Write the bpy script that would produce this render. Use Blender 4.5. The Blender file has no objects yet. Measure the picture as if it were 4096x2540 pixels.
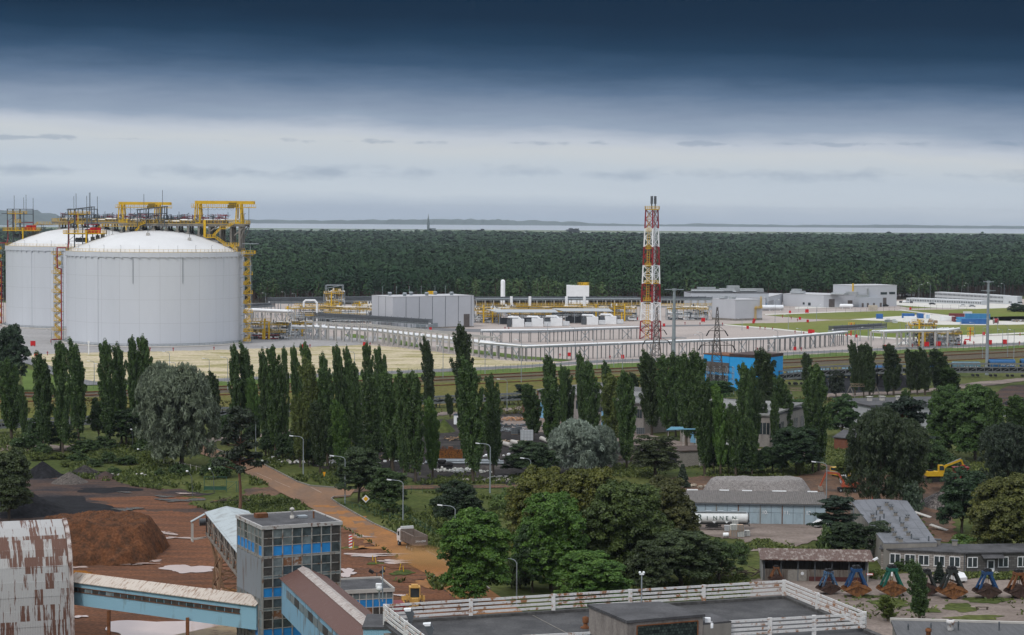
import bpy,math,random
import numpy as np
from mathutils import Vector,Matrix
R_=math.radians
random.seed(7); RNG=np.random.default_rng(7)
SC=bpy.context.scene
COL=SC.collection
# camera
FPX=1970.0; CAMZ=60.0
PITCH=math.atan(101.5/FPX); ROLL=R_(0.4)
CF=Vector((0,math.cos(PITCH),-math.sin(PITCH)))
_u0=Vector((0,math.sin(PITCH),math.cos(PITCH))); _r0=Vector((1,0,0))
CR=_r0*math.cos(ROLL)+_u0*math.sin(ROLL)
CU=_u0*math.cos(ROLL)-_r0*math.sin(ROLL)
cam_data=bpy.data.cameras.new('camera'); cam=bpy.data.objects.new('camera',cam_data); COL.objects.link(cam)
cam_data.sensor_width=36; cam_data.lens=36*FPX/1024; cam_data.clip_start=1; cam_data.clip_end=60000
M=Matrix.Identity(4)
for i in range(3):
 M[i][0]=CR[i]; M[i][1]=CU[i]; M[i][2]=-CF[i]
M[2][3]=CAMZ
cam.matrix_world=M
SC.camera=cam
# light and sky
SC.view_settings.view_transform='Standard'; SC.view_settings.look='None'
SC.view_settings.exposure=0.0; SC.view_settings.gamma=1.0
SUN_EL,SUN_AZ=48,215
sd=bpy.data.lights.new('sun','SUN'); sd.energy=1.5; sd.angle=R_(11); sd.color=(1.0,0.96,0.9)
sun=bpy.data.objects.new('sun',sd); COL.objects.link(sun)
_sdir=Vector((math.sin(R_(SUN_AZ))*math.cos(R_(SUN_EL)),math.cos(R_(SUN_AZ))*math.cos(R_(SUN_EL)),math.sin(R_(SUN_EL))))
sun.rotation_euler=_sdir.to_track_quat('Z','Y').to_euler()
W=bpy.data.worlds.new('World'); SC.world=W; W.use_nodes=True
nt=W.node_tree; nt.nodes.clear(); N=nt.nodes; L=nt.links
def _n(t,**k):
 n=N.new(t)
 for a,b in k.items():setattr(n,a,b)
 return n
def _m(op,a,b=None,clamp=False):
 n=_n('ShaderNodeMath',operation=op,use_clamp=clamp)
 for i,x in enumerate((a,b)):
  if x is None:continue
  if isinstance(x,(int,float)):n.inputs[i].default_value=x
  else:L.new(x,n.inputs[i])
 return n.outputs[0]
tc=_n('ShaderNodeTexCoord')
sep=_n('ShaderNodeSeparateXYZ'); L.new(tc.outputs['Generated'],sep.inputs[0])
sx_,sz_=sep.outputs[0],sep.outputs[2]
def wnoise(scale,detail,rough,loc=(0,0,0)):
 mp=_n('ShaderNodeMapping'); mp.inputs['Scale'].default_value=scale; mp.inputs['Location'].default_value=loc
 L.new(tc.outputs['Generated'],mp.inputs[0])
 no=_n('ShaderNodeTexNoise'); no.inputs['Scale'].default_value=1; no.inputs['Detail'].default_value=detail
 no.inputs['Roughness'].default_value=rough; L.new(mp.outputs[0],no.inputs['Vector'])
 return no.outputs['Fac']
n_big=wnoise((8,2,42),6,0.6)
n_mid=wnoise((14,3,120),5,0.6,(3,1,2))
e=_m('ADD',sz_,_m('MULTIPLY',_m('SUBTRACT',n_big,0.5),0.015))
e=_m('ADD',e,_m('MULTIPLY',_m('SUBTRACT',n_mid,0.5),0.008))
e=_m('ADD',e,_m('MULTIPLY',sx_,0.028))
ramp=_n('ShaderNodeValToRGB'); L.new(_m('MULTIPLY',e,5.0),ramp.inputs[0])
def s2l(c):return tuple(((x/255+0.055)/1.055)**2.4 if x>10 else x/255/12.92 for x in c)
stops=[(-.02,(198,208,218)),(.010,(200,210,219)),(.022,(192,203,214)),(.028,(196,205,213)),(.034,(201,207,212)),(.039,(192,200,211)),(.046,(152,167,187)),(.055,(130,147,170)),(.064,(94,117,145)),(.074,(54,82,112)),(.086,(24,56,84)),(.10,(8,40,66)),(.125,(4,33,57)),(.15,(40,60,88)),]
els=ramp.color_ramp.elements
while len(els)>1:els.remove(els[-1])
els[0].position=0; els[0].color=(*s2l((176,190,206)),1)
for p,c in stops[1:]:
 q=els.new(p*5); q.color=(*s2l(c),1)
q=els.new(0.98); q.color=(.55,.60,.68,1)
hi=_n('ShaderNodeMix',data_type='RGBA')
up=_m('MULTIPLY',_m('SUBTRACT',sz_,0.15),2.2,True)
L.new(up,hi.inputs[0]); L.new(ramp.outputs[0],hi.inputs[6]); hi.inputs[7].default_value=(1.14,1.20,1.30,1)
def puffs(scale,loc,z0,hw,thr,gain):
 p=wnoise(scale,5,0.55,loc)
 band=_m('SUBTRACT',1,_m('MULTIPLY',_m('ABSOLUTE',_m('SUBTRACT',sz_,z0)),1/hw),True)
 v=_m('MULTIPLY',_m('SUBTRACT',_m('MULTIPLY',p,band),thr),gain,True)
 return v
pf=_m('MAXIMUM',puffs((48,6,170),(2.1,5,1.3),0.037,0.0075,0.47,9.0),puffs((30,3,85),(7.3,1,4),0.0215,0.014,0.40,5.0))
m2=_n('ShaderNodeMix',data_type='RGBA'); L.new(_m('MULTIPLY',pf,0.42),m2.inputs[0]); L.new(hi.outputs[2],m2.inputs[6])
m2.inputs[7].default_value=(*s2l((126,146,170)),1)
sky=_n('ShaderNodeTexSky',sky_type='NISHITA'); sky.sun_disc=False
sky.sun_elevation=R_(SUN_EL); sky.sun_rotation=R_(SUN_AZ)
b1=_n('ShaderNodeBackground'); L.new(sky.outputs[0],b1.inputs[0]); b1.inputs[1].default_value=0.1
b2=_n('ShaderNodeBackground'); L.new(m2.outputs[2],b2.inputs[0]); b2.inputs[1].default_value=1.0
mx=_n('ShaderNodeMixShader'); mx.inputs[0].default_value=0.99; L.new(b1.outputs[0],mx.inputs[1]); L.new(b2.outputs[0],mx.inputs[2])
wo=_n('ShaderNodeOutputWorld'); L.new(mx.outputs[0],wo.inputs[0])
SC.cycles.max_bounces=5; SC.cycles.diffuse_bounces=2; SC.cycles.glossy_bounces=2; SC.cycles.transmission_bounces=2
SC.cycles.transparent_max_bounces=6; SC.cycles.volume_bounces=0
# photo rays -> places on the ground
def ray(sx,sy):
 return CF+CR*((sx/4-512)/FPX)+CU*((317.5-sy/4)/FPX)
def G(sx,sy,z=0.0):
 d=ray(sx,sy); t=(z-CAMZ)/d.z
 return Vector((d.x*t,d.y*t,z))
def P(sx,sy,Y):
 d=ray(sx,sy); t=Y/d.y
 return Vector((d.x*t,Y,CAMZ+d.z*t))
def ZT(base,sx,sy):return P(sx,sy,base.y).z
def mpp(Y):return Y/FPX/4
# mesh builder
class MB:
 def __init__(s):s.v=[]; s.f=[]; s.sm=[]
 def add(s,v,f,smooth=False):
  o=len(s.v); s.v+=[tuple(p)for p in v]
  for q in f:s.f.append(tuple(i+o for i in q)); s.sm.append(smooth)
  return s
 def box(s,x0,x1,y0,y1,z0,z1):
  return s.add([(x0,y0,z0),(x1,y0,z0),(x1,y1,z0),(x0,y1,z0),(x0,y0,z1),(x1,y0,z1),(x1,y1,z1),(x0,y1,z1)],[(3,2,1,0),(4,5,6,7),(0,1,5,4),(1,2,6,5),(2,3,7,6),(3,0,4,7)])
 def cbox(s,c,d,rz=0,tilt=None):
  m=Matrix.Rotation(rz,3,'Z')
  if tilt:m=m@Matrix.Rotation(tilt,3,'Y')
  p=[Vector(c)+m@Vector((a*d[0]/2,b*d[1]/2,e*d[2]/2))for e in(-1,1)for a,b in((-1,-1),(1,-1),(1,1),(-1,1))]
  return s.add(p,[(3,2,1,0),(4,5,6,7),(0,1,5,4),(1,2,6,5),(2,3,7,6),(3,0,4,7)])
 def bar(s,p,q,w,h=None):
  p=Vector(p); q=Vector(q); h=h or w; d=(q-p)
  if d.length<1e-6:return s
  d.normalize(); up=Vector((0,0,1))if abs(d.z)<.95 else Vector((0,1,0))
  a=d.cross(up).normalized()*(w/2); b=a.normalized().cross(d).normalized()*(h/2)
  v=[p-a-b,p+a-b,p+a+b,p-a+b,q-a-b,q+a-b,q+a+b,q-a+b]
  return s.add(v,[(0,1,2,3),(7,6,5,4),(4,5,1,0),(5,6,2,1),(6,7,3,2),(7,4,0,3)])
 def tube(s,p,q,r,n=8,r2=None,cap=True):
  p=Vector(p); q=Vector(q); r2=r if r2 is None else r2; d=(q-p)
  if d.length<1e-6:return s
  d.normalize(); up=Vector((0,0,1))if abs(d.z)<.95 else Vector((0,1,0))
  a=d.cross(up).normalized(); b=a.cross(d).normalized()
  v=[]
  for c,rr in((p,r),(q,r2)):
   v+=[c+(a*math.cos(2*math.pi*i/n)+b*math.sin(2*math.pi*i/n))*rr for i in range(n)]
  s.add(v,[(i,i+n,(i+1)%n+n,(i+1)%n)for i in range(n)],True)
  if cap:
   s.add([v[i]for i in range(n)],[tuple(range(n))]); s.add([v[n+i]for i in range(n)],[tuple(reversed(range(n)))])
  return s
 def path(s,pts,r,n=8):
  for a,b in zip(pts[:-1],pts[1:]):
   a=Vector(a); b=Vector(b); e=(b-a).normalized()*r*.4
   s.tube(a-e,b+e,r,n)
  return s
 def lathe(s,prof,n=24,c=(0,0,0),smooth=True):
  v=[(c[0]+r*math.cos(2*math.pi*i/n),c[1]+r*math.sin(2*math.pi*i/n),c[2]+z)for r,z in prof for i in range(n)]
  f=[(k*n+i,k*n+(i+1)%n,(k+1)*n+(i+1)%n,(k+1)*n+i)for k in range(len(prof)-1)for i in range(n)]
  return s.add(v,f,smooth)
 def ext(s,poly,vec):
  n=len(poly); vec=Vector(vec); v=[Vector(p)for p in poly]+[Vector(p)+vec for p in poly]
  return s.add(v,[tuple(range(n)),tuple(reversed(range(n,2*n)))]+[(i,i+n,(i+1)%n+n,(i+1)%n)for i in range(n)])
 def quad(s,a,b,c,d):return s.add([a,b,c,d],[(0,1,2,3)])
 def poly(s,pts):return s.add(pts,[tuple(range(len(pts)))])
 def sph(s,c,r,n=8,m=6,sq=1.0):
  return s.lathe([(max(1e-3,r*math.sin(math.pi*k/m)),-r*sq*math.cos(math.pi*k/m))for k in range(m+1)],n,c)
 def rail(s,pts,h=1.1,sp=1.5,w=.06,mid=True):
  for a,b in zip(pts[:-1],pts[1:]):
   a=Vector(a); b=Vector(b); L_=(b-a).length; k=max(1,round(L_/sp)); up=Vector((0,0,1))
   s.bar(a+up*h,b+up*h,w)
   if mid:s.bar(a+up*h*.5,b+up*h*.5,w*.8)
   s.bar(a+up*.08,b+up*.08,w*.6,.16)
   for i in range(k+1):
    q=a.lerp(b,i/k); s.bar(q,q+up*h,w)
  return s
 def build(s,name,mat,parent=None,loc=None,world=False):
  me=bpy.data.meshes.new(name); off=Vector((0,0,0))
  if world and parent is not None:off=parent.location
  me.from_pydata([tuple(Vector(p)-off)for p in s.v]if off.length else s.v,[],s.f)
  me.polygons.foreach_set('use_smooth',s.sm); me.materials.append(mat); me.update()
  o=bpy.data.objects.new(name,me); COL.objects.link(o)
  if parent is not None:o.parent=parent
  if loc is not None:o.location=loc
  return o
def tag(o,label=None,cat=None,group=None,kind=None):
 for k,v in(('label',label),('category',cat),('group',group),('kind',kind)):
  if v:o[k]=v
 return o
def thing(name,label,cat,loc=(0,0,0),rz=0,group=None):
 o=bpy.data.objects.new(name,None); COL.objects.link(o); o.empty_display_size=.5
 o.location=loc; o.rotation_euler=(0,0,rz)
 return tag(o,label,cat,group)
def dup(root,loc,rz=None,label=None,scale=None,group=None):
 r=root.copy(); COL.objects.link(r); r.location=loc
 if rz is not None:r.rotation_euler=(0,0,rz)
 if scale:r.scale=scale if isinstance(scale,(tuple,list))else(scale,)*3
 if label:r['label']=label
 if group:r['group']=group
 def rec(a,b):
  for ch in KIDS(a):
   c=ch.copy(); COL.objects.link(c); c.parent=b; rec(ch,c)
 rec(root,r)
 return r
def KIDS(a):return list(a.children)
# materials
def mat(name,col,rough=.8,metal=0.0,var=.18,vs=.6,bump=0.0,col2=None,mix=(.45,.6),scale3=None,spec=.3,det=6,fine=None,objc=False):
 m=bpy.data.materials.new(name); m.use_nodes=True; t=m.node_tree; b=t.nodes['Principled BSDF']
 b.inputs['Roughness'].default_value=rough; b.inputs['Metallic'].default_value=metal; b.inputs['Specular IOR Level'].default_value=spec
 geo=t.nodes.new('ShaderNodeNewGeometry' if not objc else 'ShaderNodeTexCoord')
 vec=geo.outputs['Position']if not objc else geo.outputs['Object']
 if scale3:
  mp=t.nodes.new('ShaderNodeMapping'); mp.inputs['Scale'].default_value=scale3; t.links.new(vec,mp.inputs[0]); vec=mp.outputs[0]
 no=t.nodes.new('ShaderNodeTexNoise'); no.inputs['Scale'].default_value=vs; no.inputs['Detail'].default_value=det; no.inputs['Roughness'].default_value=.65
 t.links.new(vec,no.inputs['Vector'])
 r=t.nodes.new('ShaderNodeValToRGB'); t.links.new(no.outputs['Fac'],r.inputs[0])
 e=r.color_ramp.elements
 if col2 is None:
  e[0].position=.3; e[1].position=.7
  e[0].color=(*[c*(1-var)for c in col],1); e[1].color=(*[min(1,c*(1+var))for c in col],1)
 else:
  e[0].position=mix[0]; e[1].position=mix[1]; e[0].color=(*col,1); e[1].color=(*col2,1)
 out=r.outputs[0]
 if fine:
  n2=t.nodes.new('ShaderNodeTexNoise'); n2.inputs['Scale'].default_value=fine[0]; n2.inputs['Detail'].default_value=3
  t.links.new(geo.outputs['Position']if not objc else geo.outputs['Object'],n2.inputs['Vector'])
  hs=t.nodes.new('ShaderNodeMapRange'); hs.inputs[1].default_value=.3; hs.inputs[2].default_value=.7
  hs.inputs[3].default_value=1-fine[1]; hs.inputs[4].default_value=1+fine[1]; t.links.new(n2.outputs['Fac'],hs.inputs[0])
  mu=t.nodes.new('ShaderNodeVectorMath'); mu.operation='SCALE'; t.links.new(out,mu.inputs[0]); t.links.new(hs.outputs[0],mu.inputs['Scale']); out=mu.outputs[0]
 t.links.new(out,b.inputs['Base Color'])
 if bump:
  bp=t.nodes.new('ShaderNodeBump'); bp.inputs['Strength'].default_value=bump; bp.inputs['Distance'].default_value=.1
  t.links.new(no.outputs['Fac'],bp.inputs['Height']); t.links.new(bp.outputs[0],b.inputs['Normal'])
 return m
def corr(name,col,rust=(.10,.04,.02),pitch=.18,axis='X',amt=(.5,.62),sc3=(.9,.9,.25),vs=1.0,rough=.6,metal=0.0,depth=.03,panel=None,brick=None):
 """corrugated sheet in object space, ribs repeat along axis; patches of rust"""
 m=mat(name,col,rough,metal,col2=rust,mix=amt,scale3=sc3,vs=vs,objc=True)
 t=m.node_tree; b=t.nodes['Principled BSDF']; tc=t.nodes.new('ShaderNodeTexCoord')
 wv=t.nodes.new('ShaderNodeTexWave'); wv.wave_type='BANDS'; wv.bands_direction=axis; wv.inputs['Scale'].default_value=math.pi*2/(20*pitch)*1.0
 t.links.new(tc.outputs['Object'],wv.inputs['Vector'])
 bp=t.nodes.new('ShaderNodeBump'); bp.inputs['Strength'].default_value=1; bp.inputs['Distance'].default_value=depth
 t.links.new(wv.outputs['Fac'],bp.inputs['Height']); t.links.new(bp.outputs[0],b.inputs['Normal'])
 return m
def bricktex(m,c1,c2,mortar,scale=1.0,bw=.5,rh=.25,ms=.02,swap=True):
 t=m.node_tree; b=t.nodes['Principled BSDF']; tc=t.nodes.new('ShaderNodeTexCoord')
 mp=t.nodes.new('ShaderNodeMapping'); mp.inputs['Rotation'].default_value=(R_(90),0,0)if swap else(0,0,0)
 t.links.new(tc.outputs['Object'],mp.inputs[0])
 br=t.nodes.new('ShaderNodeTexBrick'); t.links.new(mp.outputs[0],br.inputs[0])
 for k,v in(('Scale',scale),('Brick Width',bw),('Row Height',rh),('Mortar Size',ms)):br.inputs[k].default_value=v
 for k,v in(('Color1',c1),('Color2',c2),('Mortar',mortar)):br.inputs[k].default_value=(*v,1)
 t.links.new(br.outputs[0],b.inputs['Base Color'])
 return m
MT={}
MT['white']=mat('white_paint',(.74,.75,.76),.5,var=.06,vs=.3)
MT['pipe']=mat('pipe_cladding',(.66,.68,.70),.35,.25,var=.08,vs=.5)
MT['yellow']=mat('yellow_paint',(.60,.37,.015),.55,var=.12)
MT['red']=mat('red_paint',(.50,.012,.015),.5,var=.1)
MT['darkred']=mat('dark_red_paint',(.25,.015,.02),.5,var=.1)
MT['steel']=mat('galvanised_steel',(.26,.29,.31),.5,.2,var=.15)
MT['dsteel']=mat('dark_steel',(.085,.095,.105),.6,.1,var=.2)
MT['conc']=mat('pale_concrete',(.42,.40,.37),.9,var=.12,vs=.4)
MT['dconc']=mat('weathered_concrete',(.20,.185,.165),.9,var=.3,vs=.5,scale3=(1,1,.3))
MT['black']=mat('black_rubber',(.015,.015,.016),.8)
MT['glass']=mat('dark_glass',(.03,.04,.045),.12,var=.3,spec=.5)
MT['rust']=mat('rusty_steel',(.14,.055,.022),.85,var=.5,vs=1.2,bump=.3)
MT['wood']=mat('bare_wood',(.33,.22,.13),.9,var=.3)
MT['bark']=mat('bark',(.075,.058,.042),.95,var=.35,vs=2.5,scale3=(1,1,.2))
MT['pinebark']=mat('pine_bark',(.16,.085,.055),.95,var=.35,vs=2.5,scale3=(1,1,.2))
MT['birchbark']=mat('birch_bark',(.55,.52,.48),.9,col2=(.05,.045,.04),mix=(.55,.62),vs=3)
MT['panel']=mat('grey_wall_panel',(.44,.45,.48),.55,.0,var=.05,vs=.1)
MT['panel2']=mat('blue_grey_wall_panel',(.40,.425,.46),.55,.0,var=.05,vs=.1)
MT['roofing']=mat('bitumen_roofing',(.062,.061,.064),.9,var=.45,vs=.35,fine=(5,.22),bump=.2)
MT['blue']=mat('blue_paint',(.03,.12,.33),.5,var=.15)
MT['lblue']=mat('light_blue_paint',(.17,.36,.52),.6,var=.12)
MT['doorbrown']=mat('brown_door',(.10,.085,.08),.6)
MT['green']=mat('green_fence_paint',(.03,.085,.055),.6)
MT['lampglass']=mat('lamp_glass',(.75,.77,.78),.3,var=.02)
MT['orange']=mat('orange_paint',(.50,.09,.015),.6)
# leaves
def leafmat(name,transl=.18):
 m=bpy.data.materials.new(name); m.use_nodes=True; t=m.node_tree; t.nodes.clear()
 oi=t.nodes.new('ShaderNodeObjectInfo'); at=t.nodes.new('ShaderNodeAttribute'); at.attribute_name='lv'
 hs=t.nodes.new('ShaderNodeHueSaturation'); t.links.new(oi.outputs['Color'],hs.inputs['Color'])
 mr=t.nodes.new('ShaderNodeMapRange'); mr.inputs[3].default_value=.45; mr.inputs[4].default_value=1.6; t.links.new(at.outputs['Fac'],mr.inputs[0]); t.links.new(mr.outputs[0],hs.inputs['Value'])
 mh=t.nodes.new('ShaderNodeMapRange'); mh.inputs[3].default_value=.515; mh.inputs[4].default_value=.478; t.links.new(at.outputs['Fac'],mh.inputs[0]); t.links.new(mh.outputs[0],hs.inputs['Hue'])
 d=t.nodes.new('ShaderNodeBsdfDiffuse'); tr=t.nodes.new('ShaderNodeBsdfTranslucent'); g=t.nodes.new('ShaderNodeBsdfGlossy'); g.inputs['Roughness'].default_value=.45
 t.links.new(hs.outputs[0],d.inputs[0]); t.links.new(hs.outputs[0],tr.inputs[0])
 a=t.nodes.new('ShaderNodeMixShader'); a.inputs[0].default_value=transl; t.links.new(d.outputs[0],a.inputs[1]); t.links.new(tr.outputs[0],a.inputs[2])
 c=t.nodes.new('ShaderNodeMixShader'); c.inputs[0].default_value=.025; t.links.new(a.outputs[0],c.inputs[1]); t.links.new(g.outputs[0],c.inputs[2])
 o=t.nodes.new('ShaderNodeOutputMaterial'); t.links.new(c.outputs[0],o.inputs[0])
 return m
LEAF=leafmat('leaves')
def unit(v):return v/np.maximum(1e-6,np.linalg.norm(v,axis=-1,keepdims=True))
def leafcloud(cen,rad,per,size,rng,asp=1.3,up=.35,jit=.55,droop=0.0,shell=.75,clampz=None):
 """cen (n,3), rad (n,3): leaves on the shells of n clumps -> verts (m,4,3) and per-leaf value"""
 n=len(cen); d=unit(rng.normal(size=(n,per,3)))
 d[...,2]=np.where(d[...,2]<-.35,-d[...,2]*.6,d[...,2])
 rr=shell+(1.05-shell)*rng.random((n,per,1))
 p=cen[:,None,:]+d*rad[:,None,:]*rr
 nor=unit(d+np.array([0,0,up])+rng.normal(size=d.shape)*jit).reshape(-1,3)
 p=p.reshape(-1,3); m=len(p)
 a=rng.normal(size=(m,3)); a[:,2]-=droop*4
 a=unit(a-nor*(a*nor).sum(1,keepdims=True)); b=np.cross(nor,a)
 s=(size*(.6+.8*rng.random((m,1))))/2
 q=np.stack([p-a*s*asp,p+b*s,p+a*s*asp,p-b*s],1)
 cl=np.repeat(rng.random(n),per)
 lv=np.clip(.5*cl+.5*rng.random(m),0,1)
 return q,lv
def quadmesh(name,Q,lv=None,mats=(LEAF,),mi=None):
 m=len(Q); me=bpy.data.meshes.new(name); me.vertices.add(m*4); me.vertices.foreach_set('co',np.ascontiguousarray(Q,dtype=np.float32).ravel())
 me.loops.add(m*4); me.loops.foreach_set('vertex_index',np.arange(m*4,dtype=np.int32))
 me.polygons.add(m); me.polygons.foreach_set('loop_start',np.arange(0,m*4,4,dtype=np.int32))
 for x in mats:me.materials.append(x)
 if mi is not None:me.polygons.foreach_set('material_index',mi.astype(np.int32))
 me.update(calc_edges=True)
 if lv is not None:
  a=me.attributes.new('lv','FLOAT','FACE'); a.data.foreach_set('value',lv.astype(np.float32))
 return me
# ground and water
def sheet(name,pts,m,z,kind='structure',g=True):
 if g:
  ph=(z*997)%6.28; k=0 if name in('road','pavement')else(.35 if 'gravel' in name or name=='lawn' else 1.0); P_=[]
  for(x0,y0),(x1,y1)in zip(pts,pts[1:]+pts[:1]):
   n=max(1,int(math.hypot(x1-x0,(y1-y0)*3)/12))if k else 1
   for i in range(n):
    x,y=x0+(x1-x0)*i/n,y0+(y1-y0)*i/n
    w=k*(1.6 if y<1600 else 5); P_.append(G(x+w*2*math.sin(y*.31+x*.05+ph),y+w*(math.sin(x*.043+ph)*.6+math.sin(x*.17+2*ph)*.35+math.sin(x*.5)*.25),z))
  mb=MB(); mb.poly(P_)
 else:mb=MB(); mb.poly(pts)
 o=mb.build(name,m); return tag(o,kind=kind)
GM={}
_mat=mat
def mat(*a,**k):
 k.setdefault('spec',.06); return _mat(*a,**k)
GM['grass']=mat('grass_ground',(.050,.066,.018),.95,vs=.035,col2=(.088,.095,.030),mix=(.4,.62),fine=(.9,.35),bump=.4)
GM['bank']=mat('bank_grass',(.095,.100,.022),.95,vs=.02,col2=(.125,.10,.035),mix=(.42,.62),fine=(.5,.3),scale3=(.3,1,1))
GM['lawn']=mat('lawn',(.115,.150,.030),.95,vs=.012,col2=(.16,.165,.048),mix=(.42,.6),fine=(.25,.10),scale3=(.3,1,1))
GM['verge']=mat('verge_grass',(.085,.125,.030),.95,vs=.03,var=.2,fine=(.4,.15))
GM['gravel']=mat('pink_gravel',(.345,.30,.275),.95,vs=.03,var=.08,fine=(.7,.10))
GM['pad']=mat('grey_gravel',(.29,.28,.275),.95,vs=.03,var=.14,fine=(.5,.12),scale3=(.3,1,1))
GM['sand']=mat('dry_field',(.44,.375,.26),.95,vs=.11,col2=(.23,.21,.085),mix=(.47,.62),fine=(.7,.25),scale3=(.35,1,1))
GM['asph']=mat('asphalt',(.16,.16,.165),.9,var=.12,vs=.1)
GM['concpave']=mat('pale_paving',(.52,.50,.46),.9,var=.06,vs=.05)
GM['rail']=mat('railway_ballast',(.085,.07,.05),.95,vs=.03,col2=(.105,.095,.04),mix=(.45,.6),fine=(1,.4),scale3=(.2,1,1))
GM['track']=mat('rusty_track',(.045,.030,.022),.9,var=.3)
GM['scrap']=mat('cinder_ground',(.030,.027,.026),.95,vs=.09,col2=(.075,.066,.058),mix=(.5,.68),fine=(1.5,.5))
GM['mud']=mat('red_mud',(.155,.068,.036),.9,vs=.30,col2=(.088,.046,.030),mix=(.40,.62),fine=(1.8,.32),scale3=(.22,1,1),bump=.5)
GM['dmud']=mat('brown_yard',(.075,.048,.037),.9,vs=.16,col2=(.033,.029,.031),mix=(.46,.6),fine=(1.5,.3),scale3=(.35,1,1),bump=.4)
GM['road']=mat('dusty_road',(.205,.122,.076),.9,vs=.12,col2=(.165,.108,.076),mix=(.45,.6),fine=(1.2,.12),scale3=(1,.3,1))
GM['ochre']=mat('ochre_road',(.29,.135,.050),.9,vs=.10,col2=(.21,.105,.048),mix=(.45,.65),fine=(1.5,.15))
GM['yard']=mat('yard_gravel',(.215,.175,.152),.95,vs=.12,col2=(.125,.10,.085),mix=(.42,.65),fine=(1.6,.2),scale3=(.5,1,1))
GM['dirt']=mat('brown_dirt',(.13,.078,.052),.95,vs=.1,col2=(.07,.052,.042),mix=(.45,.62),fine=(1.5,.3))
GM['coal']=mat('coal',(.016,.016,.018),.9,var=.4,vs=.4,fine=(2,.3),bump=.5)
GM['marsh']=mat('marsh',(.11,.15,.085),.95,vs=.0022,col2=(.17,.19,.12),mix=(.42,.6),scale3=(.25,1,1))
GM['water']=_mat('open_water',(.33,.37,.41),.3,var=.05,vs=.001,spec=.5)
GM['far_haze_tint']=mat('haze_paled_far_shore',(.11,.14,.14),.95,var=.2,vs=.003)  # distance haze put into the base colour: paler and greyer than real woodland
def puddlemat(name,col,rough=.06):
 return _mat(name,col,rough,var=.06,vs=.2,spec=.8)
GM['milk']=puddlemat('milky_puddle_water',(.50,.39,.35),.15)
GM['ochrew']=puddlemat('ochre_puddle_water',(.34,.13,.02),.12)
GM['wet']=puddlemat('grey_puddle_water',(.16,.15,.15),.08)
mb=MB(); mb.poly([(-9000,-400,-.06),(9000,-400,-.06),(9000,16000,-.06),(-9000,16000,-.06)])
tag(mb.build('ground',GM['grass']),kind='structure')
sheet('marsh',[(-9000,4700,.3),(9000,4700,.3),(9000,8900,.3),(-9000,8900,.3)],GM['marsh'],0,g=False)
sheet('water',[(-9000,8350,.6),(9000,8450,.6),(9000,15900,.6),(-9000,15900,.6)],GM['water'],0,g=False)
for k,(x,y,w,h)in enumerate([(2900,6000,620,260),(1900,5900,260,60),(300,7300,500,90),(-700,7700,420,80),(1500,7600,900,70),(2300,5300,350,60)]):
 mb=MB(); mb.poly([(x+w*math.cos(a)*(1+.3*math.sin(3*a+k)),y+h*math.sin(a)*(1+.3*math.cos(2*a+k)),.5)for a in[i*math.pi/12 for i in range(24)]])
 tag(mb.build('marsh_pool',GM['water']),kind='structure')
def farhill(name,x0,x1,y0,depth,h,seed,n=160,rag=.25):
 rg=np.random.default_rng(seed); mb=MB(); hs=[]
 v=1.0
 for i in range(n+1):
  v=v*.86+.14*(1+rag*rg.normal()*2); hs.append(h*max(.3,v)*(1+.12*rg.normal()))
 for i in range(n):
  xa=x0+(x1-x0)*i/n; xb=x0+(x1-x0)*(i+1)/n
  e0=min(1,i/6,(n-i)/6); e1=min(1,(i+1)/6,(n-i-1)/6)
  a,b=hs[i]*e0,hs[i+1]*e1
  mb.add([(xa,y0,0),(xb,y0,0),(xb,y0+depth*.1,b),(xa,y0+depth*.1,a),(xb,y0+depth,b*1.1),(xa,y0+depth,a*1.1)],[(0,1,2,3),(3,2,4,5)])
 return tag(mb.build(name,GM['far_haze_tint']),kind='structure')
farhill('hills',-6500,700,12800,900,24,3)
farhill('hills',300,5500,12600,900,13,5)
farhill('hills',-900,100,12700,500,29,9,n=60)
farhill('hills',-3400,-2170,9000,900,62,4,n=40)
mat=_mat
sheet('gravel_area',[(0,1210),(4096,1195),(4300,1380),(3400,1415),(2600,1450),(1600,1495),(900,1530),(380,1540),(0,1400),(-200,1330)],GM['gravel'],.02)
sheet('gravel_area',[(-200,1300),(250,1320),(1000,1340),(1560,1350),(1470,1376),(1350,1383),(1180,1390),(980,1400),(700,1408),(420,1412),(250,1428),(110,1432),(-200,1440)],GM['pad'],.06)
sheet('ground',[(106,1420),(260,1412),(450,1409),(700,1404),(980,1396),(1180,1390),(1350,1383),(1470,1379),(1600,1390),(1800,1415),(2000,1440),(2150,1447),(2260,1450),(2100,1462),(1800,1478),(1500,1490),(1100,1508),(800,1522),(640,1527),(420,1529),(300,1520),(200,1480)],GM['sand'],.10)
sheet('road',[(-60,1420),(60,1440),(160,1470),(240,1515),(330,1540),(640,1533),(800,1528),(1100,1514),(1500,1496),(1800,1484),(2100,1468),(2400,1450),(2700,1440),(3100,1420),(3600,1397),(4150,1376),(4150,1368),(3600,1389),(3100,1411),(2700,1430),(2380,1441),(2120,1459),(1800,1474),(1500,1486),(1100,1503),(800,1517),(640,1522),(380,1526),(280,1505),(200,1462),(90,1425)],GM['asph'],.14)
sheet('grass_verge',[(90,1470),(200,1500),(300,1545),(640,1536),(1100,1517),(1500,1499),(1800,1487),(2100,1471),(2700,1443),(3100,1423),(3600,1400),(4200,1378),(4200,1392),(3600,1418),(3100,1442),(2700,1462),(2100,1493),(1500,1520),(1100,1538),(640,1556),(300,1568),(90,1560)],GM['verge'],.10)
sheet('lawn',[(2890,1297),(3000,1293),(3150,1291),(3330,1281),(3500,1278),(4200,1262),(4300,1340),(3835,1340),(3600,1352),(3300,1334),(3100,1313)],GM['lawn'],.07)
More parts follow.
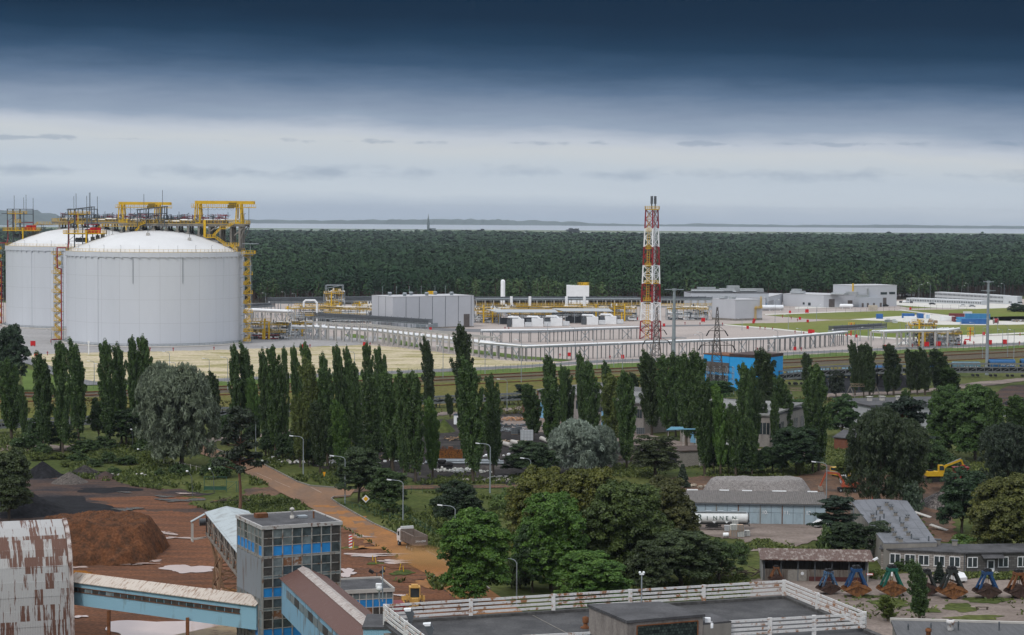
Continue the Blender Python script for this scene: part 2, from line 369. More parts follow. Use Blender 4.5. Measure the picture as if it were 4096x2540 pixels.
sheet('lawn',[(3050,1258),(3250,1251),(3450,1247),(3560,1242),(3700,1248),(3640,1262),(3560,1276),(3500,1277),(3330,1279),(3230,1275),(3120,1266)],GM['lawn'],.07)
sheet('lawn',[(3620,1240),(3800,1238),(4200,1225),(4250,1300),(4000,1282),(3760,1256)],GM['lawn'],.07)
sheet('lawn',[(3590,1222),(3700,1226),(3770,1231),(3650,1233)],GM['lawn'],.11)
sheet('gravel_area',[(3400,1278),(3620,1262),(3760,1258),(4000,1284),(4200,1282),(4200,1296),(3960,1300),(3700,1298),(3600,1286)],GM['concpave'],.11)
sheet('pavement',[(2890,1300),(2900,1297),(3100,1313),(3300,1334),(3600,1352),(3900,1338),(4200,1325),(4200,1330),(3900,1344),(3600,1358),(3300,1340),(3100,1318)],GM['concpave'],.15)
sheet('pavement',[(3060,1256),(3350,1246),(3470,1245),(3350,1249),(3060,1260)],GM['concpave'],.15)
sheet('pavement',[(3600,1238),(3790,1262),(3775,1264),(3590,1240)],GM['concpave'],.15)
sheet('pavement',[(3560,1378),(3700,1350),(4200,1338),(4200,1368),(3900,1374)],GM['concpave'],.13)
sheet('pavement',[(3590,1205),(4060,1216),(4200,1222),(4200,1226),(3900,1236),(3760,1232),(3590,1221),(3560,1222),(3180,1236),(3180,1228)],GM['concpave'],.13)
sheet('road',[(1700,1322),(1450,1304),(2000,1318),(2600,1301),(2900,1297),(2900,1302),(2600,1307),(2250,1328),(2100,1333)],GM['asph'],.13)
sheet('road',[(2000,1393),(2300,1387),(2550,1372),(2150,1378),(1700,1350),(1480,1343),(1480,1350),(1700,1362),(1900,1382)],GM['pad'],.15)
sheet('lawn',[(1378,1337),(1420,1336),(1468,1345),(1462,1355),(1400,1350)],GM['verge'],.17)
sheet('lawn',[(1505,1350),(1560,1352),(1660,1372),(1700,1392),(1600,1378)],GM['verge'],.17)
sheet('lawn',[(1760,1384),(1900,1398),(2100,1424),(2250,1435),(2290,1440),(2240,1445),(2050,1432),(1800,1400)],GM['verge'],.17)
sheet('railway_ground',[(-200,1572),(300,1568),(640,1556),(1100,1538),(1500,1520),(2100,1493),(2700,1462),(3100,1442),(3600,1418),(4200,1392),(4300,1450),(3600,1470),(3000,1500),(2200,1545),(1400,1590),(600,1625),(-200,1640)],GM['rail'],.03)
sheet('grass_bank',[(-200,1596),(640,1583),(1100,1563),(1500,1545),(2100,1516),(2700,1486),(3100,1466),(4200,1425),(4300,1462),(3600,1500),(3200,1520),(2100,1600),(1500,1640),(900,1668),(-200,1720)],GM['bank'],.08)
for k,off in enumerate((0,13,34)):
 a=[(-200,1576+off),(300,1572+off),(890,1547+off),(1500,1521+off),(2000,1498+off),(2574,1470+off),(3079,1443+off),(3403,1427+off),(4250,1388+off)]
 mb=MB()
 for dx in(-.75,.75):
  for p,q in zip(a[:-1],a[1:]):
   p=G(*p); q=G(*q); p.y+=dx; q.y+=dx
   mb.bar(p+Vector((0,0,.22)),q+Vector((0,0,.22)),.16,.2)
 b=MB(); pts=[G(*p)for p in a]
 b.poly([p+Vector((0,-1.4,.13))for p in pts]+[p+Vector((0,1.4,.13))for p in reversed(pts)])
 t=thing('railway_track',['rusty railway track nearest the terminal fence','second rusty railway track from the terminal fence, close beside the first','railway track lowest on the grassy bank, away from the other two'][k],'railway track',pts[0],group='railway tracks along the fence')
 mb.build('rail',MT['rust'],t,world=True); b.build('track_bed',GM['track'],t,world=True)
sheet('scrapyard_ground',[(1430,1720),(1700,1690),(1900,1660),(2120,1640),(2500,1700),(2760,1800),(2620,1860),(2500,1860),(2250,1900),(2060,1945),(1960,1925),(1700,1938),(1560,1880),(1300,1880),(1230,1850),(1350,1800)],GM['scrap'],.03)
sheet('path',[(0,1785),(640,1768),(1050,1732),(1600,1665),(1900,1640),(2150,1622),(2150,1634),(1900,1654),(1600,1680),(1050,1748),(640,1788),(0,1806)],GM['yard'],.06)
sheet('yard_ground',[(2000,1668),(2150,1660),(2400,1700),(2750,1770),(3000,1800),(3250,1790),(3300,1830),(2900,1840),(2700,1800),(2400,1760),(2150,1730),(2010,1700)],GM['yard'],.05)
sheet('coal_yard_ground',[(3280,1510),(3700,1495),(3600,1560),(3300,1600)],GM['coal'],.06)
sheet('path',[(3300,1575),(3650,1562),(3900,1528),(4200,1503),(4200,1512),(3950,1542),(3650,1574),(3300,1588)],GM['yard'],.10)
sheet('coal_yard_ground',[(3960,1580),(4030,1545),(4200,1530),(4200,1620),(4000,1625)],GM['dmud'],.07)
sheet('dirt_yard',[(2600,1925),(2740,1905),(3100,1912),(3250,1895),(3320,1870),(3420,1890),(3600,1905),(3900,1900),(4000,1960),(3800,2080),(3700,2070),(3560,2000),(3350,2120),(3290,2060),(2700,2060),(2640,1980)],GM['dirt'],.04)
sheet('road',[(3255,1858),(3290,1855),(3420,1885),(3520,1935),(3480,1965),(3400,1915)],GM['dirt'],.08)
sheet('yard_ground',[(2600,2080),(3330,2080),(3270,2160),(3100,2200),(3000,2203),(2960,2160),(2700,2120)],GM['yard'],.06)
sheet('dirt_yard',[(3650,2020),(3800,2020),(3830,2170),(3750,2170)],GM['dirt'],.05)
sheet('yard_ground',[(2950,2320),(3550,2295),(3800,2300),(4200,2330),(4200,2600),(3000,2700)],GM['yard'],.05)
rg=random.Random(5)
def patch(name,cx,cy,rx,ry,m,z,seed,n=26,rag=.35):
 r=random.Random(seed); mb=MB(); ph=[r.random()*6 for _ in range(5)]
 pts=[]
 for i in range(n*2):
  a=math.pi*i/n; k=1+rag*(.5*math.sin(2*a+ph[0])+.35*math.sin(3*a+ph[1])+.3*math.sin(5*a+ph[2])+.2*math.sin(9*a+ph[3])+.12*r.uniform(-1,1))
  pts.append(G(cx+rx*math.cos(a)*k,cy+ry*math.sin(a)*k,z))
 return tag(mb.poly(pts).build(name,m),kind='structure')
for k,(x,y,rx,ry)in enumerate([(3560,2410,90,14),(3700,2440,60,10),(3840,2430,70,16),(3950,2400,80,14),(3460,2385,50,8),(3900,2470,110,10),(3250,2230+80,60,10)]):
 patch('grass_patch',x,y,rx,ry,GM['grass'],.10,k)
sheet('mud_yard',[(-300,1930),(150,1915),(330,1905),(560,1940),(760,1965),(860,1975),(700,1990),(740,2015),(800,2030),(900,2050),(1000,2070),(1366,2106),(1480,2170),(1700,2290),(1860,2420),(2100,2700),(-300,2700)],GM['dmud'],.03)
sheet('mud_yard',[(-300,2090),(200,2085),(560,2040),(800,2050),(1000,2080),(1366,2108),(1480,2172),(1700,2292),(1860,2422),(2100,2700),(-300,2700)],GM['mud'],.07)
patch('mud_yard',640,2010,300,22,GM['mud'],.05,77)
patch('coal_dust_ground',170,2030,260,50,GM['coal'],.055,8)
patch('coal_dust_ground',430,1960,120,12,GM['coal'],.055,9)
sheet('grass_verge',[(760,1990),(900,2005),(1000,1990),(1083,1957),(1139,1983),(1231,2040),(1300,2075),(1150,2085),(1000,2060),(850,2045),(760,2015)],GM['grass'],.09)
sheet('dirt_yard',[(1000,1950),(1083,1945),(1139,1975),(1100,1985),(960,1985)],GM['dirt'],.095)
RR=[(796,1776),(921,1818),(1051,1857),(1192,1930),(1242,1945),(1375,1955),(1420,1956),(1400,1985),(1335,1990),(1325,1997),(1356,2019),(1494,2097),(1576,2133),(1713,2211),(1790,2255),(1960,2360),(2200,2520)]
RL=[(2100,2700),(1860,2422),(1700,2292),(1480,2172),(1366,2108),(1256,2037),(1128,1973),(1041,1923),(950,1873),(870,1838),(782,1808),(740,1780),(780,1762)]
sheet('road',RR[:12]+[(1500,2180),(1366,2108)]+RL[5:],GM['road'],.12)
sheet('road',[(1494,2096),(1576,2132),(1713,2210),(1790,2254),(1960,2359),(2200,2519),(2200,2700)]+RL[:4]+[(1366,2107)],GM['ochre'],.11)
sheet('road',[(1380,1952),(1600,1942),(2000,1938),(2200,1940),(2200,1950),(2000,1950),(1600,1956),(1400,1970)],GM['dirt'],.11)
sheet('pavement',[(2080,2120),(2180,2110),(2230,2140),(2240,2170),(2100,2180)],GM['yard'],.05)
for k,(x,y,rx,ry)in enumerate([(1400,2080,60,14),(1350,2050,40,7),(1450,2110,60,16),(1300,2025,40,4),(1480,2150,60,20)]):patch('ochre_dust_ground',x,y,rx,ry,GM['ochre'],.125+.003*k,300+k,rag=.7)
for k,(x,y,rx,ry)in enumerate([(1330,2130,70,9),(1450,2190,60,7),(1560,2260,70,8),(1700,2330,60,12),(1640,2320,50,6)]):patch('mud_yard',x,y,rx,ry,GM['ochre' if k%2 else 'mud'],.14+.003*k,320+k,rag=.9)
def kerb(pts,label,h=.13):
 mb=MB()
 for a,b in zip(pts[:-1],pts[1:]):mb.bar(G(*a)+Vector((0,0,.12+h/2)),G(*b)+Vector((0,0,.12+h/2)),.22,h+.1)
 o=mb.build('kerb',MT['dconc']); return tag(o,label,'kerb')
kerb(RR[:6],'concrete kerb on the upper side of the dusty road above the junction')
kerb([(1400,1985),(1335,1990),(1325,1997),(1356,2019),(1494,2097),(1576,2133),(1713,2211),(1790,2255),(1960,2360)],'concrete kerb curving round the junction and past the tipper lorry')
mb=MB()
for k in range(5):
 t0=k*.2; a=Vector((800,1794)); b=Vector((1165,1951))
 p=a.lerp(b,t0+.02); q=a.lerp(b,t0+(.1 if k<3 else.19))
 mb.bar(G(p.x,p.y,.135),G(q.x,q.y,.135),.11,.01)
for k in range(8):
 p=Vector((1242+k*5.5,1948+k*2.9)); mb.bar(G(p.x,p.y,.135),G(p.x+6,p.y+1,.135),.4,.01)
tag(mb.build('road_marking',mat('dusty_marking',(.34,.26,.20),.8)),kind='structure')
for k,(x,y,rx,ry,mm,rag)in enumerate([(752,2275,92,17,'milk',.35),(870,2385,90,28,'milk',.5),(690,2520,230,45,'milk',.3),(930,2365,50,12,'ochrew',.5),(330,2293,60,8,'ochrew',.7),(470,2242,36,4,'ochrew',.8),(620,2243,28,3,'milk',.8),(300,2268,40,4,'milk',.8),(500,1968,22,3,'wet',.5),(720,2000,60,7,'wet',.9),(660,1985,40,3,'wet',.8),(740,1973,40,2,'milk',.6),(510,2036,40,6,'wet',.9),(650,2130,40,6,'milk',1.0),(700,2150,50,4,'milk',1.),(1470,2220,90,5,'milk',.9),(1580,2245,70,6,'milk',.9),(1540,2215,60,3,'milk',.9),(1390,2290,34,14,'milk',.6),(1450,2145,40,4,'milk',.8),(320,2465,30,4,'milk',.7),(1600,2380,20,4,'milk',.6),(540,2255,60,3,'milk',1.1),(410,2248,50,3,'milk',1.1)]):
 patch('puddle',x,y,rx,ry,GM[mm],.15+.004*k,100+k,rag=rag)
for k,(x,y,rx,ry)in enumerate([(1400,2190,36,5),(1500,2253,30,5),(1610,2290,50,9)]):patch('grass_patch',x,y,rx,ry,GM['grass'],.16,40+k)
# the pine forest (far-off wood, one mass)
def crowntpl(kind,per,rng):
 """template crown, unit height 1, as quads (per,4,3)"""
 if kind=='pine':
  t=rng.random(per)**.8; z=.42+.58*t; r=.15*np.sqrt(np.maximum(.02,1-t**1.6))*(.5+.6*rng.random(per))+.02
 else:
  t=rng.random(per); z=.22+.78*t; r=.24*np.sqrt(np.maximum(0.02,np.sin(np.pi*(.12+.86*t))))*(.6+.45*rng.random(per))
 a=rng.random(per)*2*np.pi
 p=np.stack([r*np.cos(a),r*np.sin(a),z],1)
 nor=unit(np.stack([np.cos(a),np.sin(a),.25+t],1)+rng.normal(size=(per,3))*.55)
 u=unit(np.cross(nor,rng.normal(size=(per,3)))); v=np.cross(nor,u)
 s=((.042 if per>80 else.062 if per>25 else.075 if per>15 else.09)*(.7+.6*rng.random((per,1))))
 return np.stack([p-u*s,p-v*s,p+u*s,p+v*s],1)
def edge_y(x):
 return np.interp(x,[-600,-330,-150,0,250,330,420,700],[1330,1345,1340,1310,1430,1500,1560,1640])
def forest():
 rng=np.random.default_rng(11); Qs=[]; Ls=[]; Ts=[]; mi=[]
 bands=[(1290,1900,8.2,120,1),(1900,2800,8.6,28,0),(2800,3900,11,17,0),(3900,5100,15,12,0)]
 for y0,y1,sp,per,tr in bands:
  xs=np.arange(-1500,1500,sp); ys=np.arange(y0,y1,sp); X,Y=np.meshgrid(xs,ys); X=X.ravel(); Y=Y.ravel()
  X=X+rng.uniform(-.5,.5,X.shape)*sp; Y=Y+rng.uniform(-.5,.5,Y.shape)*sp
  k=(np.abs(X)<Y*.27+25)&(Y>edge_y(X)); X=X[k]; Y=Y[k]
  front=(Y-edge_y(X))<120
  if tr:
   k=front|(rng.random(len(X))<.8); X=X[k]; Y=Y[k]; front=front[k]
  nz=np.sin(X*.011+2)*np.sin(Y*.007)+.6*np.sin(X*.03+Y*.021)
  h=19.3+1.6*nz+1.5*np.sin(Y*.0045+np.sin(X*.002)*2)*np.sin(X*.003+1)+rng.normal(size=len(X))*1.9; h=np.where(Y>3800,h-1,h)
  dec=(np.sin(X*.023+1)+np.sin(Y*.02+X*.01)+rng.normal(size=len(X))*.7)>1.25
  dec|=(front&(rng.random(len(X))<.22)&~((X>300)&(X<400)))
  for kind,sel in(('pine',~dec),('broad',dec)):
   x=X[sel]; y=Y[sel]; hh=h[sel]*(1 if kind=='pine' else.8)
   if not len(x):continue
   T=[crowntpl(kind,per,rng)for _ in range(8)]
   w=rng.integers(0,8,len(x)); tp=np.stack(T)[w]
   a=rng.random(len(x))*6.28; c,s=np.cos(a)[:,None,None],np.sin(a)[:,None,None]
   wd=(hh*rng.uniform(.85,1.35,len(x)))[:,None,None]*(1.0 if per>80 else 1.3 if per>25 else 1.6 if per>15 else 2.0)
   q=np.stack([(tp[...,0]*c-tp[...,1]*s)*wd+x[:,None,None],(tp[...,0]*s+tp[...,1]*c)*wd+y[:,None,None],tp[...,2]*hh[:,None,None]],-1)
   lv=(rng.random(len(x))*.5+(.35 if kind=='broad' else 0)*(rng.random(len(x))))[:,None]+rng.random((len(x),per))*.3
   Qs.append(q.reshape(-1,4,3)); Ls.append(lv.ravel()); mi.append(np.full(len(x)*per,0 if kind=='pine' else 1))
  if tr:
   for x,y,hh in zip(X[front],Y[front],h[front]):
    w=.22+.12*rng.random(); dx=rng.normal()*.3
    Qs.append(np.array([[(x-w,y,0),(x+w,y,0),(x+w*.5+dx,y,hh*.8),(x-w*.5+dx,y,hh*.8)],[(x,y-w,0),(x,y+w,0),(x+dx,y+w*.5,hh*.8),(x+dx,y-w*.5,hh*.8)]])); Ls.append(np.full(2,.5)); mi.append(np.full(2,2))
 Q=np.concatenate(Qs); lv=np.clip(np.concatenate(Ls),0,1)
 def fm(name,col,big):
  m=bpy.data.materials.new(name); m.use_nodes=True; t=m.node_tree; b=t.nodes['Principled BSDF']; b.inputs['Roughness'].default_value=.9; b.inputs['Specular IOR Level'].default_value=.1
  at=t.nodes.new('ShaderNodeAttribute'); at.attribute_name='lv'; geo=t.nodes.new('ShaderNodeNewGeometry')
  no=t.nodes.new('ShaderNodeTexNoise'); no.inputs['Scale'].default_value=.006; no.inputs['Detail'].default_value=3; t.links.new(geo.outputs['Position'],no.inputs['Vector'])
  r=t.nodes.new('ShaderNodeValToRGB'); t.links.new(no.outputs['Fac'],r.inputs[0]); r.color_ramp.elements[0].position=.38; r.color_ramp.elements[1].position=.64
  r.color_ramp.elements[0].color=(*col,1); r.color_ramp.elements[1].color=(*big,1)
  mr=t.nodes.new('ShaderNodeMapRange'); mr.inputs[3].default_value=.6; mr.inputs[4].default_value=1.5; t.links.new(at.outputs['Fac'],mr.inputs[0])
  mu=t.nodes.new('ShaderNodeVectorMath'); mu.operation='SCALE'; t.links.new(r.outputs[0],mu.inputs[0]); t.links.new(mr.outputs[0],mu.inputs['Scale'])
  t.links.new(mu.outputs[0],b.inputs['Base Color']); return m
 me=quadmesh('pine_forest',Q,lv,(fm('pine_needles',(.021,.046,.023),(.036,.068,.031)),fm('birch_and_oak_leaves',(.034,.062,.024),(.050,.080,.030)),mat('pine_trunks',(.085,.05,.038),.95,var=.3)),np.concatenate(mi))
 o=bpy.data.objects.new('pine_forest',me); COL.objects.link(o)
 tag(o,'dark green pine forest stretching behind the gas terminal to the marsh','forest',kind='stuff')
 mb=MB(); mb.poly([(-1600,1300,.05),(-330,1340,.05),(0,1310,.05),(250,1430,.05),(420,1560,.05),(700,1640,.05),(2400,5200,.05),(-2600,5200,.05)])
 tag(mb.build('forest_floor',mat('forest_floor',(.030,.027,.018),.95)),kind='structure')
forest()
# storage tanks
def tank():
 t=thing('storage_tank','front round white gas storage tank with a yellow gantry crane over its dome','storage tank',(0,0,0),0,'white storage tanks')
 Rr,H=41.0,42.6
 sm=mat('white_tank_wall',(.54,.56,.60),.6,var=.05,vs=.05,objc=True,scale3=(1,1,.25))
 tt=sm.node_tree; b=tt.nodes['Principled BSDF']; src=b.inputs['Base Color'].links[0].from_socket
 tc=tt.nodes.new('ShaderNodeTexCoord'); sp=tt.nodes.new('ShaderNodeSeparateXYZ'); tt.links.new(tc.outputs['Object'],sp.inputs[0])
 def mth(op,a,b_=None):
  n=tt.nodes.new('ShaderNodeMath'); n.operation=op
  for i,x in enumerate((a,b_)):
   if x is None:continue
   if isinstance(x,(int,float)):n.inputs[i].default_value=x
   else:tt.links.new(x,n.inputs[i])
  return n.outputs[0]
 ang=mth('ARCTAN2',sp.outputs[0],sp.outputs[1]); fr=mth('FRACT',mth('MULTIPLY',ang,28/(2*math.pi))); l1=mth('LESS_THAN',fr,.018)
 fz=mth('FRACT',mth('DIVIDE',sp.outputs[2],10.6)); l2=mth('LESS_THAN',fz,.013); ln=mth('MULTIPLY',mth('MAXIMUM',l1,l2),.32)
 mx=tt.nodes.new('ShaderNodeMix'); mx.data_type='RGBA'; tt.links.new(ln,mx.inputs[0]); tt.links.new(src,mx.inputs[6]); mx.inputs[7].default_value=(.2,.2,.21,1); tt.links.new(mx.outputs[2],b.inputs['Base Color'])
 s=MB(); s.lathe([(Rr,.6),(Rr,.8),(Rr,H-2.7),(Rr,H-2.4)],128); s.lathe([(Rr,H-2.4),(Rr+.4,H-2.2),(Rr+.4,H),(Rr-1,H)],128,smooth=False)
 for k in range(4):
  a=R_(-30+90*k); s.cbox(((Rr+.02)*math.cos(a),(Rr+.02)*math.sin(a),H/2-.8),(.36,2.2,H-3.4),a)
 for i in range(64):
  a=2*math.pi*i/64; s.cbox(((Rr+.3)*math.cos(a),(Rr+.3)*math.sin(a),H-2.45),(.7,.9,.3),a)
 s.build('shell',sm,t)
 d=MB(); prof=[]
 for i in range(17):
  u=i/16; r=(Rr-.8)*(1-u); rs=88; z=H+math.sqrt(rs*rs-r*r)-math.sqrt(rs*rs-(Rr-.8)**2); prof.append((max(r,.01),z))
 d.lathe(prof,96)
 def dz(x,y):return H+math.sqrt(max(0,88**2-x*x-y*y))-math.sqrt(88**2-(Rr-.8)**2)
 d.build('domed_roof',mat('tank_roof_concrete',(.57,.57,.57),.7,var=.07,vs=.08,objc=True),t)
 b_=MB(); b_.lathe([(Rr+.01,0),(Rr+2.2,0),(Rr+2.2,.5),(Rr+.9,.6),(Rr+.01,.6)],96); b_.build('base_slab',MT['conc'],t)
 p=MB()
 for rr,z in((Rr+1.3,.95),(Rr+.8,1.5)):
  for i in range(72):
   a0,a1=2*math.pi*i/72,2*math.pi*(i+1)/72; p.tube((rr*math.cos(a0),rr*math.sin(a0),z),(rr*math.cos(a1),rr*math.sin(a1),z),.13,5,cap=False)
 for i in range(96):
  a=2*math.pi*i/96; p.bar(((Rr+1)*math.cos(a),(Rr+1)*math.sin(a),.5),((Rr+1)*math.cos(a),(Rr+1)*math.sin(a),1.5),.12)
 p.build('ring_pipe',MT['steel'],t)
 r=MB(); n=120; pts=[((Rr+.25)*math.cos(2*math.pi*i/n),(Rr+.25)*math.sin(2*math.pi*i/n),H)for i in range(n+1)]
 r.rail(pts,1.3,2.1,.10); r.build('rim_railing',MT['yellow'],t)
 k=MB(); k.bar((0,0,0),(0,0,3),.1); k.bar((0,0,3),(1,0,3.1),.1); k0=None
 for i in range(30):
  a=2*math.pi*(i+.5)/30; q=k0=k.build('rim_lamp',MT['steel'],t)if k0 is None else k0.copy()
  if i:COL.objects.link(q); q.parent=t
  q.location=((Rr-.3)*math.cos(a),(Rr-.3)*math.sin(a),H); q.rotation_euler=(0,0,a)
 for ax in(-64,-33):
  a=R_(ax-30); w=MB(); w.tube(((Rr+.25)*math.cos(a),(Rr+.25)*math.sin(a),H-1.5),((Rr+.25)*math.cos(a),(Rr+.25)*math.sin(a),H-14),.12,5); w.build('down_pipe',MT['steel'],t)
 dk=MB(); dk.box(-16,43,-7,9,54.9,55.5); dk.box(-24,-16,-6,-3.5,53.6,53.85)
 for y in(-6.5,0,8.3):dk.box(-15.8,42.8,y-.35,y+.35,54.2,54.898)
 for x in(-12,-6,0,6,11,16,21,26,31,36,40):
  for y in(-6,1,8):
   z0=dz(x,y)-.3 if math.hypot(x,y)<Rr-1 else H
   if z0<54:dk.box(x-.45,x+.45,y-.45,y+.45,z0,54.198); dk.box(x-.9,x+.9,y-.9,y+.9,z0,z0+1.1)
 for y in(-6.2,8.2):dk.bar((22,y,49.2),(30,y,54.3),.6); dk.bar((37.5,y,50),(42.5,y,54.4),.5); dk.bar((40.2,y,48),(42.8,y,54.3),.4)
 dk.build('deck',MT['dconc'],t)
 dr=MB(); dr.rail([(-16,-7,55.5),(43,-7,55.5),(43,9,55.5),(-16,9,55.5),(-16,-7,55.5)],1.5,1.8,.13)
 dr.rail([(-24,-6.1,53.85),(-7,-6.1-1.2,53.85)],1.3,1.7,.11); dr.rail([(-24,-3.5,53.85),(-16,-3.5,53.85)],1.3,1.7,.11)
 zg=[(37,55.5,29,49.6),(27,49.0,35,45.2),(36,45,40.3,43.4)]
 def stair(m_,a,b2,w=1.0,h=1.2):
  m_.bar(a,b2,w,.25)
  for s_ in(-w/2,w/2):
   u=Vector((0,s_,h)); m_.bar(Vector(a)+u,Vector(b2)+u,.11); m_.bar(Vector(a)+u*Vector((1,1,.5)),Vector(b2)+u*Vector((1,1,.5)),.1)
   for i in range(5):
    q=Vector(a).lerp(Vector(b2),i/4)+Vector((0,s_,0)); m_.bar(q,q+Vector((0,0,h)),.1)
 dr.box(24.5,29.2,-9.5,-8,48.9,49.1); dr.rail([(24.5,-9.5,49.1),(29.2,-9.5,49.1)],1.3,1.2,.13); dr.rail([(24.5,-8,49.1),(29.2,-8,49.1)],1.3,1.2,.13)
 dr.box(33,40,-9.5,-8,45.1,45.3); dr.rail([(33,-9.5,45.3),(40,-9.5,45.3)],1.3,1.2,.13); dr.rail([(33,-8,45.3),(40,-8,45.3)],1.3,1.2,.13)
 dr.box(31.5,34,-8.8,-7.2,53.0,53.2); dr.rail([(31.5,-8.8,53.2),(34,-8.8,53.2)],1.3,1,.13)
 stair(dr,(37.5,-8.2,55.4),(34,-8.2,53.2)); stair(dr,(31.5,-8.6,53.0),(28,-8.6,49.2)); stair(dr,(29,-8.8,49),(34,-8.8,45.4)); stair(dr,(36.5,-10,45.2),(39.6,-10.4,42.9))
 stair(dr,(-24,-5,53.8),(-29,-5,50.2)); stair(dr,(-7.5,-7.6,53.9),(-3.5,-7.6,55.5))
 dr.box(23.5,24.6,-7.8,-7.1,49.3,57.2)
 dr.build('yellow_walkway',MT['yellow'],t)
 rg=random.Random(3); pw=MB(); rd=MB(); wt=MB()
 for i in range(300):
  x=rg.choice((rg.uniform(-14,16),rg.uniform(6,33))); y=rg.uniform(-5,7); h=rg.uniform(1,4.2)
  pw.bar((x,y,55.5),(x,y,55.5+h),rg.uniform(.1,.28))
  if rg.random()<.5:pw.bar((x,y,55.5+h),(x+rg.uniform(-3,3),y,55.5+h),.16)
  if rg.random()<.3:pw.box(x-.5,x+.5,y-.5,y+.5,55.5,56+rg.random()*1.2)
 for i in range(50):
  x=rg.uniform(8,32)if rg.random()<.7 else rg.uniform(-16,0); y=rg.uniform(-5,7); z=57.6+rg.random()*2.2; l=rg.uniform(1,5); rd.bar((x,y,z),(x+l,y,z),.18); rd.bar((x,y,55.5),(x,y,z+.6),.1)
 for i in range(26):
  x=rg.uniform(-12,34); y=rg.uniform(-5.5,6); z=56.2+rg.random()*1.6; l=rg.uniform(2,7); wt.tube((x,y,z),(x+l,y,z),rg.uniform(.2,.42),7)
 pw.build('deck_pipework',MT['dsteel'],t); rd.build('red_pipe',MT['darkred'],t); wt.build('insulated_pipe',MT['white'],t)
 po=MB()
 for x in(-7,-3,3,5.6):
  for y in(-8.4,-2):po.bar((x,y,53.5 if y<-7 else 55.5),(x,y,61.6+(x+7)*.13),.38)
 po.ext([(-7.6,-8.8,61.8),(6,-8.8,63.5),(6,-8.8,63.2),(-7.6,-8.8,61.5)],(0,7.4,0))
 for y in(-8.4,-2):po.bar((-7,y,60),(5.6,y,60),.35)
 for s_ in(1,-1):po.bar((3,-8.4,57.5+s_*2),(5.6,-8.4,57.5-s_*2),.16); po.bar((-7,-8.4,58+s_*2),(-5,-8.4,58-s_*2),.14)
 po.build('steel_portal',MT['dsteel'],t)
 tw=MB()
 for x,y in((-39,-9),(-35.8,-10.5),(-31.8,-11.5),(-37.6,-2),(-33.6,-3),(-26.5,-4),(-29.5,-12)):
  top=62 if x<-31 or y>-5 else 60.5; tw.bar((x,y,dz(x,y)if math.hypot(x,y)<39 else H-.5),(x,y,top),.42)
 for z in(61.8,59.2,50.3):
  tw.bar((-39.2,-9,z),(-29.5,-12,z),.35); tw.bar((-37.6,-2,z),(-26.3,-4,z),.35); tw.bar((-39,-9,z),(-37.6,-2,z),.3); tw.bar((-29.5,-12,z),(-26.5,-4,z),.3)
 for z in(55,52.5,47):tw.bar((-39.2,-9,z),(-29.5,-12,z),.2); tw.bar((-37.6,-2,z),(-26.3,-4,z),.2); tw.bar((-39,-9,z),(-35.8,-10.5,z+2.4),.16); tw.bar((-35.8,-10.5,z),(-31.8,-11.5,z+2.4),.16)
 tw.bar((-42,-9,59.4),(-29,-12,59.4),.4)
 tw.tube((-36,-6,47.5),(-30.5,-7,47.5),1.1,10)
 for x in(-26.2,-23.8,-28.5):tw.bar((x,-5,dz(x,-5)),(x,-5,50.3),.4); q=MB(); q.box(x-.8,x+.8,-5.9,-4.1,dz(x,-5)-.6,dz(x,-5)+1.6); q.build('tower_footing',MT['conc'],t)
 for x in(-22,-12):tw.bar((x,-4.6,dz(x,-5)),(x,-4.6,53.6),.22); tw.bar((x+1,-4.6,dz(x,-5)),(x+1,-4.6,53.6),.22)
 tw.build('instrument_tower',MT['dsteel'],t)
 yp=MB(); yp.box(-40.5,-22.5,-13,-1.5,50.3,50.55); yp.rail([(-40.5,-13,50.55),(-22.5,-13,50.55),(-22.5,-1.5,50.55),(-40.5,-1.5,50.55),(-40.5,-13,50.55)],1.4,1.6,.14)
 yp.box(-38,-30,-12.2,-3,59.3,59.5); yp.rail([(-38,-12.2,59.5),(-30,-12.2,59.5),(-30,-3,59.5)],1.3,1.3,.13)
 yp.box(-34.5,-31,-12.6,-10,54.8,55.0); yp.rail([(-34.5,-12.6,55),(-31,-12.6,55)],1.3,1,.13); yp.bar((-33.6,-12.8,50),(-33.6,-12.8,60),.35)
 yp.bar((-29.7,-13.5,43.5),(-29.7,-13.5,52),.55,1.0); yp.build('instrument_platform',MT['yellow'],t)
 rb=MB(); rb.box(-29,-26.4,-9,-6,50.6,53.3); rb.box(-25.9,-24.4,-9,-6,50.6,53.3); rb.box(-31.2,-29.3,-9,-6,50.6,52.6); rb.build('red_cabinet',MT['red'],t)
 rp=MB(); rp.path([(-38.5,-9.5,H+4),(-38.5,-12,H+1.3),(-43.5,-12,H+1.3),(-43.5,-12,H-8),(-41.9,-11,H-8.6),(-41.9,-11,1.5),(-46,-14,1.5),(-46,-14,.2)],.3,6)
 rp.bar((-38,-11.8,56),(-38,-11.8,47),.3); rp.bar((-34.5,-12,56),(-34.5,-12,60.5),.25); rp.bar((-31,-12,54.5),(-25,-10,54.8),.35); rp.build('red_pipe',MT['darkred'],t)
 ms=MB()
 for x,y,z0,z1 in((-35.3,-9,62,69),(-31,-6,62,68),(-30,-5,61,69.5),(-26.5,-4,62,67.8),(-5,-3,60,69),(3.5,-2,60,71),(0,-20,dz(0,-20),54.5),(19,-20,dz(19,-20),55.4),(10.5,2,55,61),(24,3,55,64),(43,4,55,63.5),(33.5,2,55,61)):
  ms=MB(); ms.bar((x,y,z0),(x,y,z1),.2); ms.build('lightning_rod',MT['dsteel'],t)
  if abs(y+20)<1:q=MB(); q.box(x-.7,x+.7,y-.7,y+.7,z0-.3,z0+1.2); q.build('mast_footing',MT['conc'],t)
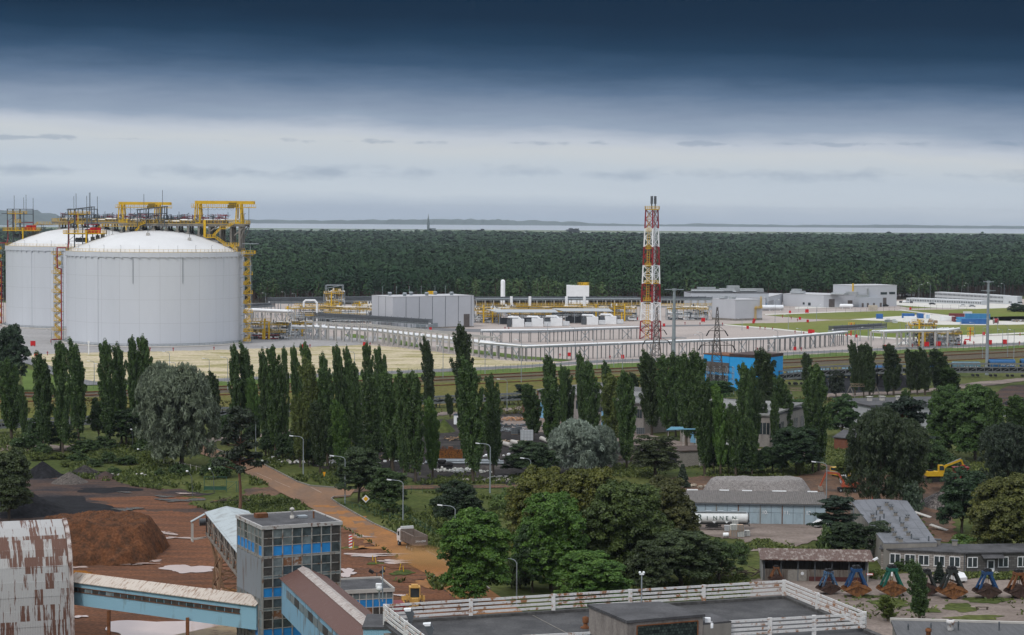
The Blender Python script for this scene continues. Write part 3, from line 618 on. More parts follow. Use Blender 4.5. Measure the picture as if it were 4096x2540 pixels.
 for x in(16,-9,40.6,42.2):ms=MB(); ms.bar((x,-6,55.5),(x,-6,60),.18); ms.bar((x,-6,60),(x+.6,-6,60.3),.3); ms.build('deck_lamp',MT['dsteel'],t)
 for sg,nm in((1,'stair_tower'),(-1,'stair_tower')):
  fr_=MB(); ye=MB(); x0=42.2 if sg>0 else-42.4; x1=x0+sg*3.4; y0,y1=-9,-5
  for x in(x0,x1):
   for y in(y0,y1):fr_.bar((x,y,0),(x,y,H-4 if sg>0 else H+1),.22)
  nL=9
  for i in range(nL+1):
   z=1+i*(H-3)/nL
   ye.box(min(x0,x1)-.3,max(x0,x1)+.9*(i%2),y0-.2,y0+1.1,z,z+.15); ye.rail([(x0,y0-.2,z+.15),(x1+.9*sg*(i%2),y0-.2,z+.15)],1.3,1.1,.15)
   fr_.bar((x0-sg*1.2,y0,z-1.5),(x1,y0,z),.2); fr_.bar((x0,y1,z),(x1,y1,z),.2); fr_.bar((x0,y0,z),(x0,y1,z),.2); fr_.bar((x1,y0,z),(x1,y1,z),.2)
   if i<nL:
    z2=z+(H-3)/nL; xm=(x0+x1)/2; yy=y0+.3
    stair(ye,(x0+.3*sg,yy,z),(x1-.3*sg,yy,(z+z2)/2),.9); stair(ye,(x1-.3*sg,yy+1.1,(z+z2)/2),(x0+.3*sg,yy+1.1,z2),.9)
    fr_.bar((x0,y0+.02,z),(x1,y0+.02,z2),.13)
  q=fr_.build(nm,MT['steel'],t); ye.build('stair_flight',MT['yellow'],q)
 cp=MB(); cp.box(41.8,49,-11,-5,H+3.6,H+3.8); cp.bar((45.5,-10,H-14),(45.5,-10,H+3.6),.25); cp.box(41.5,47.5,-11,-6,H-1.2,H-1); cp.build('stair_canopy',MT['steel'],t)
 yc=MB(); yc.rail([(41.5,-11,H-1),(47.5,-11,H-1),(47.5,-6,H-1)],1.5,1.2,.15); yc.build('yellow_walkway',MT['yellow'],t)
 return t
def crane():
 t=thing('gantry_crane','yellow gantry crane on the roof deck of the front storage tank','crane',(0,0,0),0,'yellow gantry cranes on the storage tanks')
 b=MB(); b.box(18.5,46,-1.6,-.6,64.7,66.1); b.box(18.5,46,2.6,3.6,64.7,66.1); b.box(18.6,19.4,-.6,2.6,64.9,65.9); b.box(45,45.8,-.6,2.6,64.9,65.9); b.build('girder',MT['yellow'],t)
 for x in(19.8,39.0):
  for y in(-2.6,4.6):
   l=MB()
   for s in(-1,1):l.bar((x+s*.9,y+(.9 if y<0 else-.9),64.7),(x+s*1.3,y,55.6),.62 if s<0 else.8)
   l.box(x-1.6,x+1.6,y-.5,y+.5,55.5,56.2); l.build('leg',MT['yellow'],t)
 w=MB(); w.box(17,47.2,-2.9,-1.9,62.9,63.1); w.rail([(17,-2.9,63.1),(47.2,-2.9,63.1)],1.5,1.0,.11)
 for i in range(10):w.bar((18+i*3,-2.4,63),(18+i*3,-1.7,64.8),.14)
 w.build('walkway',MT['yellow'],t)
 tr=MB(); tr.box(34.5,38,-2.6,4.2,63.3,65.3); tr.box(34,37,-3.4,-2.9,62.6,64.2); tr.build('trolley',mat('crane_trolley',(.16,.11,.02),.7),t)
 cb=MB()
 for i in range(8):
  x=21+i*2.0
  for j in range(6):
   u,v=j/6,(j+1)/6; cb.bar((x+u*2,-2.9,62.9-4*u*(1-u)*1.1),(x+v*2,-2.9,62.9-4*v*(1-v)*1.1),.08)
 cb.build('festoon_cable',MT['dsteel'],t)
 return t
T1=Vector((-167.0,923,0)); T2=Vector((-229,1055,0))
tk=tank(); tk.location=T1
dup(tk,T2,label='round white gas storage tank farther back at the left edge, half hidden')
cr=crane(); cr.location=T1
c2=dup(cr,T2,label='yellow gantry crane farther back, above the deck of the rear storage tank')
# terminal: racks
def along(pts,step):
 out=[];
 for a,b in zip(pts[:-1],pts[1:]):
  n=max(1,round((b-a).length/step))
  for i in range(n):out.append((a.lerp(b,i/n),(b-a).normalized()))
 out.append((pts[-1],(pts[-1]-pts[-2]).normalized())); return out
def rack(name,label,base,z,wid,step,legw,lm,pipes,dm=None,levels=(1.0,),brace=4,cat='pipe rack',double=True,slat=0,rails=None,group=None):
 """base: ground points (photo px) of the near line of legs; pipes: [(offset 0..1, r, material, level index)]"""
 pts=[G(*p)for p in base]; t=thing(name,label,cat,pts[0],group=group)
 lg=MB().box(-legw/2,legw/2,-legw/2,legw/2,0,z)
 st=along(pts,step); L0=None; xb=MB(); bm=MB()
 for i,(p,d)in enumerate(st):
  nrm=Vector((-d.y,d.x,0)); nrm=nrm if nrm.y>0 else-nrm
  rzz=math.atan2(d.y,d.x)
  for s in((0,1)if double else(0,)):
   q=p+nrm*wid*s
   if L0 is None:L0=lg.build('leg',lm,t); o=L0
   else:o=L0.copy(); COL.objects.link(o); o.parent=t
   o.location=q-t.location; o.rotation_euler=(0,0,rzz)
  for lv in levels:
   zz=z*lv-.25; bm.bar(p+Vector((0,0,zz))-nrm*.3,p+nrm*wid+Vector((0,0,zz))+nrm*.3,.32,.4)
  if brace and i%brace==1 and i+1<len(st):
   q=st[i+1][0]; xb.bar(p+Vector((0,0,.3)),q+Vector((0,0,z*.9)),.24); xb.bar(p+Vector((0,0,z*.9)),q+Vector((0,0,.3)),.24)
 n0=[Vector((-d.y,d.x,0))*(1 if d.x>0 else-1)for _,d in st]
 for lv in levels:
  for s in(0,1):
   for(p,d),(q,e),a,b in zip(st[:-1],st[1:],n0[:-1],n0[1:]):bm.bar(p+a*wid*s+Vector((0,0,z*lv-.2)),q+b*wid*s+Vector((0,0,z*lv-.2)),.22,.32)
 bm.build('beam',dm or lm,t,world=True)
 if xb.v:xb.build('brace',MT['steel'],t,world=True)
 ends=[0]+[i for i in range(1,len(st)-1)if(st[i][1]-st[i-1][1]).length>.02]+[len(st)-1]
 for off,r,m,lv in pipes:
  zz=z*levels[lv]+r+.1; pb=MB(); pb.path([st[i][0]+n0[i]*wid*off+Vector((0,0,zz))for i in ends],r,8); pb.build('pipe',m,t,world=True)
 if slat:
  sb=MB()
  for k in range(slat):
   zz=z+.35+k*.5
   for off in(0,1):sb.path([st[i][0]+n0[i]*wid*off+Vector((0,0,zz))for i in ends],.2,4)
  for(p,d),a in zip(st,n0):
   for off in(0,1):sb.bar(p+a*wid*off+Vector((0,0,z)),p+a*wid*off+Vector((0,0,z+slat*.5+.4)),.22)
  sb.build('cable_tray',MT['dsteel'],t,world=True)
 if rails:
  for off,zz in rails:
   rb=MB(); rb.rail([st[i][0]+n0[i]*wid*off+Vector((0,0,zz))for i in ends],1.3,2.2,.16); rb.build('yellow_railing',MT['yellow'],t,world=True)
 return t
PW,PC=MT['white'],MT['pipe']; RG=mat('rack_grey',(.18,.18,.178),.8)
rack('pipe_rack','long white pipe rack nearest the fence, passing behind both lattice pylons',[(1916,1430),(2107,1447),(2389,1436),(2685,1424),(3100,1407),(3340,1386),(3390,1380)],6.0,3.2,4.2,.32,RG,[(.1,.33,PW,0),(.45,.3,PC,0),(.75,.3,PW,0),(1,.22,PC,0)],dm=MT['steel'],brace=4)
rack('pipe_rack','shorter white pipe rack that ends at the foot of the flare stack',[(1930,1372),(2199,1369),(2417,1360),(2560,1356)],5.4,3,4.6,.34,RG,[(.1,.45,PW,0),(.8,.4,PW,0)],dm=MT['steel'],brace=5)
rack('concrete_pipe_rack','pale concrete frame pipe rack marching from the front tank toward the tall middle poplar',[(1222,1357),(1470,1373),(1655,1396),(1796,1413),(1916,1428)],8.4,9,5.0,.6,MT['conc'],[(.1,.3,PC,1),(.3,.32,PW,1),(.5,.3,PC,1),(.7,.34,PW,1),(.9,.28,PC,1)],levels=(1.0,.68),brace=4)
rack('cable_rack','dark slatted cable rack running in front of the grey compressor hall',[(1255,1300),(1450,1312),(1600,1322),(1712,1330)],4.2,3,5,.35,MT['steel'],[(.5,.3,PC,0)],dm=MT['steel'],slat=5,brace=0)
rack('cable_rack','dark slatted cable rack farthest back between the rear forest and the yellow platforms',[(1080,1262),(1290,1258),(1500,1255)],7.5,4,7,.4,MT['steel'],[(.5,.3,PC,0),(.2,.2,PC,0)],dm=MT['steel'],slat=6,brace=0)
rack('cable_rack','dark slatted cable rack sloping away from the right side of the front tank',[(975,1278),(1060,1272),(1100,1270)],6.5,3,7,.4,MT['steel'],[(.5,.3,PC,0)],dm=MT['steel'],slat=4,brace=0)
rack('pipe_rack','rack carrying two thick white pipes beside the front tank wall',[(985,1318),(1060,1322),(1150,1326)],9.6,5,8,.5,MT['conc'],[(.05,.75,PW,0),(.6,.7,PC,0),(.9,.5,PW,0)],dm=MT['conc'],brace=2)
rack('pipe_rack','low rack with four thick white pipes between the front tank and the concrete frames',[(1130,1352),(1230,1355),(1300,1350)],5,4.5,7,.4,MT['pipe'],[(.05,.6,PW,0),(.35,.55,PW,0),(.65,.5,PC,0),(.95,.5,PW,0)],dm=MT['pipe'],brace=2)
rack('process_pipe_rack','two level pipe rack with a yellow walkway beside the compressor hall',[(1905,1268),(2250,1267),(2560,1266)],10.2,8,5.5,.45,MT['conc'],[(.0,.45,MT['steel'],0),(.2,.5,MT['dsteel'],0),(.4,.4,MT['steel'],0),(.6,.6,MT['dsteel'],0),(.8,.5,MT['dsteel'],0),(.05,.3,MT['dsteel'],1),(.3,.35,MT['dsteel'],1),(.7,.35,MT['steel'],1)],dm=MT['steel'],levels=(1.0,.62),slat=3,brace=3,rails=[(-.15,7.0)])
rack('process_pipe_rack','two level pipe rack between the flare stack and the small grey hall',[(2643,1270),(2760,1270),(2848,1269)],10.6,9,5.5,.45,MT['conc'],[(.0,.3,MT['steel'],0),(.3,.35,MT['dsteel'],0),(.6,.4,MT['dsteel'],0),(.9,.3,MT['steel'],0),(.5,.3,PC,1)],dm=MT['steel'],levels=(1.0,.6),slat=3,brace=2,rails=[(-.15,7.2)])
rack('metering_rack','pipe rack of the metering station on the right, under yellow platforms',[(3535,1392),(3640,1388),(3790,1386),(3835,1378)],7.2,9,7.5,.8,MT['conc'],[(0,.45,PW,0),(.3,.4,PW,0),(.6,.4,PC,0),(.9,.3,PW,0)],dm=MT['conc'],brace=3)
rack('cable_rack','dark open cable frame left of the metering station',[(3335,1372),(3440,1365),(3545,1358)],6.0,3,9,.3,MT['steel'],[(.3,.3,PW,0)],dm=MT['steel'],slat=4,brace=0)
def skid(name,label,c,w,dep,h,seed,npipe=30,yel=2,tall=0,red=0,cat='process unit'):
 """c: photo px of the base centre; w metres"""
 o=G(*c); t=thing(name,label,cat,o); rg=random.Random(seed); fr=MB(); wp=MB(); sp=MB(); yl=MB(); rd=MB()
 nx=max(2,int(w/5)); lv=[h*.5,h]
 for i in range(nx+1):
  for y in(0,dep):
   x=-w/2+w*i/nx; fr.bar((x,y,0),(x,y,h),.35)
 for z in lv:
  for y in(0,dep):fr.bar((-w/2,y,z),(w/2,y,z),.3)
  for i in range(nx+1):fr.bar((-w/2+w*i/nx,0,z),(-w/2+w*i/nx,dep,z),.25)
 for i in range(0,nx,2):fr.bar((-w/2+w*i/nx,0,0),(-w/2+w*(i+1)/nx,0,h*.5),.2)
 for i in range(npipe):
  z=rg.choice((rg.uniform(.4,h*.45),rg.uniform(h*.5,h*.85),h+rg.uniform(.3,1.4))); y=rg.uniform(0,dep); r=rg.choice((.12,.18,.25,.4)); x=rg.uniform(-w/2,w/2-2); l=min(rg.uniform(1.5,w*.5),w/2-x)
  m_=wp if rg.random()<.6 else sp; m_.tube((x,y,z),(x+l,y,z),r,7)
  if rg.random()<.6:m_.tube((x+l,y,z),(x+l,y,max(.2,z-rg.uniform(1,4))),r,7)
  if rg.random()<.35:m_.tube((x,y,z),(x,y,z+rg.uniform(.6,2)),r,7)
 for i in range(npipe//2):
  x=rg.uniform(-w/2,w/2); y=rg.uniform(0,dep); z=rg.choice((.2,h*.5,h)); a=rg.uniform(.3,.9); sp.box(x-a/2,x+a/2,y-a/2,y+a/2,z,z+a*1.4)
 for i in range(npipe//3):
  x=rg.uniform(-w/2,w/2); y=rg.uniform(0,dep); yl.bar((x,y,rg.uniform(0,h)),(x,y,h+rg.uniform(.5,2)),.14)
 for i in range(yel):
  z=lv[-1-i%2]+(1.6 if i>1 else 0); a,b=(-w/2,w/2)if i==0 else sorted((rg.uniform(-w/2,0),rg.uniform(0,w/2)))
  yl.box(a,b,-.8,.4,z,z+.15); yl.rail([(a,-.8,z+.15),(b,-.8,z+.15)],1.3,1.5,.11)
  if rg.random()<.7:xx=rg.uniform(a,b); yl.box(xx-.4,xx+.4,-1.2,-.8,.2,z+1.4)
 if red:
  for i in range(red):x=rg.uniform(-w/2,0); z=rg.uniform(1,h*.6); rd.path([(x,-.3,z),(x+4,-.3,z),(x+4,-.3,z-1.2),(x+9,-.3,z-1.2)],.2,5)
 if tall:
  for i in range(4):
   x=(-1 if i%2 else 1)*w*.42; y=0 if i<2 else dep; fr.bar((x,y,h),(x,y,h+tall),.35)
  for y in(0,dep):fr.bar((-w*.42,y,h+tall),(w*.42,y,h+tall),.4); fr.bar((-w*.42,y,h+tall-2),(w*.42,y,h+tall),.2)
 fr.build('frame',MT['steel'],t); wp.build('insulated_pipe',PW,t); sp.build('valve_and_pipe',MT['dsteel'],t); yl.build('yellow_platform',MT['yellow'],t)
 if red:rd.build('red_pipe',MT['darkred'],t)
 return t
skid('pump_skid','crowded pipe skid with a red line at the foot of the front tank',(1060,1358),23,9,7,1,100,3,red=3)
skid('process_platform','yellow process platform between the front tank and the compressor hall',(1322,1290),50,9,7.5,2,130,4)
skid('process_platform','yellow platform with white drums touching the compressor hall corner',(1455,1283),13,8,8.0,3,60,4)
skid('condenser_tower','tall open process tower with yellow balconies left of the compressor hall',(1335,1262),12,8,13,4,60,4,tall=5)
skid('process_platform','vaporiser pipework with yellow rails behind the white equipment boxes',(2200,1278),62,10,6,6,170,4)
skid('process_platform','tangle of yellow pipework at the right side of the compressor hall',(1950,1292),15,9,7,16,80,4)
skid('process_platform','dark pipework and yellow rails behind the right canopy',(2470,1284),22,9,7,17,90,3)
skid('process_platform','dark steelwork under the rack beside the small grey hall',(2750,1281),24,8,6.5,18,80,1)
skid('valve_skid','low crowded valve skid under the concrete frames by the front tank',(1190,1345),14,8,6,19,60,2)
skid('metering_platform','pipework tower with yellow balconies in the middle of the metering station',(3690,1384),13,8,9.5,7,80,4)
skid('metering_skid','low crowded valve skid under the right end of the metering rack',(3775,1382),17,8,5.5,8,80,1)
mb=MB(); o=G(1215,1300); mb.path([(0,0,10),(0,0,12.4),(1,0,13.4),(6,0,13.4),(7.2,0,12),(7.2,0,.2)],.55,10)
tag(mb.build('bent_pipe',PW,loc=o),'thick white bent pipe rising beside the yellow platform left of the hall','pipe')
# halls and buildings
def wallbox(mb,A,B,dep,z0,z1):
 """A, B: world corners of the front; dep: depth away from the camera; returns corners"""
 A=Vector((A.x,A.y,0)); B=Vector((B.x,B.y,0)); d=(B-A).normalized(); n=Vector((-d.y,d.x,0)); n=n if n.y>0 else-n
 c=[A,B,B+n*dep,A+n*dep]
 mb.ext([p+Vector((0,0,z0))for p in c],(0,0,z1-z0)); return c,d,n
def building(name,label,A,B,dep,h,wm,rm,cat='hall',over=.15,rt=.35,rise=0):
 """Empty at A; local x along the front, local y away from the camera"""
 d=(B-A); L_=Vector((d.x,d.y,0)).length; t=thing(name,label,cat,(A.x,A.y,0),math.atan2(d.y,d.x))
 MB().box(0,L_,0,dep,0,h).build('wall',wm,t)
 m=MB()
 if rise:m.ext([(-over,-over,h),(-over,dep+over,h+rise),(-over,dep+over,h+rise+rt),(-over,-over,h+rt)],(L_+2*over,0,0))
 else:m.box(-over,L_+over,-over,dep+over,h,h+rt)
 m.build('roof',rm,t)
 return t,L_
def addp(t,name,m,*boxes,label=None):
 if len(boxes)>1 and not name.endswith(('frame','bars','edge','joint','hinge')):
  for b in boxes:o=addp(t,name,m,b,label=label)
  return o
 mb=MB()
 for b in boxes:mb.box(*b)
 o=mb.build(name,m,t)
 if label:o['label']=label
 return o
A=G(1571,1187,17.2); B=G(1895,1181,17.2); C_=G(1497,1180,17.2)
roofl=mat('light_flat_roof',(.40,.40,.41),.8,var=.1)
t,L_=building('compressor_hall','big windowless grey hall with six roof ventilators in the middle of the terminal',A,B,23,17.0,MT['panel'],roofl,over=.1,rt=.2)
for k in range(1,7):addp(t,'wall_joint',MT['dsteel'],(L_*k/6.2-.12,L_*k/6.2+.12,-.06,0,.6,17))
for k in range(1,3):addp(t,'wall_joint',MT['dsteel'],(-.06,0,23*k/3-.12,23*k/3+.12,.6,17))
addp(t,'plinth',MT['dconc'],(-.1,L_+.1,-.1,0,0,.7)); addp(t,'door',MT['doorbrown'],(L_-6.2,L_-2.6,-.12,-.0,0,7.2)); addp(t,'louvre',MT['steel'],(14,20,-.1,0,.8,2.6),(21.5,27.5,-.1,0,.8,2.8))
for k,x in enumerate((6,10,19,23.5,34,39)):
 m=MB(); m.lathe([(.9,0),(.9,1.0),(1.15,1.1),(1.15,1.5),(.8,1.9),(.01,1.95)],12,(x,14 if k%2==0 else 5,17.2)); m.build('roof_ventilator',MT['steel'],t)
for x,y in((5,20),(14,21),(22,21),(30,22),(38,21),(44,20)):
 m=MB(); m.bar((x,y,17),(x,y,22),.12); [m.bar((x-.5,y,18.5+q),(x+.1,y,18.5+q),.1)for q in(0,1.5,3)]; m.build('roof_mast',MT['steel'],t)
addp(t,'roof_rail',MT['yellow'],(33,35.6,20,20.2,17.2,19),(35.4,35.6,18,20,17.2,19))
A=G(2941,1283); B=G(3048,1280); t,L_=building('hall','small grey hall with a yellow ladder, behind the right lattice pylon',A,B,17,12,MT['panel'],roofl,rt=.2,over=.1)
A2=G(2848,1278); t2,L2=building('hall_wing','left wing of the small grey hall, set at a slight angle',A2,A-(A-A2).normalized()*.25,14,12.05,MT['panel'],roofl,rt=.2,over=.08)
addp(t,'plinth',MT['dconc'],(-.1,L_+.1,-.1,0,0,1.2)); addp(t2,'plinth',MT['dconc'],(0,L2-.1,-.1,0,0,1.2))
m=MB(); x=L_-1.4
for dx in(-.5,.5):m.bar((x+dx,-.6,7),(x+dx,-.6,14),.16); m.bar((x-4+dx,-.6,.5),(x-4+dx,-.6,8),.16)
for k in range(22):m.bar((x-.5,-.6,7+k*.33),(x+.5,-.6,7+k*.33),.1); m.bar((x-4.5,-.6,.5+k*.33),(x-3.5,-.6,.5+k*.33),.1)
m.box(x-4.5,x+.5,-1.2,-.1,7,7.15); m.rail([(x-4.5,-1.2,7.15),(x+.5,-1.2,7.15)],1.2,1,.13); m.build('ladder',MT['yellow'],t)
def ducts(t,z,spec,mm=None):
 m=MB()
 for x0,x1,y0,y1,h in spec:m.box(x0,x1,y0,y1,z+.3,z+.3+h)
 for x0,x1,y0,y1,h in spec[::2]:m.tube((x0-.2,y0-.3,z+h*.6),(x1,y0-.3,z+h*.6),.45,8)
 m.build('roof_duct',mm or MT['steel'],t)
silver=mat('silver_ducts',(.42,.44,.45),.35,.5,var=.15,vs=.8)
ducts(t2,12,[(3,7,3,6,1.6),(9,12,4,7,1.5)],silver)
A=G(2762,1240); B=G(3074,1241); t,L_=building('service_building','long flat building covered in silver ventilation ducts, behind the small grey hall',A,B,26,11,MT['panel2'],MT['roofing'],rt=.25)
ducts(t,11,[(1,22,3,5,2.2),(6,18,9,12,3.2),(20,30,5,9,2.6),(26,34,10,14,4.2),(33,44,4,8,2.6),(38,50,10,13,2.4),(28,30,2,3,1.5)],silver)
A=G(3060,1242); B=G(3130,1222); t,L_=building('office_building','low grey office with a glazed front between the two long halls',A,B,20,8,MT['panel2'],roofl)
for k in range(4):addp(t,'window',MT['glass'],(14+k*6,18+k*6,-.08,0,1.5,5.5))
A=G(3132,1224); B=G(3296,1230); t,L_=building('warehouse','long low grey warehouse left of the tall workshop block',A,B,30,8.2,MT['panel'],roofl)
ducts(t,8.2,[(4,14,3,6,2.0),(2,8,8,12,3),(34,44,4,9,1.6),(42,50,10,13,2.4)],silver)
addp(t,'window',MT['glass'],(L_-12,L_-10,-.08,0,1,3),(L_-16,L_-14.5,-.08,0,1.5,3))
A3=B+Vector((.3,0,0)); B3=G(3415,1228); t,L_=building('warehouse','front section of the warehouse with two brown roller doors',A3,B3,26,8.1,MT['panel'],roofl)
addp(t,'roller_door',MT['doorbrown'],(3.5,8.2,-.1,0,0,5.6)); addp(t,'roller_door',MT['doorbrown'],(19,22.8,-.1,0,0,4.6))
addp(t,'door',MT['doorbrown'],(14,15,-.1,0,0,2.4)); addp(t,'door',MT['doorbrown'],(27,28,-.1,0,0,2.4))
A=G(3415,1228); B=G(3586,1225); t,L_=building('workshop_block','tall grey workshop block with two dark window strips and a brown door',A,B,24,14.2,MT['panel'],roofl)
addp(t,'window_strip',MT['glass'],(L_*.62,L_*.77,-.08,0,8.2,9.8)); addp(t,'window_strip',MT['glass'],(L_*.82,L_*.96,-.08,0,8.3,9.9)); addp(t,'roller_door',MT['doorbrown'],(L_*.66,L_*.76,-.1,0,0,6))
addp(t,'extension',MT['panel2'],(.5,L_*.57,-5,-.02,0,6.6)); addp(t,'vent_duct',silver,(L_*.3,L_*.33,-.9,-.02,6.62,12.5),(1,9,-4,-1,6.62,8.4))
for q in(.08,.2,.34,.5):addp(t,'door',MT['doorbrown'],(L_*q,L_*q+1.6,-5.1,-5,0,2.8))
m=MB(); m.box(-.9,-.1,.2,1,0,16); m.build('ladder',MT['yellow'],t)
wm=mat('white_modules',(.50,.52,.54),.5,var=.05)
def modular(label,A,B,dep,h,floors,npair):
 t,L_=building('modular_office',label,A,B,dep,h,wm,mat('white_roof',(.62,.64,.66),.5,var=.04),rt=.15)
 for f in range(floors):
  z=1+f*2.9 if floors==1 else 1+f*2.9
  for k in range(npair):
   x=L_*(k+.5)/npair; o=addp(t,'window',MT['glass'],(x-1.0,x-.3,-.07,0,z,z+1.3),(x+.3,x+1.0,-.07,0,z,z+1.3))
 return t
modular('two storey white modular office with a row of small paired windows',G(3739,1200),G(4012,1216),7,5.9,2,26)
modular('white end block of the modular offices, with no windows',G(4013,1217),G(4068,1219),8,5.7,1,1)
modular('single storey white modular office in front of the two storey one',G(3625,1209),G(3925,1221),9,3.0,1,22)
o=G(2311,1222); t=thing('cold_box','plain white tower box with a yellow platform on top, behind the process rack','process unit',o)
addp(t,'body',MT['white'],(-7.6,7.6,0,8,0,13.6)); m=MB(); m.box(0,7.6,1,6,13.6,13.8); m.rail([(0,1,13.8),(7.6,1,13.8),(7.6,6,13.8),(0,6,13.8),(0,1,13.8)],1.6,1.2,.2); m.box(4,6.5,2,5,13.8,15.4); m.build('roof_platform',MT['yellow'],t)
o=G(2011,1232); m=MB(); m.lathe([(1.45,0),(1.45,17.4),(1.25,18.1),(.7,18.5),(.01,18.6)],20); tag(m.build('white_column_vessel',MT['white'],loc=o),'tall slim white upright vessel right of the compressor hall','vessel')
for k,x in enumerate((2045,2119,2265,2337)):
 o=G(x,1290); o.z=0; m=MB(); m.box(-.8,.8,0,1.0,0,12.3); m.box(-1.0,1.0,-.2,1.2,0,.6); q=m.build('stack_duct',MT['white'],loc=G(x,1268))
 tag(q,'narrow white upright duct, %s of the four in front of the process rack'%['leftmost','second from left','third from left','rightmost'][k],'duct','white upright ducts')
for k,(x0,x1,yb)in enumerate(((2000,2235,1300),(2265,2455,1295))):
 A=G(x0,yb); B=G(x1,yb); d=B-A; t=thing('canopy_roof',['open grey steel canopy left, above three white equipment boxes','open grey steel canopy right, above two white equipment boxes'][k],'canopy',A,math.atan2(d.y,d.x),'equipment canopies')
 L_=d.length; m=MB(); m.ext([(-1,2,6.7),(L_,2,6.7),(L_+0,16,7.6),(-6,16,7.6)],(0,0,.3)); m.build('roof',silver,t)
 m=MB()
 for i in range(6):
  for y in(3,14):q=MB(); q.bar((i*L_/5.2,y,0),(i*L_/5.2,y,7),.3); q.build('post',MT['steel'],t)
  m.bar((i*L_/5.2,3,6.2),(i*L_/5.2,14,6.6),.3)
 m.build('roof_frame',MT['steel'],t)
 addp(t,'back_wall',MT['dsteel'],(1,L_-2,10,10.3,0,3.5))
eq=None
for k,(x,y)in enumerate(((2073,1308),(2150,1306),(2226,1304),(2370,1299),(2443,1296))):
 lab='white equipment box by the canopies, %s'%['first from the left','second from the left','third from the left','fourth from the left','last on the right']
 lab='white equipment box by the canopies, %s'%['first from the left','second from the left','third from the left','fourth from the left','last on the right'][k]
 if eq is None:
  eq=thing('equipment_box',lab,'equipment box',G(x,y),.05,'white equipment boxes'); addp(eq,'cabinet',MT['white'],(-3.2,3.2,0,4,0,4.3)); addp(eq,'side_unit',MT['pipe'],(3.6,7.2,.5,3,.2,2.5))
  m=MB(); m.path([(-5.5,1.5,5.2),(0,1.5,5.2),(1.2,1.5,4.2)],.55,8); m.build('pipe',MT['white'],eq); addp(eq,'pump',MT['dsteel'],(-6,-3.6,0,3,0,3.8))
 else:dup(eq,G(x,y),label=lab)
# flare stack
def lattice(mbs,corners0,corners1,z0,z1,n,w,wb=None,pick=None):
 """corners: lists of xy; n bays; mbs(z)->builder"""
 k=len(corners0); wb=wb or w*.6
 def C(i,u):a=Vector(corners0[i]); b=Vector(corners1[i]); p=a.lerp(b,u); return Vector((p.x,p.y,z0+(z1-z0)*u))
 for j in range(n):
  u,v=j/n,(j+1)/n; mb=pick((j+.5)/n)if pick else mbs
  for i in range(k):
   mb.bar(C(i,u),C(i,v),w); i2=(i+1)%k
   mb.bar(C(i,u),C(i2,v),wb); mb.bar(C(i2,u),C(i,v),wb); mb.bar(C(i,v),C(i2,v),wb)
o=G(2603,1358); t=thing('flare_stack','tall red and white lattice flare tower in the middle of the terminal','flare tower',o)
nb=7; segs=[MB()for _ in range(nb)]
c0=[(-5.2,3),(5.2,3),(.3,-2.6)]; c1=[(-3.0,1.8),(3.0,1.8),(.2,-1.6)]
lattice(None,c0,c1,0,63.5,14,.62,.24,pick=lambda u:segs[min(nb-1,int(u*nb))])
for k,m in enumerate(segs):m.build('red_section' if k%2==0 else 'white_section',MT['darkred']if k%2==0 else MT['white'],t)
m=MB(); m.box(-3.4,3.4,-2.6,2.6,63.5,63.7); m.rail([(-3.4,-2.6,63.7),(3.4,-2.6,63.7),(3.4,2.6,63.7),(-3.4,2.6,63.7),(-3.4,-2.6,63.7)],1.5,1.1,.16)
for z,x0,x1 in((8,-4,0),(19,-4,1),(27.5,-3.6,4),(36,-3.3,0),(44.5,-3,0),(53,-3,0)):m.box(x0,x1-.5,-2.4,0,z,z+.15); m.rail([(x0,-2.4,z+.15),(x1-.5,-2.4,z+.15)],1.4,1.1,.16)
for z in np.arange(1,62,1.2):m.bar((-2.6,-1.3,z),(-1.3,-1.3,z),.14)
for x in(-2.6,-1.3):m.bar((x,-1.3,0),(x*.8,-1.1,63),.18)
m.build('ladder_and_platform',MT['yellow'],t)
m=MB(); m.tube((1.4,.3,0),(1.4,.3,64),.42,10); m.build('flare_pipe',MT['pipe'],t)
for x in(-.2,1.5):
 m=MB(); m.tube((x,.3,63.7),(x,.3,67.2),.3,8); m.tube((x,.3,66.4),(x,.3,70.2),.62,10); m.build('flare_tip',MT['dsteel'],t)
# pylons
def pylon(label,x,yb,ytop,wb,arms):
 o=G(x,yb); h=ZT(o,x,ytop); t=thing('lattice_pylon',label,'pylon',o,0,'lattice power pylons'); m=MB(); s=wb/2; k=.34; pr=MT['rust']if 0 else mat('weathered_pylon',(.075,.065,.058),.8)
 lattice(m,[(-s,-s),(s,-s),(s,s),(-s,s)],[(-s*k,-s*k),(s*k,-s*k),(s*k,s*k),(-s*k,s*k)],0,h*.62,6,.2,.12)
 lattice(m,[(-s*k,-s*k),(s*k,-s*k),(s*k,s*k),(-s*k,s*k)],[(-.2,-.2),(.2,-.2),(.2,.2),(-.2,.2)],h*.62,h,6,.16,.1)
 m.build('tower',pr,t); a_=MB(); ins=MB()
 for z,w in arms:
  for sg in(-1,1):a_.bar((0,0,h*z),(sg*w,0,h*z),.2); a_.bar((sg*.6,0,h*z+1.6),(sg*w,0,h*z),.12); ins.bar((sg*w,0,h*z),(sg*(w+1),-.6,h*z-1.7),.3)
 a_.build('cross_arm',pr,t); ins.build('insulator',MT['black'],t); return t
pylon('lattice pylon in front of the flare stack base, left of the grey monopole',2625,1470,1229,4.6,[(.62,3.0),(.45,4.5)])
pylon('lattice pylon standing in front of the bright blue building',2865,1592,1228,5.8,[(.74,2.6),(.58,5.2)])
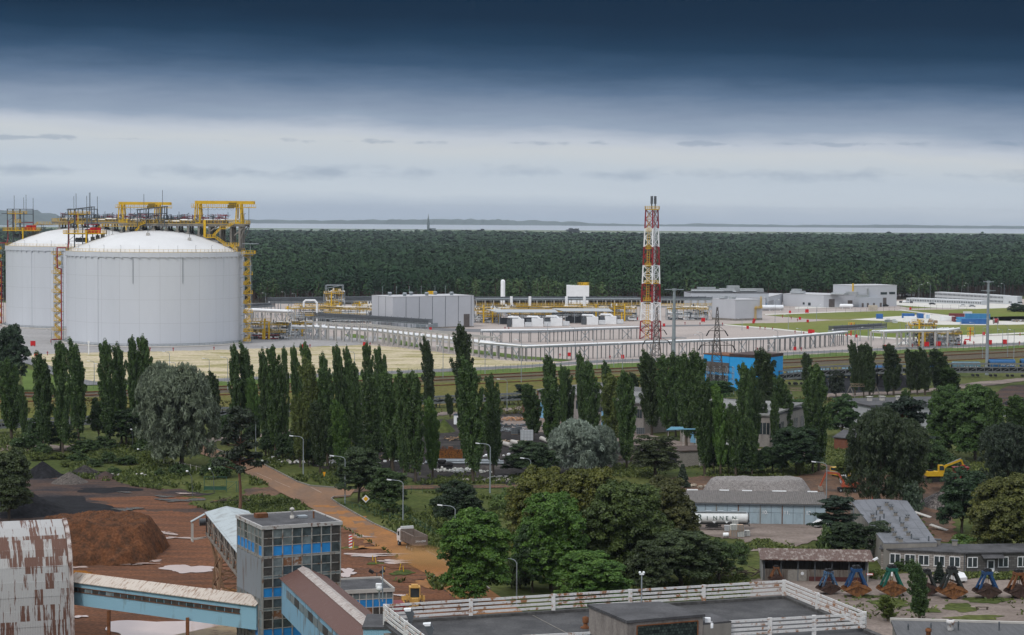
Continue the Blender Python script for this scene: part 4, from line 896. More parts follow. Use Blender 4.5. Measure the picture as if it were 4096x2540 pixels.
def monopole(label,x,yb,ytop,r,arms):
 o=G(x,yb); h=ZT(o,x,ytop); t=thing('monopole',label,'power mast',o,0,'grey steel monopoles'); m=MB(); m.lathe([(r,0),(r*.92,h*.3),(r*.62,h)],12); m.lathe([(r*.62+.15,0),(r*.62+.15,.3)],12,(0,0,h-.3)); m.build('shaft',MT['steel'],t)
 m=MB()
 for z,w in arms:m.bar((-w,0,h*z),(w,0,h*z),.3); m.lathe([(r,0),(r,.8)],12,(0,0,h*z-.4))
 m.build('cross_arm',MT['steel'],t); return t
monopole('thick grey steel monopole just right of the flare stack',2693,1545,1158,.78,[(1,3.4),(.78,0.8),(.5,4.5)])
monopole('thick grey steel monopole standing by the blue rail wagons at the right',3947,1500,1127,.68,[(1,2.0),(.905,2.8)])
# middle ground
ORD0=['first','second','third','fourth','fifth','sixth','seventh','eighth','ninth','tenth','eleventh','twelfth','thirteenth','fourteenth','fifteenth','sixteenth','seventeenth']
def fence(name,label,pts,h,sp,m,mesh=True,barb=True,pw=.09,z=0,horiz=2):
 P_=[G(*p)for p in pts]; t=thing(name,label,'fence',P_[0]); st=along(P_,sp); pb=MB(); pb.box(-pw/2,pw/2,-pw/2,pw/2,0,h)
 if barb:pb.bar((0,0,h),(.1,-.35,h+.45),pw)
 near=sorted(range(len(st)),key=lambda i:st[i][0].y)[:100]; o0=None; rest=MB()
 for i,(p,d)in enumerate(st):
  if i in near:
   if o0 is None:o0=pb.build('post',m,t); o=o0
   else:o=o0.copy(); COL.objects.link(o); o.parent=t
   o.location=p-t.location
  else:rest.bar(p,p+Vector((0,0,h+.4)),pw)
 if rest.v:tag(rest.build('far_posts',m,t,world=True),kind='stuff')
 w=MB()
 for k in range(horiz):w.path([p+Vector((0,0,h*(k+.9)/horiz))for p in P_],.02,4)
 if mesh:
  for(p,d),(q,e)in zip(st[:-1],st[1:]):
   n=4
   for k in range(n):a=p.lerp(q,(k+.5)/n); w.bar(a,a+Vector((0,0,h)),.022)
 w.build('wire_mesh',m,t,world=True); return t
fence('fence','green security fence with angled tops along the whole terminal ring road',[(205,1490),(330,1556),(640,1548),(1100,1529),(1500,1511),(1800,1500),(2100,1484),(2500,1465),(2700,1455),(3100,1436),(3600,1412),(4180,1387)],2.6,3.6,MT['green'])
fence('fence','dark security fence behind the lawn at the right, before the modular offices',[(3090,1242),(3230,1248),(3420,1252),(3600,1243),(3770,1236),(3900,1241)],2.6,6,MT['dsteel'],mesh=False)
fence('fence','dark fence crossing the lawn right of the metering station',[(3780,1353),(3900,1347),(4180,1334)],2.6,6,MT['dsteel'],mesh=False)
fence('fence','low wire fence along the far side of the dusty road by the lorry',[(1352,2020),(1560,2085),(1640,2090),(1745,2150)],1.5,3.4,MT['green'],barb=False,pw=.07)
fence('fence','green wire fence between the scrapyard and the bright maples',[(1560,1965),(1690,1975),(1900,1965),(2180,1975)],1.5,3.0,MT['green'],barb=False,pw=.07)
fence('fence','broken line of pale concrete fence posts under the willow',[(635,1855),(740,1880),(830,1900)],1.6,2.6,MT['conc'],mesh=False,barb=False,horiz=1)
o=G(817,1964); t=thing('gate','green metal gate panel standing in the weeds near the leaning lamp','gate',o); m=MB()
for x in(0,4.8):m.bar((x,0,0),(x,0,3.2),.12)
for z in(.3,1.0,3.1):m.bar((0,0,z),(4.8,0,z),.09)
m.build('frame',MT['green'],t); m=MB(); m.box(0,4.8,-.02,.02,.3,1.0); m.build('lower_panel',MT['green'],t)
m=MB(); [m.bar((x*.4,0,1),(x*.4,0,3.1),.03)for x in range(1,12)]; m.build('wire_mesh',MT['green'],t)
o=G(4150/1.68*0+905,1968); m=MB(); [m.bar((x,0,0),(x,0,2.4),.12)for x in(0,2.2,2.6)]; m.bar((0,0,.4),(2.2,0,2.2),.08); m.bar((0,0,2.2),(2.2,0,2.2),.08); tag(m.build('open_gate',MT['green'],loc=o),'open green gate frame left of the scots pine trunk','gate')
def lamp_proto(name,label,h,arm,r,col,dbl=False):
 t=thing(name,label,'street lamp'); m=MB(); m.tube((0,0,0),(0,0,h-.6),r,7,r*.6); m.path([(0,0,h-.7),(-arm*.12,0,h-.25),(-arm*.4,0,h)],r*.5,6); m.tube((-arm*.35,0,h-.02),(-arm,0,h+.12),r*.45,6); m.build('pole',col,t)
 m=MB(); m.cbox((-arm-.35,0,h+.14),(.9,.3,.18),0,.12); m.build('lamp_head',MT['lampglass'],t); return t
SL=[((1213,1907),1746,.15,'tall white street lamp on the verge above the road, before the poplars',-1),((1612,2092),1922,.15,'tall pale street lamp behind the tipper lorry',-1),((1380,2017),1826,.14,'rusty street lamp half hidden by the tree at the junction',-1),((1960,1972),1776,.17,'street lamp on a brown pole in front of the widest poplar',-1),((1820,2200),2024,.15,'street lamp whose head peeps out above the left bright maple',-1),((3305,2030),1850,.15,'tall concrete street lamp at the right end of the numbered garages',-1),((3412,2170),2016,.14,'street lamp leaning over the left edge of the big grey roof',-1),((2028,1646),1518,.13,'street lamp on the path behind the narrow poplar in the middle',-1),((2066,2420),2235,.13,'bare pale lamp pole standing between the maples',-1),((2122,1975),1835,.12,'small street lamp over the shrubs left of the silvery poplar',-1),((1023,1815),1680,.11,'thin green street lamp behind the scots pine',-1)]
lp=None
for(bx,by),yt,r,lab,sg in SL:
 o=G(bx,by); h=ZT(o,bx,yt); q=lamp_proto('street_lamp',lab,h,2.4 if r>.12 else 1.5,r,MT['steel']); q.location=o; q['group']='street lamps'
for(hx,hy,bx,by),lab in(((748,1885,771,1984),'crooked old lamp with a drooping round head at the edge of the brown yard'),((838,1876,857,1970),'old lamp with a round head beside the green gate panel'),((552,1797,566,1812),'small white lamp head above the bushes under the willow'),((525,1718,531,1790),'lamp with a white round head between the dark poplars and the willow'),((163,1716,150,1800),'twin headed small lamp under the poplars at far left'),((77,1475,84,1560),'lamp behind the leftmost poplar beside the asphalt ring road')):
 o=G(bx,by); hp=P(hx,hy,o.y-.4)-o; t=thing('yard_lamp',lab,'lamp',o,0,'old yard lamps'); m=MB(); m.path([(0,0,0),(hp.x*.2,0,hp.z*.75),(hp.x*.8,0,hp.z)],.07,6); m.build('pole',MT['dsteel'],t); m=MB(); m.sph((hp.x,-.3,hp.z),.28,8,6,.8); m.build('lamp_head',MT['lampglass'],t)
T_=[(327,1240,1130+20),]
tl=[(206,1380,1320),(377,1530,1445),(405,1545,1455),(678,1545,1408),(703,1560,1450),(837,1540,1435),(911,1560,1430),(813,1560,1500),(1063,1215,1172),(1140,1215,1168),(1182,1215,1174),(1083,1480,1390),(1418,1520,1408),(1772,1510,1385),(1500,1500,1400),(1345,1470,1385),(2060,1190,1152),(2177,1190,1152),(2183,1188,1166),(2461,1190,1155),(2497,1190,1147),(2528,1190,1160),(2790,1190,1141),(2953,1190,1140),(3160,1175,1128),(3163+90,1180,1130),(3330,1180,1140),(3373,1180,1138),(3388,1180,1136),(3563,1150,1130),(3675,1200,1138),(3720,1205,1132),(3846,1190,1143),(3872,1190,1133),(4004,1190,1145),(4016,1200,1135),(2388,1478,1362),(2455,1470,1375),(2300,1440,1310),(2190,1375,1290),(2375,1372,1310),(2230,1362,1320),(2810,1462,1330),(2799,1430,1340),(3110,1432,1322),(3093,1455,1380),(3205,1390,1315),(3115,1455,1345),(3266,1285,1220),(3153,1320,1260),(3100,1290,1200),(2968,1322,1275),(3430,1385,1310),(3600,1340,1290),(3748,1440,1345),(4030,1430,1300),(4055,1440,1320),(3930,1432,1310),(3896,1350,1290),(4010,1390,1318),(3990,1330,1280),(3840,1350,1280),(1940,1500,1385),(2085,1530,1360),(2490,1475,1400)]
proto=lamp_proto('terminal_lamp','x',10,1.7,.15,MT['steel']); first=True
wh=lambda x,yb:('by the front tank' if x<1000 and yb>1300 else 'against the forest left of the hall' if x<1500 and yb<1300 else 'along the dry field' if x<1700 else 'behind the process racks' if yb<1200 and x<2900 else 'behind the grey halls' if yb<1210 and x<3600 else 'by the modular offices' if yb<1250 else 'beside the white pipe racks' if x<3000 else 'on the right hand gravel and lawns')
grp={}
for q in sorted(tl):grp.setdefault(wh(q[0],q[1]),[]).append(q)
for w_,L_ in grp.items():
 for k,(x,yb,yt)in enumerate(L_):
  lab=f'slim grey lamp post {w_}, '+(ORD0[k]+' from left' if k<len(L_)-1 or k==0 else 'rightmost')
  o=G(x,yb); s=ZT(o,x,yt)/10
  if first:proto.location=o; proto.scale=(1,1,s); proto['label']=lab; proto['group']='slim lamp posts of the terminal'; first=False; lampp=proto
  else:dup(lampp,o,label=lab,scale=(1 if random.random()<.7 else-1,1,s))
RBX=[(143,1427),(228,1424),(1213,1393),(1457,1384),(1722,1323),(2277,1427),(2491,1436),(2548,1281),(2656,1307),(2813,1289),(2991,1317),(3017,1287),(3014,1295),(3180,1403),(3241,1337),(3253,1333),(3200,1280),(3231,1291),(3160,1254),(3228,1253),(3642,1240),(3540,1395),(3707,1389),(3754,1387),(3836,1382),(3860,1380),(3935,1342),(3959,1381),(4019,1379),(2070,1305),(3700-275,1352),(1690,1312),(1780,1311),(1807,1310)]
BIG={(131,1386),(3707,1389),(3754,1387),(3959,1381),(4019,1379),(2813,1289),(3228,1253),(3241,1337)}
RBX=sorted(RBX+[(131,1386)]); cab=None; gz={}
zone=lambda x,y:'near the two tanks' if x<1000 else 'on the dry field edge' if x<1600 and y>1350 else 'by the compressor hall' if x<2100 else 'under the white pipe racks' if x<2700 else 'beside the small grey hall' if x<3130 and y<1330 else 'along the metering station fence' if y>1365 else 'on the lawns at the right'
for p in RBX:gz.setdefault(zone(*p),[]).append(p)
for w_,L_ in gz.items():
 for k,p in enumerate(L_):
  b=p in BIG; lab=('large' if b else 'small')+f' red fire cabinet {w_}, '+(ORD0[k]+' from left' if k<len(L_)-1 or k==0 else 'rightmost'); o=G(*p)
  if cab is None:
   cab=thing('fire_cabinet',lab,'fire cabinet',o,0,'red fire cabinets'); addp(cab,'box',MT['red'],(-.85,.85,0,.8,.35,2.5)); addp(cab,'stand',MT['darkred'],(-.7,-.5,.1,.7,0,.35),(.5,.7,.1,.7,0,.35)); addp(cab,'door_frame',MT['darkred'],(-.7,.7,-.04,0,.5,.6),(-.7,.7,-.04,0,2.2,2.3)); q=cab
  else:q=dup(cab,o,label=lab)
  q.scale=(1.25,1,1.0)if b else(.75,.8,.72)
HY=[(600,1405),(693,1406),(856,1402),(190,1422),(1240,1392),(1480,1385),(2240,1430),(2250,1432),(2440,1438),(2700,1300),(2740,1300),(2800,1302),(2890,1303),(3040,1318),(3060,1320),(3090,1322),(3180,1335),(3215,1340),(3020,1290),(3130,1272),(3165,1278),(3190,1286),(2020,1405-85),(2035,1322),(2100,1330),(3030,1406),(3205,1404),(3650,1390),(3672,1391),(3794,1386),(3895,1380),(4080,1345),(4078,1380),(3024,1432-30)]
hy=None
for k,p in enumerate(sorted(HY)):
 w_=zone(*p)
 if hy is None:
  hy=thing('hydrant','small red hydrant post','hydrant',G(*p),0,'small red hydrant posts on the gravel'); m=MB(); m.tube((0,0,0),(0,0,1.5),.16,7); m.sph((0,0,1.55),.25,8,5); m.bar((-.45,0,1.2),(.45,0,1.2),.2); m.build('post',MT['darkred'],hy)
  m=MB(); m.box(-.5,.5,-.5,.5,0,.08); m.build('footing',MT['conc'],hy)
 else:q=dup(hy,G(*p))
for o_ in[o_ for o_ in COL.objects if o_.name.startswith('hydrant')]:o_['label']='small red hydrant post standing on the terminal gravel'
o=G(355,1418); m=MB(); m.bar((0,0,0),(0,0,5),.35); m.box(-.4,.4,-.3,.3,5,5.8); tag(m.build('white_post',MT['white'],loc=o),'short white post between the poplars in front of the front tank','post')
for k,(x,y)in enumerate(((3880,1366),(3404,1345))):
 o=G(x,y); t=thing('red_valve_column',['red valve column with yellow platforms on the white paving at the right','red valve column with a yellow platform left of the metering station'][k],'valve',o,0,'red valve columns'); m=MB(); m.tube((0,0,0),(0,0,6.8),.3,8); m.path([(0,0,1),(-2.5,0,1),(-2.5,0,0)],.3,6); m.build('column',MT['red'],t)
 m=MB()
 for z in(3,5.6):m.box(-1.6,1.6,-1,1,z,z+.12); m.rail([(-1.6,-1,z+.12),(1.6,-1,z+.12),(1.6,1,z+.12)],1.3,1,.15)
 m.build('platform',MT['yellow'],t)
# cars
def carproto(name,label,kind,col,L_=4.5,Wd=1.8,Hh=1.5):
 t=thing(name,label,kind); m=MB(); w=Wd/2
 prof={'car':[(-.5,.25),(.5,.25),(.5,.55),(.36,.62),(.2,.98),(-.28,1),(-.44,.66),(-.5,.62)],'van':[(-.5,.2),(.5,.2),(.5,.5),(.42,.58),(.3,.98),(-.49,1),(-.5,.6)],'pickup':[(-.5,.25),(.5,.25),(.5,.6),(.3,.65),(.2,1),(-.02,1),(-.06,.62),(-.5,.62)]}[kind if kind in('car','van','pickup')else 'car']
 m.ext([(x*L_,-w,z*Hh)for x,z in prof],(0,Wd,0)); m.build('body',col,t)
 g=MB(); a=.62 if kind!='van' else.58
 if kind=='van':g.ext([(.26*L_,-w-.01,.95*Hh),(-.44*L_,-w-.01,.95*Hh),(-.44*L_,-w-.01,.66*Hh),(.36*L_,-w-.01,.66*Hh)],(0,Wd+.02,0)); g.quad((.31*L_,-w*.9,.95*Hh),(.31*L_,w*.9,.95*Hh),(.425*L_,w*.9,.6*Hh),(.425*L_,-w*.9,.6*Hh))
 else:g.ext([(.17*L_,-w-.01,.94*Hh),(-.0*L_ if kind=='pickup' else-.25*L_,-w-.01,.94*Hh),(-.03*L_ if kind=='pickup' else-.38*L_,-w-.01,.68*Hh),(.28*L_,-w-.01,.68*Hh)],(0,Wd+.02,0)); g.quad((.215*L_,-w*.9,.96*Hh),(.215*L_,w*.9,.96*Hh),(.355*L_,w*.9,.65*Hh),(.355*L_,-w*.9,.65*Hh))
 g.build('window',MT['glass'],t)
 for x in(-.31,.31):
  for y in(-w+.05,w-.25):k=MB(); k.tube((x*L_,y,.32),(x*L_,y+.2,.32),.33,12); k.build('wheel',MT['black'],t)
 for y in(-w+.1,w-.5):k=MB(); k.box(.5*L_-.02,.5*L_+.03,y,y+.4,.38*Hh,.5*Hh); k.build('headlight',MT['lampglass'],t)
 return t
cc={n:mat(n+'_car_paint',c,.3,.2,var=.03)for n,c in(('white',(.7,.7,.7)),('silver',(.35,.36,.38)),('dark',(.03,.03,.035)),('blue',(.03,.05,.12)),('red',(.3,.03,.03)))}
CP={}
for n,x,y,rz,lab in[('dark',3603,1212,1.3,'dark car, leftmost in the row parked beside the offices'),('white',3618,1211,1.3,'white car, second in the row parked beside the offices'),('silver',3631,1212,1.3,'silver car, third in the row parked beside the offices'),('dark',3646,1213,1.3,'dark car, rightmost in the row parked beside the offices'),('silver',3588,1187,1.2,'silver car at the left end of the upper car park'),('white',3600,1186,1.2,'white car in the upper car park'),('silver',3613,1186,1.2,'silver car beside the white camper van'),('dark',3625,1187,1.2,'dark car nearest the white camper van'),('dark',3729,1219,0,'dark car parked alone before the single storey office'),('white',3851,1226,0,'white car parked on the road at the right end of the offices'),('silver',3888,1228,0,'silver car parked right of the white one'),('silver',3524,1226,.3,'silver car parked under the brown door of the workshop block'),('dark',3541,1226,.3,'dark car beside the silver one at the workshop block')]:
 if n not in CP:CP[n]=carproto('parked_car',lab,'car',cc[n],4.6,1.9,1.55); q=CP[n]; q['group']='parked cars'
 else:q=dup(CP[n],(0,0,0),label=lab)
 q.location=G(x,y); q.rotation_euler=(0,0,rz)
q=carproto('camper_van','white camper van in the upper car park','van',cc['white'],7,2.4,3.3); q.location=G(3641,1187); q.rotation_euler=(0,0,2.9); q['category']='van'
q=carproto('pickup_truck','dark blue pickup truck right of the modular offices','pickup',cc['blue'],6,2,2); q.location=G(4060,1224); q['category']='pickup truck'
m=MB(); m.tube((-4,0,1.7),(4,0,1.7),1.35,12); m.tube((-4.5,0,1.7),(-4,0,1.7),.8,12,1.3); m.tube((4,0,1.7),(4.5,0,1.7),1.3,12,.8); m.box(-3,-2.5,-1,1,0,1); m.box(2.5,3,-1,1,0,1); tag(m.build('gas_tank',MT['white'],loc=G(3385,1234)),'white horizontal gas tank in front of the warehouse','tank')
for k,x in enumerate((3062,3105)):m=MB(); m.tube((-4.5,0,2.2),(4.5,0,2.2),1.6,12); m.box(-3,-2.4,-1,1,0,1.5); m.box(2.4,3,-1,1,0,1.5); tag(m.build('gas_tank',MT['pipe'],loc=G(x,1243)),['pale horizontal tank beside the blue container, left one','pale horizontal tank right of its twin near the blue container'][k],'tank')
def container(label,x,y,l,h,w,col,rz,kind='shipping_container'):
 t=thing(kind,label,'container',G(x,y),rz); m=MB(); m.box(-l/2,l/2,0,w,.15,h); m.build('body',col,t); r=MB()
 n=int(l/.55)
 for i in range(n):xx=-l/2+(i+.5)*l/n; r.box(xx-.1,xx+.1,-.05,0,.3,h-.2)
 r.build('side_ribs',col,t); c_=MB(); [c_.box(sx*l/2-.1,sx*l/2+.1,-.06,.14,0,h)for sx in(-1,1)]; c_.build('corner_post',col,t); return t
cb,cm,cw,clb=MT['blue'],mat('maroon_paint',(.14,.03,.035),.6),MT['white'],mat('sky_blue_paint',(.05,.25,.48),.6)
for a in[('blue container left of the white site cabin on the lawn',3634,1273,7.2,2.9,2.5,cb,0),('blue container seen from its end beside the white toilets',3684,1274,3.0,2.9,6,cb,0),('white site container with a dark window in front of the left blue one',3642,1287,7.2,3.1,2.6,cw,0),('long white container in the right container group',3790,1285,8.4,3,2.6,cw,-.1),('maroon container end between the white and sky blue ones',3823,1288,2.2,3,6,cm,0),('sky blue container in the middle of the right group',3845,1289,4.8,3,2.6,clb,.05),('maroon container lying behind the sky blue one',3828,1273,9.0,2.9,2.6,cm,0),('pale grey container at the back of the right group',3872,1272,4.8,3.8,2.6,MT['pipe'],0),('long blue container at the back right of the group',3911,1279,14.4,3.6,2.6,mat('mid_blue_paint',(.035,.17,.34),.6),-.08),('deep blue container nearest in the right group',3898,1297,14.4,3.1,2.6,cb,-.05),('small blue container at the left end of the storage strip',3519,1276,3.6,3,2.6,cb,0),('blue container end beside the small grey hall',3060,1241,1.9,4.5,3,clb,0),('white and brown cabin on the lawn before the warehouse',3493,1242,5.4,3.4,2.6,mat('cream_paint',(.45,.40,.33),.7),.1)]:container(*a)
for k,x in enumerate((3708,3715)):o=G(x,1275); t=thing('portable_toilet',['white portable toilet, left one of the pair by the containers','white portable toilet, right one of the pair by the containers'][k],'portable toilet',o); addp(t,'cabin',cw,(-.9,.9,0,1.6,0,2.9)); addp(t,'door',clb,(-.3,.3,-.04,0,.2,2.5))
t=thing('cable_drum','big red cable drum right of the containers','cable drum',G(3975,1296)); m=MB(); m.tube((0,0,1.9),(2.2,0,1.9),1.3,14); m.build('core',MT['darkred'],t)
for x in(-.2,2.2):m=MB(); m.tube((x,0,1.9),(x+.2,0,1.9),1.9,16); m.build('flange',MT['dconc'],t)
rr=random.Random(4)
for k in range(34):
 x=rr.choice((rr.uniform(3540,3600),rr.uniform(3655,3770),rr.uniform(3700,3960),rr.uniform(4050,4096))); y=rr.uniform(1283,1296)if x<4000 else 1288
 m=MB(); w=rr.uniform(1,3.5)
 for j in range(3):m.cbox((rr.uniform(-.3,.3),0,.3+j*.5),(w,1.4,.35),rr.uniform(-.2,.2))
 m.box(-w*.4,w*.4,-.5,.5,0,1.3)
 tag(m.build('material_pallet',[MT['pipe'],MT['steel'],MT['conc'],MT['wood'],MT['dconc']][k%5],loc=G(x,y)),'small pallet of building material on the storage strip between the lawns','pallet','pallets of building material on the storage strip')
# conveyor bridge, trains, heaps
def conveyor(name,label,pts,zs,hgt,wid,m,leg=20,legw=.5):
 P_=[]
 for(x,y),z in zip(pts,zs):p=G(x,y,z); P_.append(p)
 t=thing(name,label,'conveyor',Vector((P_[0].x,P_[0].y,0))); f=MB(); lg=MB(); bt=MB()
 for a,b in zip(P_[:-1],P_[1:]):
  d=(b-a).normalized(); n=Vector((-d.y,d.x,0)); L_=(b-a).length; k=max(1,round(L_/3))
  for s in(0,wid):
   o=n*s; f.bar(a+o,b+o,.4,.55); f.bar(a+o+Vector((0,0,hgt)),b+o+Vector((0,0,hgt)),.3,.4); f.bar(a+o+Vector((0,0,hgt*.55)),b+o+Vector((0,0,hgt*.55)),.2)
   for i in range(k+1):
    q=a.lerp(b,i/k)+o; f.bar(q,q+Vector((0,0,hgt)),.26)
    if i<k:q2=a.lerp(b,(i+1)/k)+o; f.bar(q,q2+Vector((0,0,hgt*.55)),.16)
  bt.bar(a+n*wid*.5+Vector((0,0,hgt*.35)),b+n*wid*.5+Vector((0,0,hgt*.35)),wid*.75,hgt*.45)
  kk=max(1,round(L_/leg))
  for i in range(kk+1):
   q=a.lerp(b,i/kk)
   if q.z>1:
    for s in(0,wid):lg.bar(Vector((q.x,q.y,0))+n*s,q+n*s,legw)
    if q.z>3:lg.bar(Vector((q.x,q.y,.2)),q+n*wid,legw*.4)
 f.build('truss',m,t,world=True); bt.build('belt',MT['black'],t,world=True)
 if lg.v:lg.build('leg',MT['dsteel'],t,world=True)
 return t
csteel=mat('dusty_conveyor_steel',(.14,.15,.15),.8,var=.3,vs=1)
conveyor('belt_conveyor','low open belt conveyor running behind the poplars on the left half',[(-40,1712),(412,1693),(889,1660),(1412,1630),(1759,1611),(2037,1600),(2160,1592)],[1.6]*7,1.8,2.4,csteel,leg=12,legw=.25)
conveyor('conveyor_bridge','raised dark conveyor bridge on legs at the right, before the blue wagons',[(3060,1525),(3116,1518),(3319,1500),(3509,1492),(3806,1488),(4200,1489)],[3.0,3.4,4.6,4.9,5.0,5.0],2.9,3.0,csteel,leg=46)
def wagon(label,x0,x1,yt,D,col):
 a=P(x0,yt,D); b=P(x1,yt,D); L_=b.x-a.x; h=4.3; z0=a.z-h; t=thing('rail_wagon',label,'rail wagon',(a.x,D,0),0,'blue rail hopper wagons'); m=MB()
 sec=[(-1.4,h-1),(-1.1,h-.3),(0,h),(1.1,h-.3),(1.4,h-1),(1.3,1.6),(.7,1.1),(-.7,1.1),(-1.3,1.6)]
 m.ext([(.6,y,z0+z)for y,z in sec],(L_-1.2,0,0)); m.build('body',col,t)
 r=MB(); [r.box(.6+i*(L_-1.4)/9,.72+i*(L_-1.4)/9,-1.46,1.46,z0+1.6,z0+h-.9)for i in range(10)]; r.box(1,L_-1,-.2,.2,z0+h,z0+h+.15); r.build('rib',col,t)
 c_=MB(); c_.box(0,L_,-1.2,1.2,max(.9,z0+.8),max(.9,z0+.8)+.3); c_.build('frame',MT['black'],t)
 for i in(1.4,3.2,L_-3.2,L_-1.4):w=MB(); w.tube((i,-1,.7),(i,1,.7),.46,12); w.build('wheelset',MT['black'],t)
 return t
wb,wg=mat('blue_wagon_paint',(.02,.10,.24),.5,var=.2,vs=1),mat('grey_blue_wagon_paint',(.11,.20,.25),.5,var=.25,vs=1)
for a in[('grey blue hopper wagon left of the right hand monopole',3801,3926,1447,748,wg),('dark blue hopper wagon right of the right hand monopole',3949,4065,1437,748,wb),('dark blue wagon cut by the right edge of the photo',4076,4190,1435,748,wb),('blue wagon behind the tall poplar pair before the coal heap',3361,3480,1470,735,wg),('blue wagon seen between the poplars above the coal heap',3490,3610,1461,740,wb),('blue wagon end peeping between poplars left of the bridge end',3620,3740,1456,745,wb),('pale blue tarpaulined wagon left of the narrow poplar',3143,3222,1479,705,wg),('pale wagon next to the bright blue building',3095,3140,1483,700,wg),('light blue wagon right of the narrow poplar',3225,3330,1474,712,wg)]:wagon(*a)
def text(s,mat_,loc,size,rz=0,parent=None,name='lettering',ext=.01,tilt=90,sx=1.0):
 cu=bpy.data.curves.new(name,'FONT'); cu.body=s; cu.size=size; cu.extrude=ext; cu.space_character=sx; o=bpy.data.objects.new(name+'_tmp',cu); COL.objects.link(o)
 dg=bpy.context.evaluated_depsgraph_get(); me=bpy.data.meshes.new_from_object(o.evaluated_get(dg)); bpy.data.objects.remove(o); me.materials.clear(); me.materials.append(mat_)
 q=bpy.data.objects.new(name,me); COL.objects.link(q); q.rotation_euler=(R_(tilt),0,rz); q.location=loc
 if parent:q.parent=parent
 return q
WG=[o_ for o_ in COL.objects if o_.name.startswith('rail_wagon')and o_.type=='EMPTY']
for i in(0,1):
 zt=KIDS(WG[i])[0]; zz=max(v.co.z for v in zt.data.vertices)-2.3; text('PKP CARGO',MT['white'],(5.0,-1.47,zz),1.0,0,WG[i])
def heap(name,label,x,yf,rxs,ry,yt,m,seed,cat='heap',rough=.25,n=56,flat=.0,peaks=(),steep=1.0,z0=0):
 """x, front base row, half width in photo px, top row; ry metres; peaks: (u along -1..1, extra height, width)"""
 f_=G(x,yf); o=Vector((f_.x*(f_.y+ry)/f_.y,f_.y+ry,z0)); rx=rxs*mpp(o.y); h=max(.8,P(x,yt,o.y).z-z0); rg=np.random.default_rng(seed); ph=rg.random((7,2))*6.28; mb=MB(); N_=n; V=[]; ny=n*2//3
 def ns(u,v):return sum(math.sin(u*(2+2.3*k)*2+ph[k][0]+1.7*math.sin(v*(1.5+k)+ph[k][1]))*math.sin(v*(2+1.9*k)*2+ph[k][1])/(k+1.3)for k in range(7))*.5
 for j in range(ny+1):
  for i in range(N_+1):
   u=2*i/N_-1; v=2*j/ny-1; a=ns(u,v); r=math.hypot(u,v)if not flat else(abs(u)**(2+2.5*flat)+abs(v)**2.2)**(1/(2+flat)); r*=1+rough*.3*a
   t_=max(0,min(1-r,(1-max(abs(u),abs(v)))*3)); z=min(1,t_*(1+1.7*flat))if flat else t_; z=z**steep; z*=1+rough*(.45*a if flat else.3*a)
   for pu,ph_,pw_ in peaks:z=max(z,(1+ph_)*max(0,1-math.hypot((u-pu)/pw_,v*1.1)))
   z+=rg.normal()*.012*min(1,t_*6); V.append((u*rx*1.03,v*ry*1.05,h*z-.06))
 w=N_+1; mb.add(V,[(j*w+i,j*w+i+1,(j+1)*w+i+1,(j+1)*w+i)for j in range(ny)for i in range(N_)],True); q=mb.build(name,m,loc=o); return tag(q,label,cat)
heap('coal_heap','dark coal heap below the conveyor bridge between the poplars',3567,1550,75,6,1497,GM['coal'],1,flat=.4)
heap('coal_heap','low black coal heap under the right end of the conveyor bridge',4070,1625,60,6,1580,GM['coal'],2)
hg=mat('heap_gravel',(.195,.18,.172),.95,vs=1.5,var=.25,fine=(5,.4),bump=.6)
heap('gravel_heap','long grey gravel heap behind the numbered garages',3030,1978,210,5.5,1911,hg,3,flat=1.6,rough=.34)
heap('coal_heap','tall black coal heap under the olive tree at the left edge',95,2075,160,10,1952,GM['coal'],4,rough=.4,steep=1.15)
heap('coal_heap','smaller black coal heap behind the stony heap',170,1915,82,4.5,1842,GM['coal'],5)
heap('stone_heap','small heap of mixed dark stones in the brown yard',278,1940,74,4,1884,mat('dark_stones',(.08,.068,.06),.95,vs=2,var=.6,fine=(5,.4),bump=.8),6)
heap('overgrown_heap','low dark heap overgrown with weeds',338,1903,64,4,1858,GM['scrap'],7)
heap('earth_heap','long low heap of brown earth at the edge of the weeds',423,1918,56,3,1883,GM['dmud'],8,rough=.5)
rb_=mat('rubble',(.17,.15,.14),.95,vs=1.6,col2=(.04,.034,.03),mix=(.42,.58),fine=(4,.5),bump=.9)
heap('rubble_heap','grey rubble heap spilling down below the yellow excavator',3755,2045,75,9,1965,rb_,9,rough=.6)
heap('rubble_heap','dark rubble bank beneath the red skip',3830,2000,70,6,1938,mat('rubble_dark',(.085,.07,.06),.95,vs=1.6,col2=(.03,.025,.022),mix=(.42,.58),fine=(4,.5),bump=.9),10,rough=.6)
heap('grass_mound','smooth grassy mound left of the white site cabin',1775,1732,48,5,1674,GM['grass'],11,rough=.1)
# buildings in the middle ground
hallw=mat('grey_render',(.235,.215,.20),.9,var=.22,vs=.35,scale3=(1,1,.4),fine=(2,.12))
A=G(2153,1669); B=G(2574,1734); t,L_=building('workshop','long grey workshop hall behind the poplars in the centre',A,B,22,8.0,hallw,mat('mottled_roofing',(.17,.17,.165),.9,vs=.12,col2=(.085,.085,.085),mix=(.45,.6),fine=(2,.2)),over=.5,rt=.4,rise=1.2)
for k in range(9):addp(t,'window',MT['glass'],(3+k*L_/9.5,8.5+k*L_/9.5-1,-.08,0,4.2,6.6)); addp(t,'window_frame',MT['dconc'],*[(3+k*L_/9.5+i*1.1,3.08+k*L_/9.5+i*1.1,-.12,-.08,4.2,6.6)for i in range(5)])
addp(t,'door',MT['lblue'],(1,3.4,-.1,0,0,4.6)); addp(t,'door',MT['lblue'],(L_*.62,L_*.62+4,-.1,0,0,4.6)); addp(t,'corner_pipe',MT['rust'],(-.25,0,-.25,0,0,8))
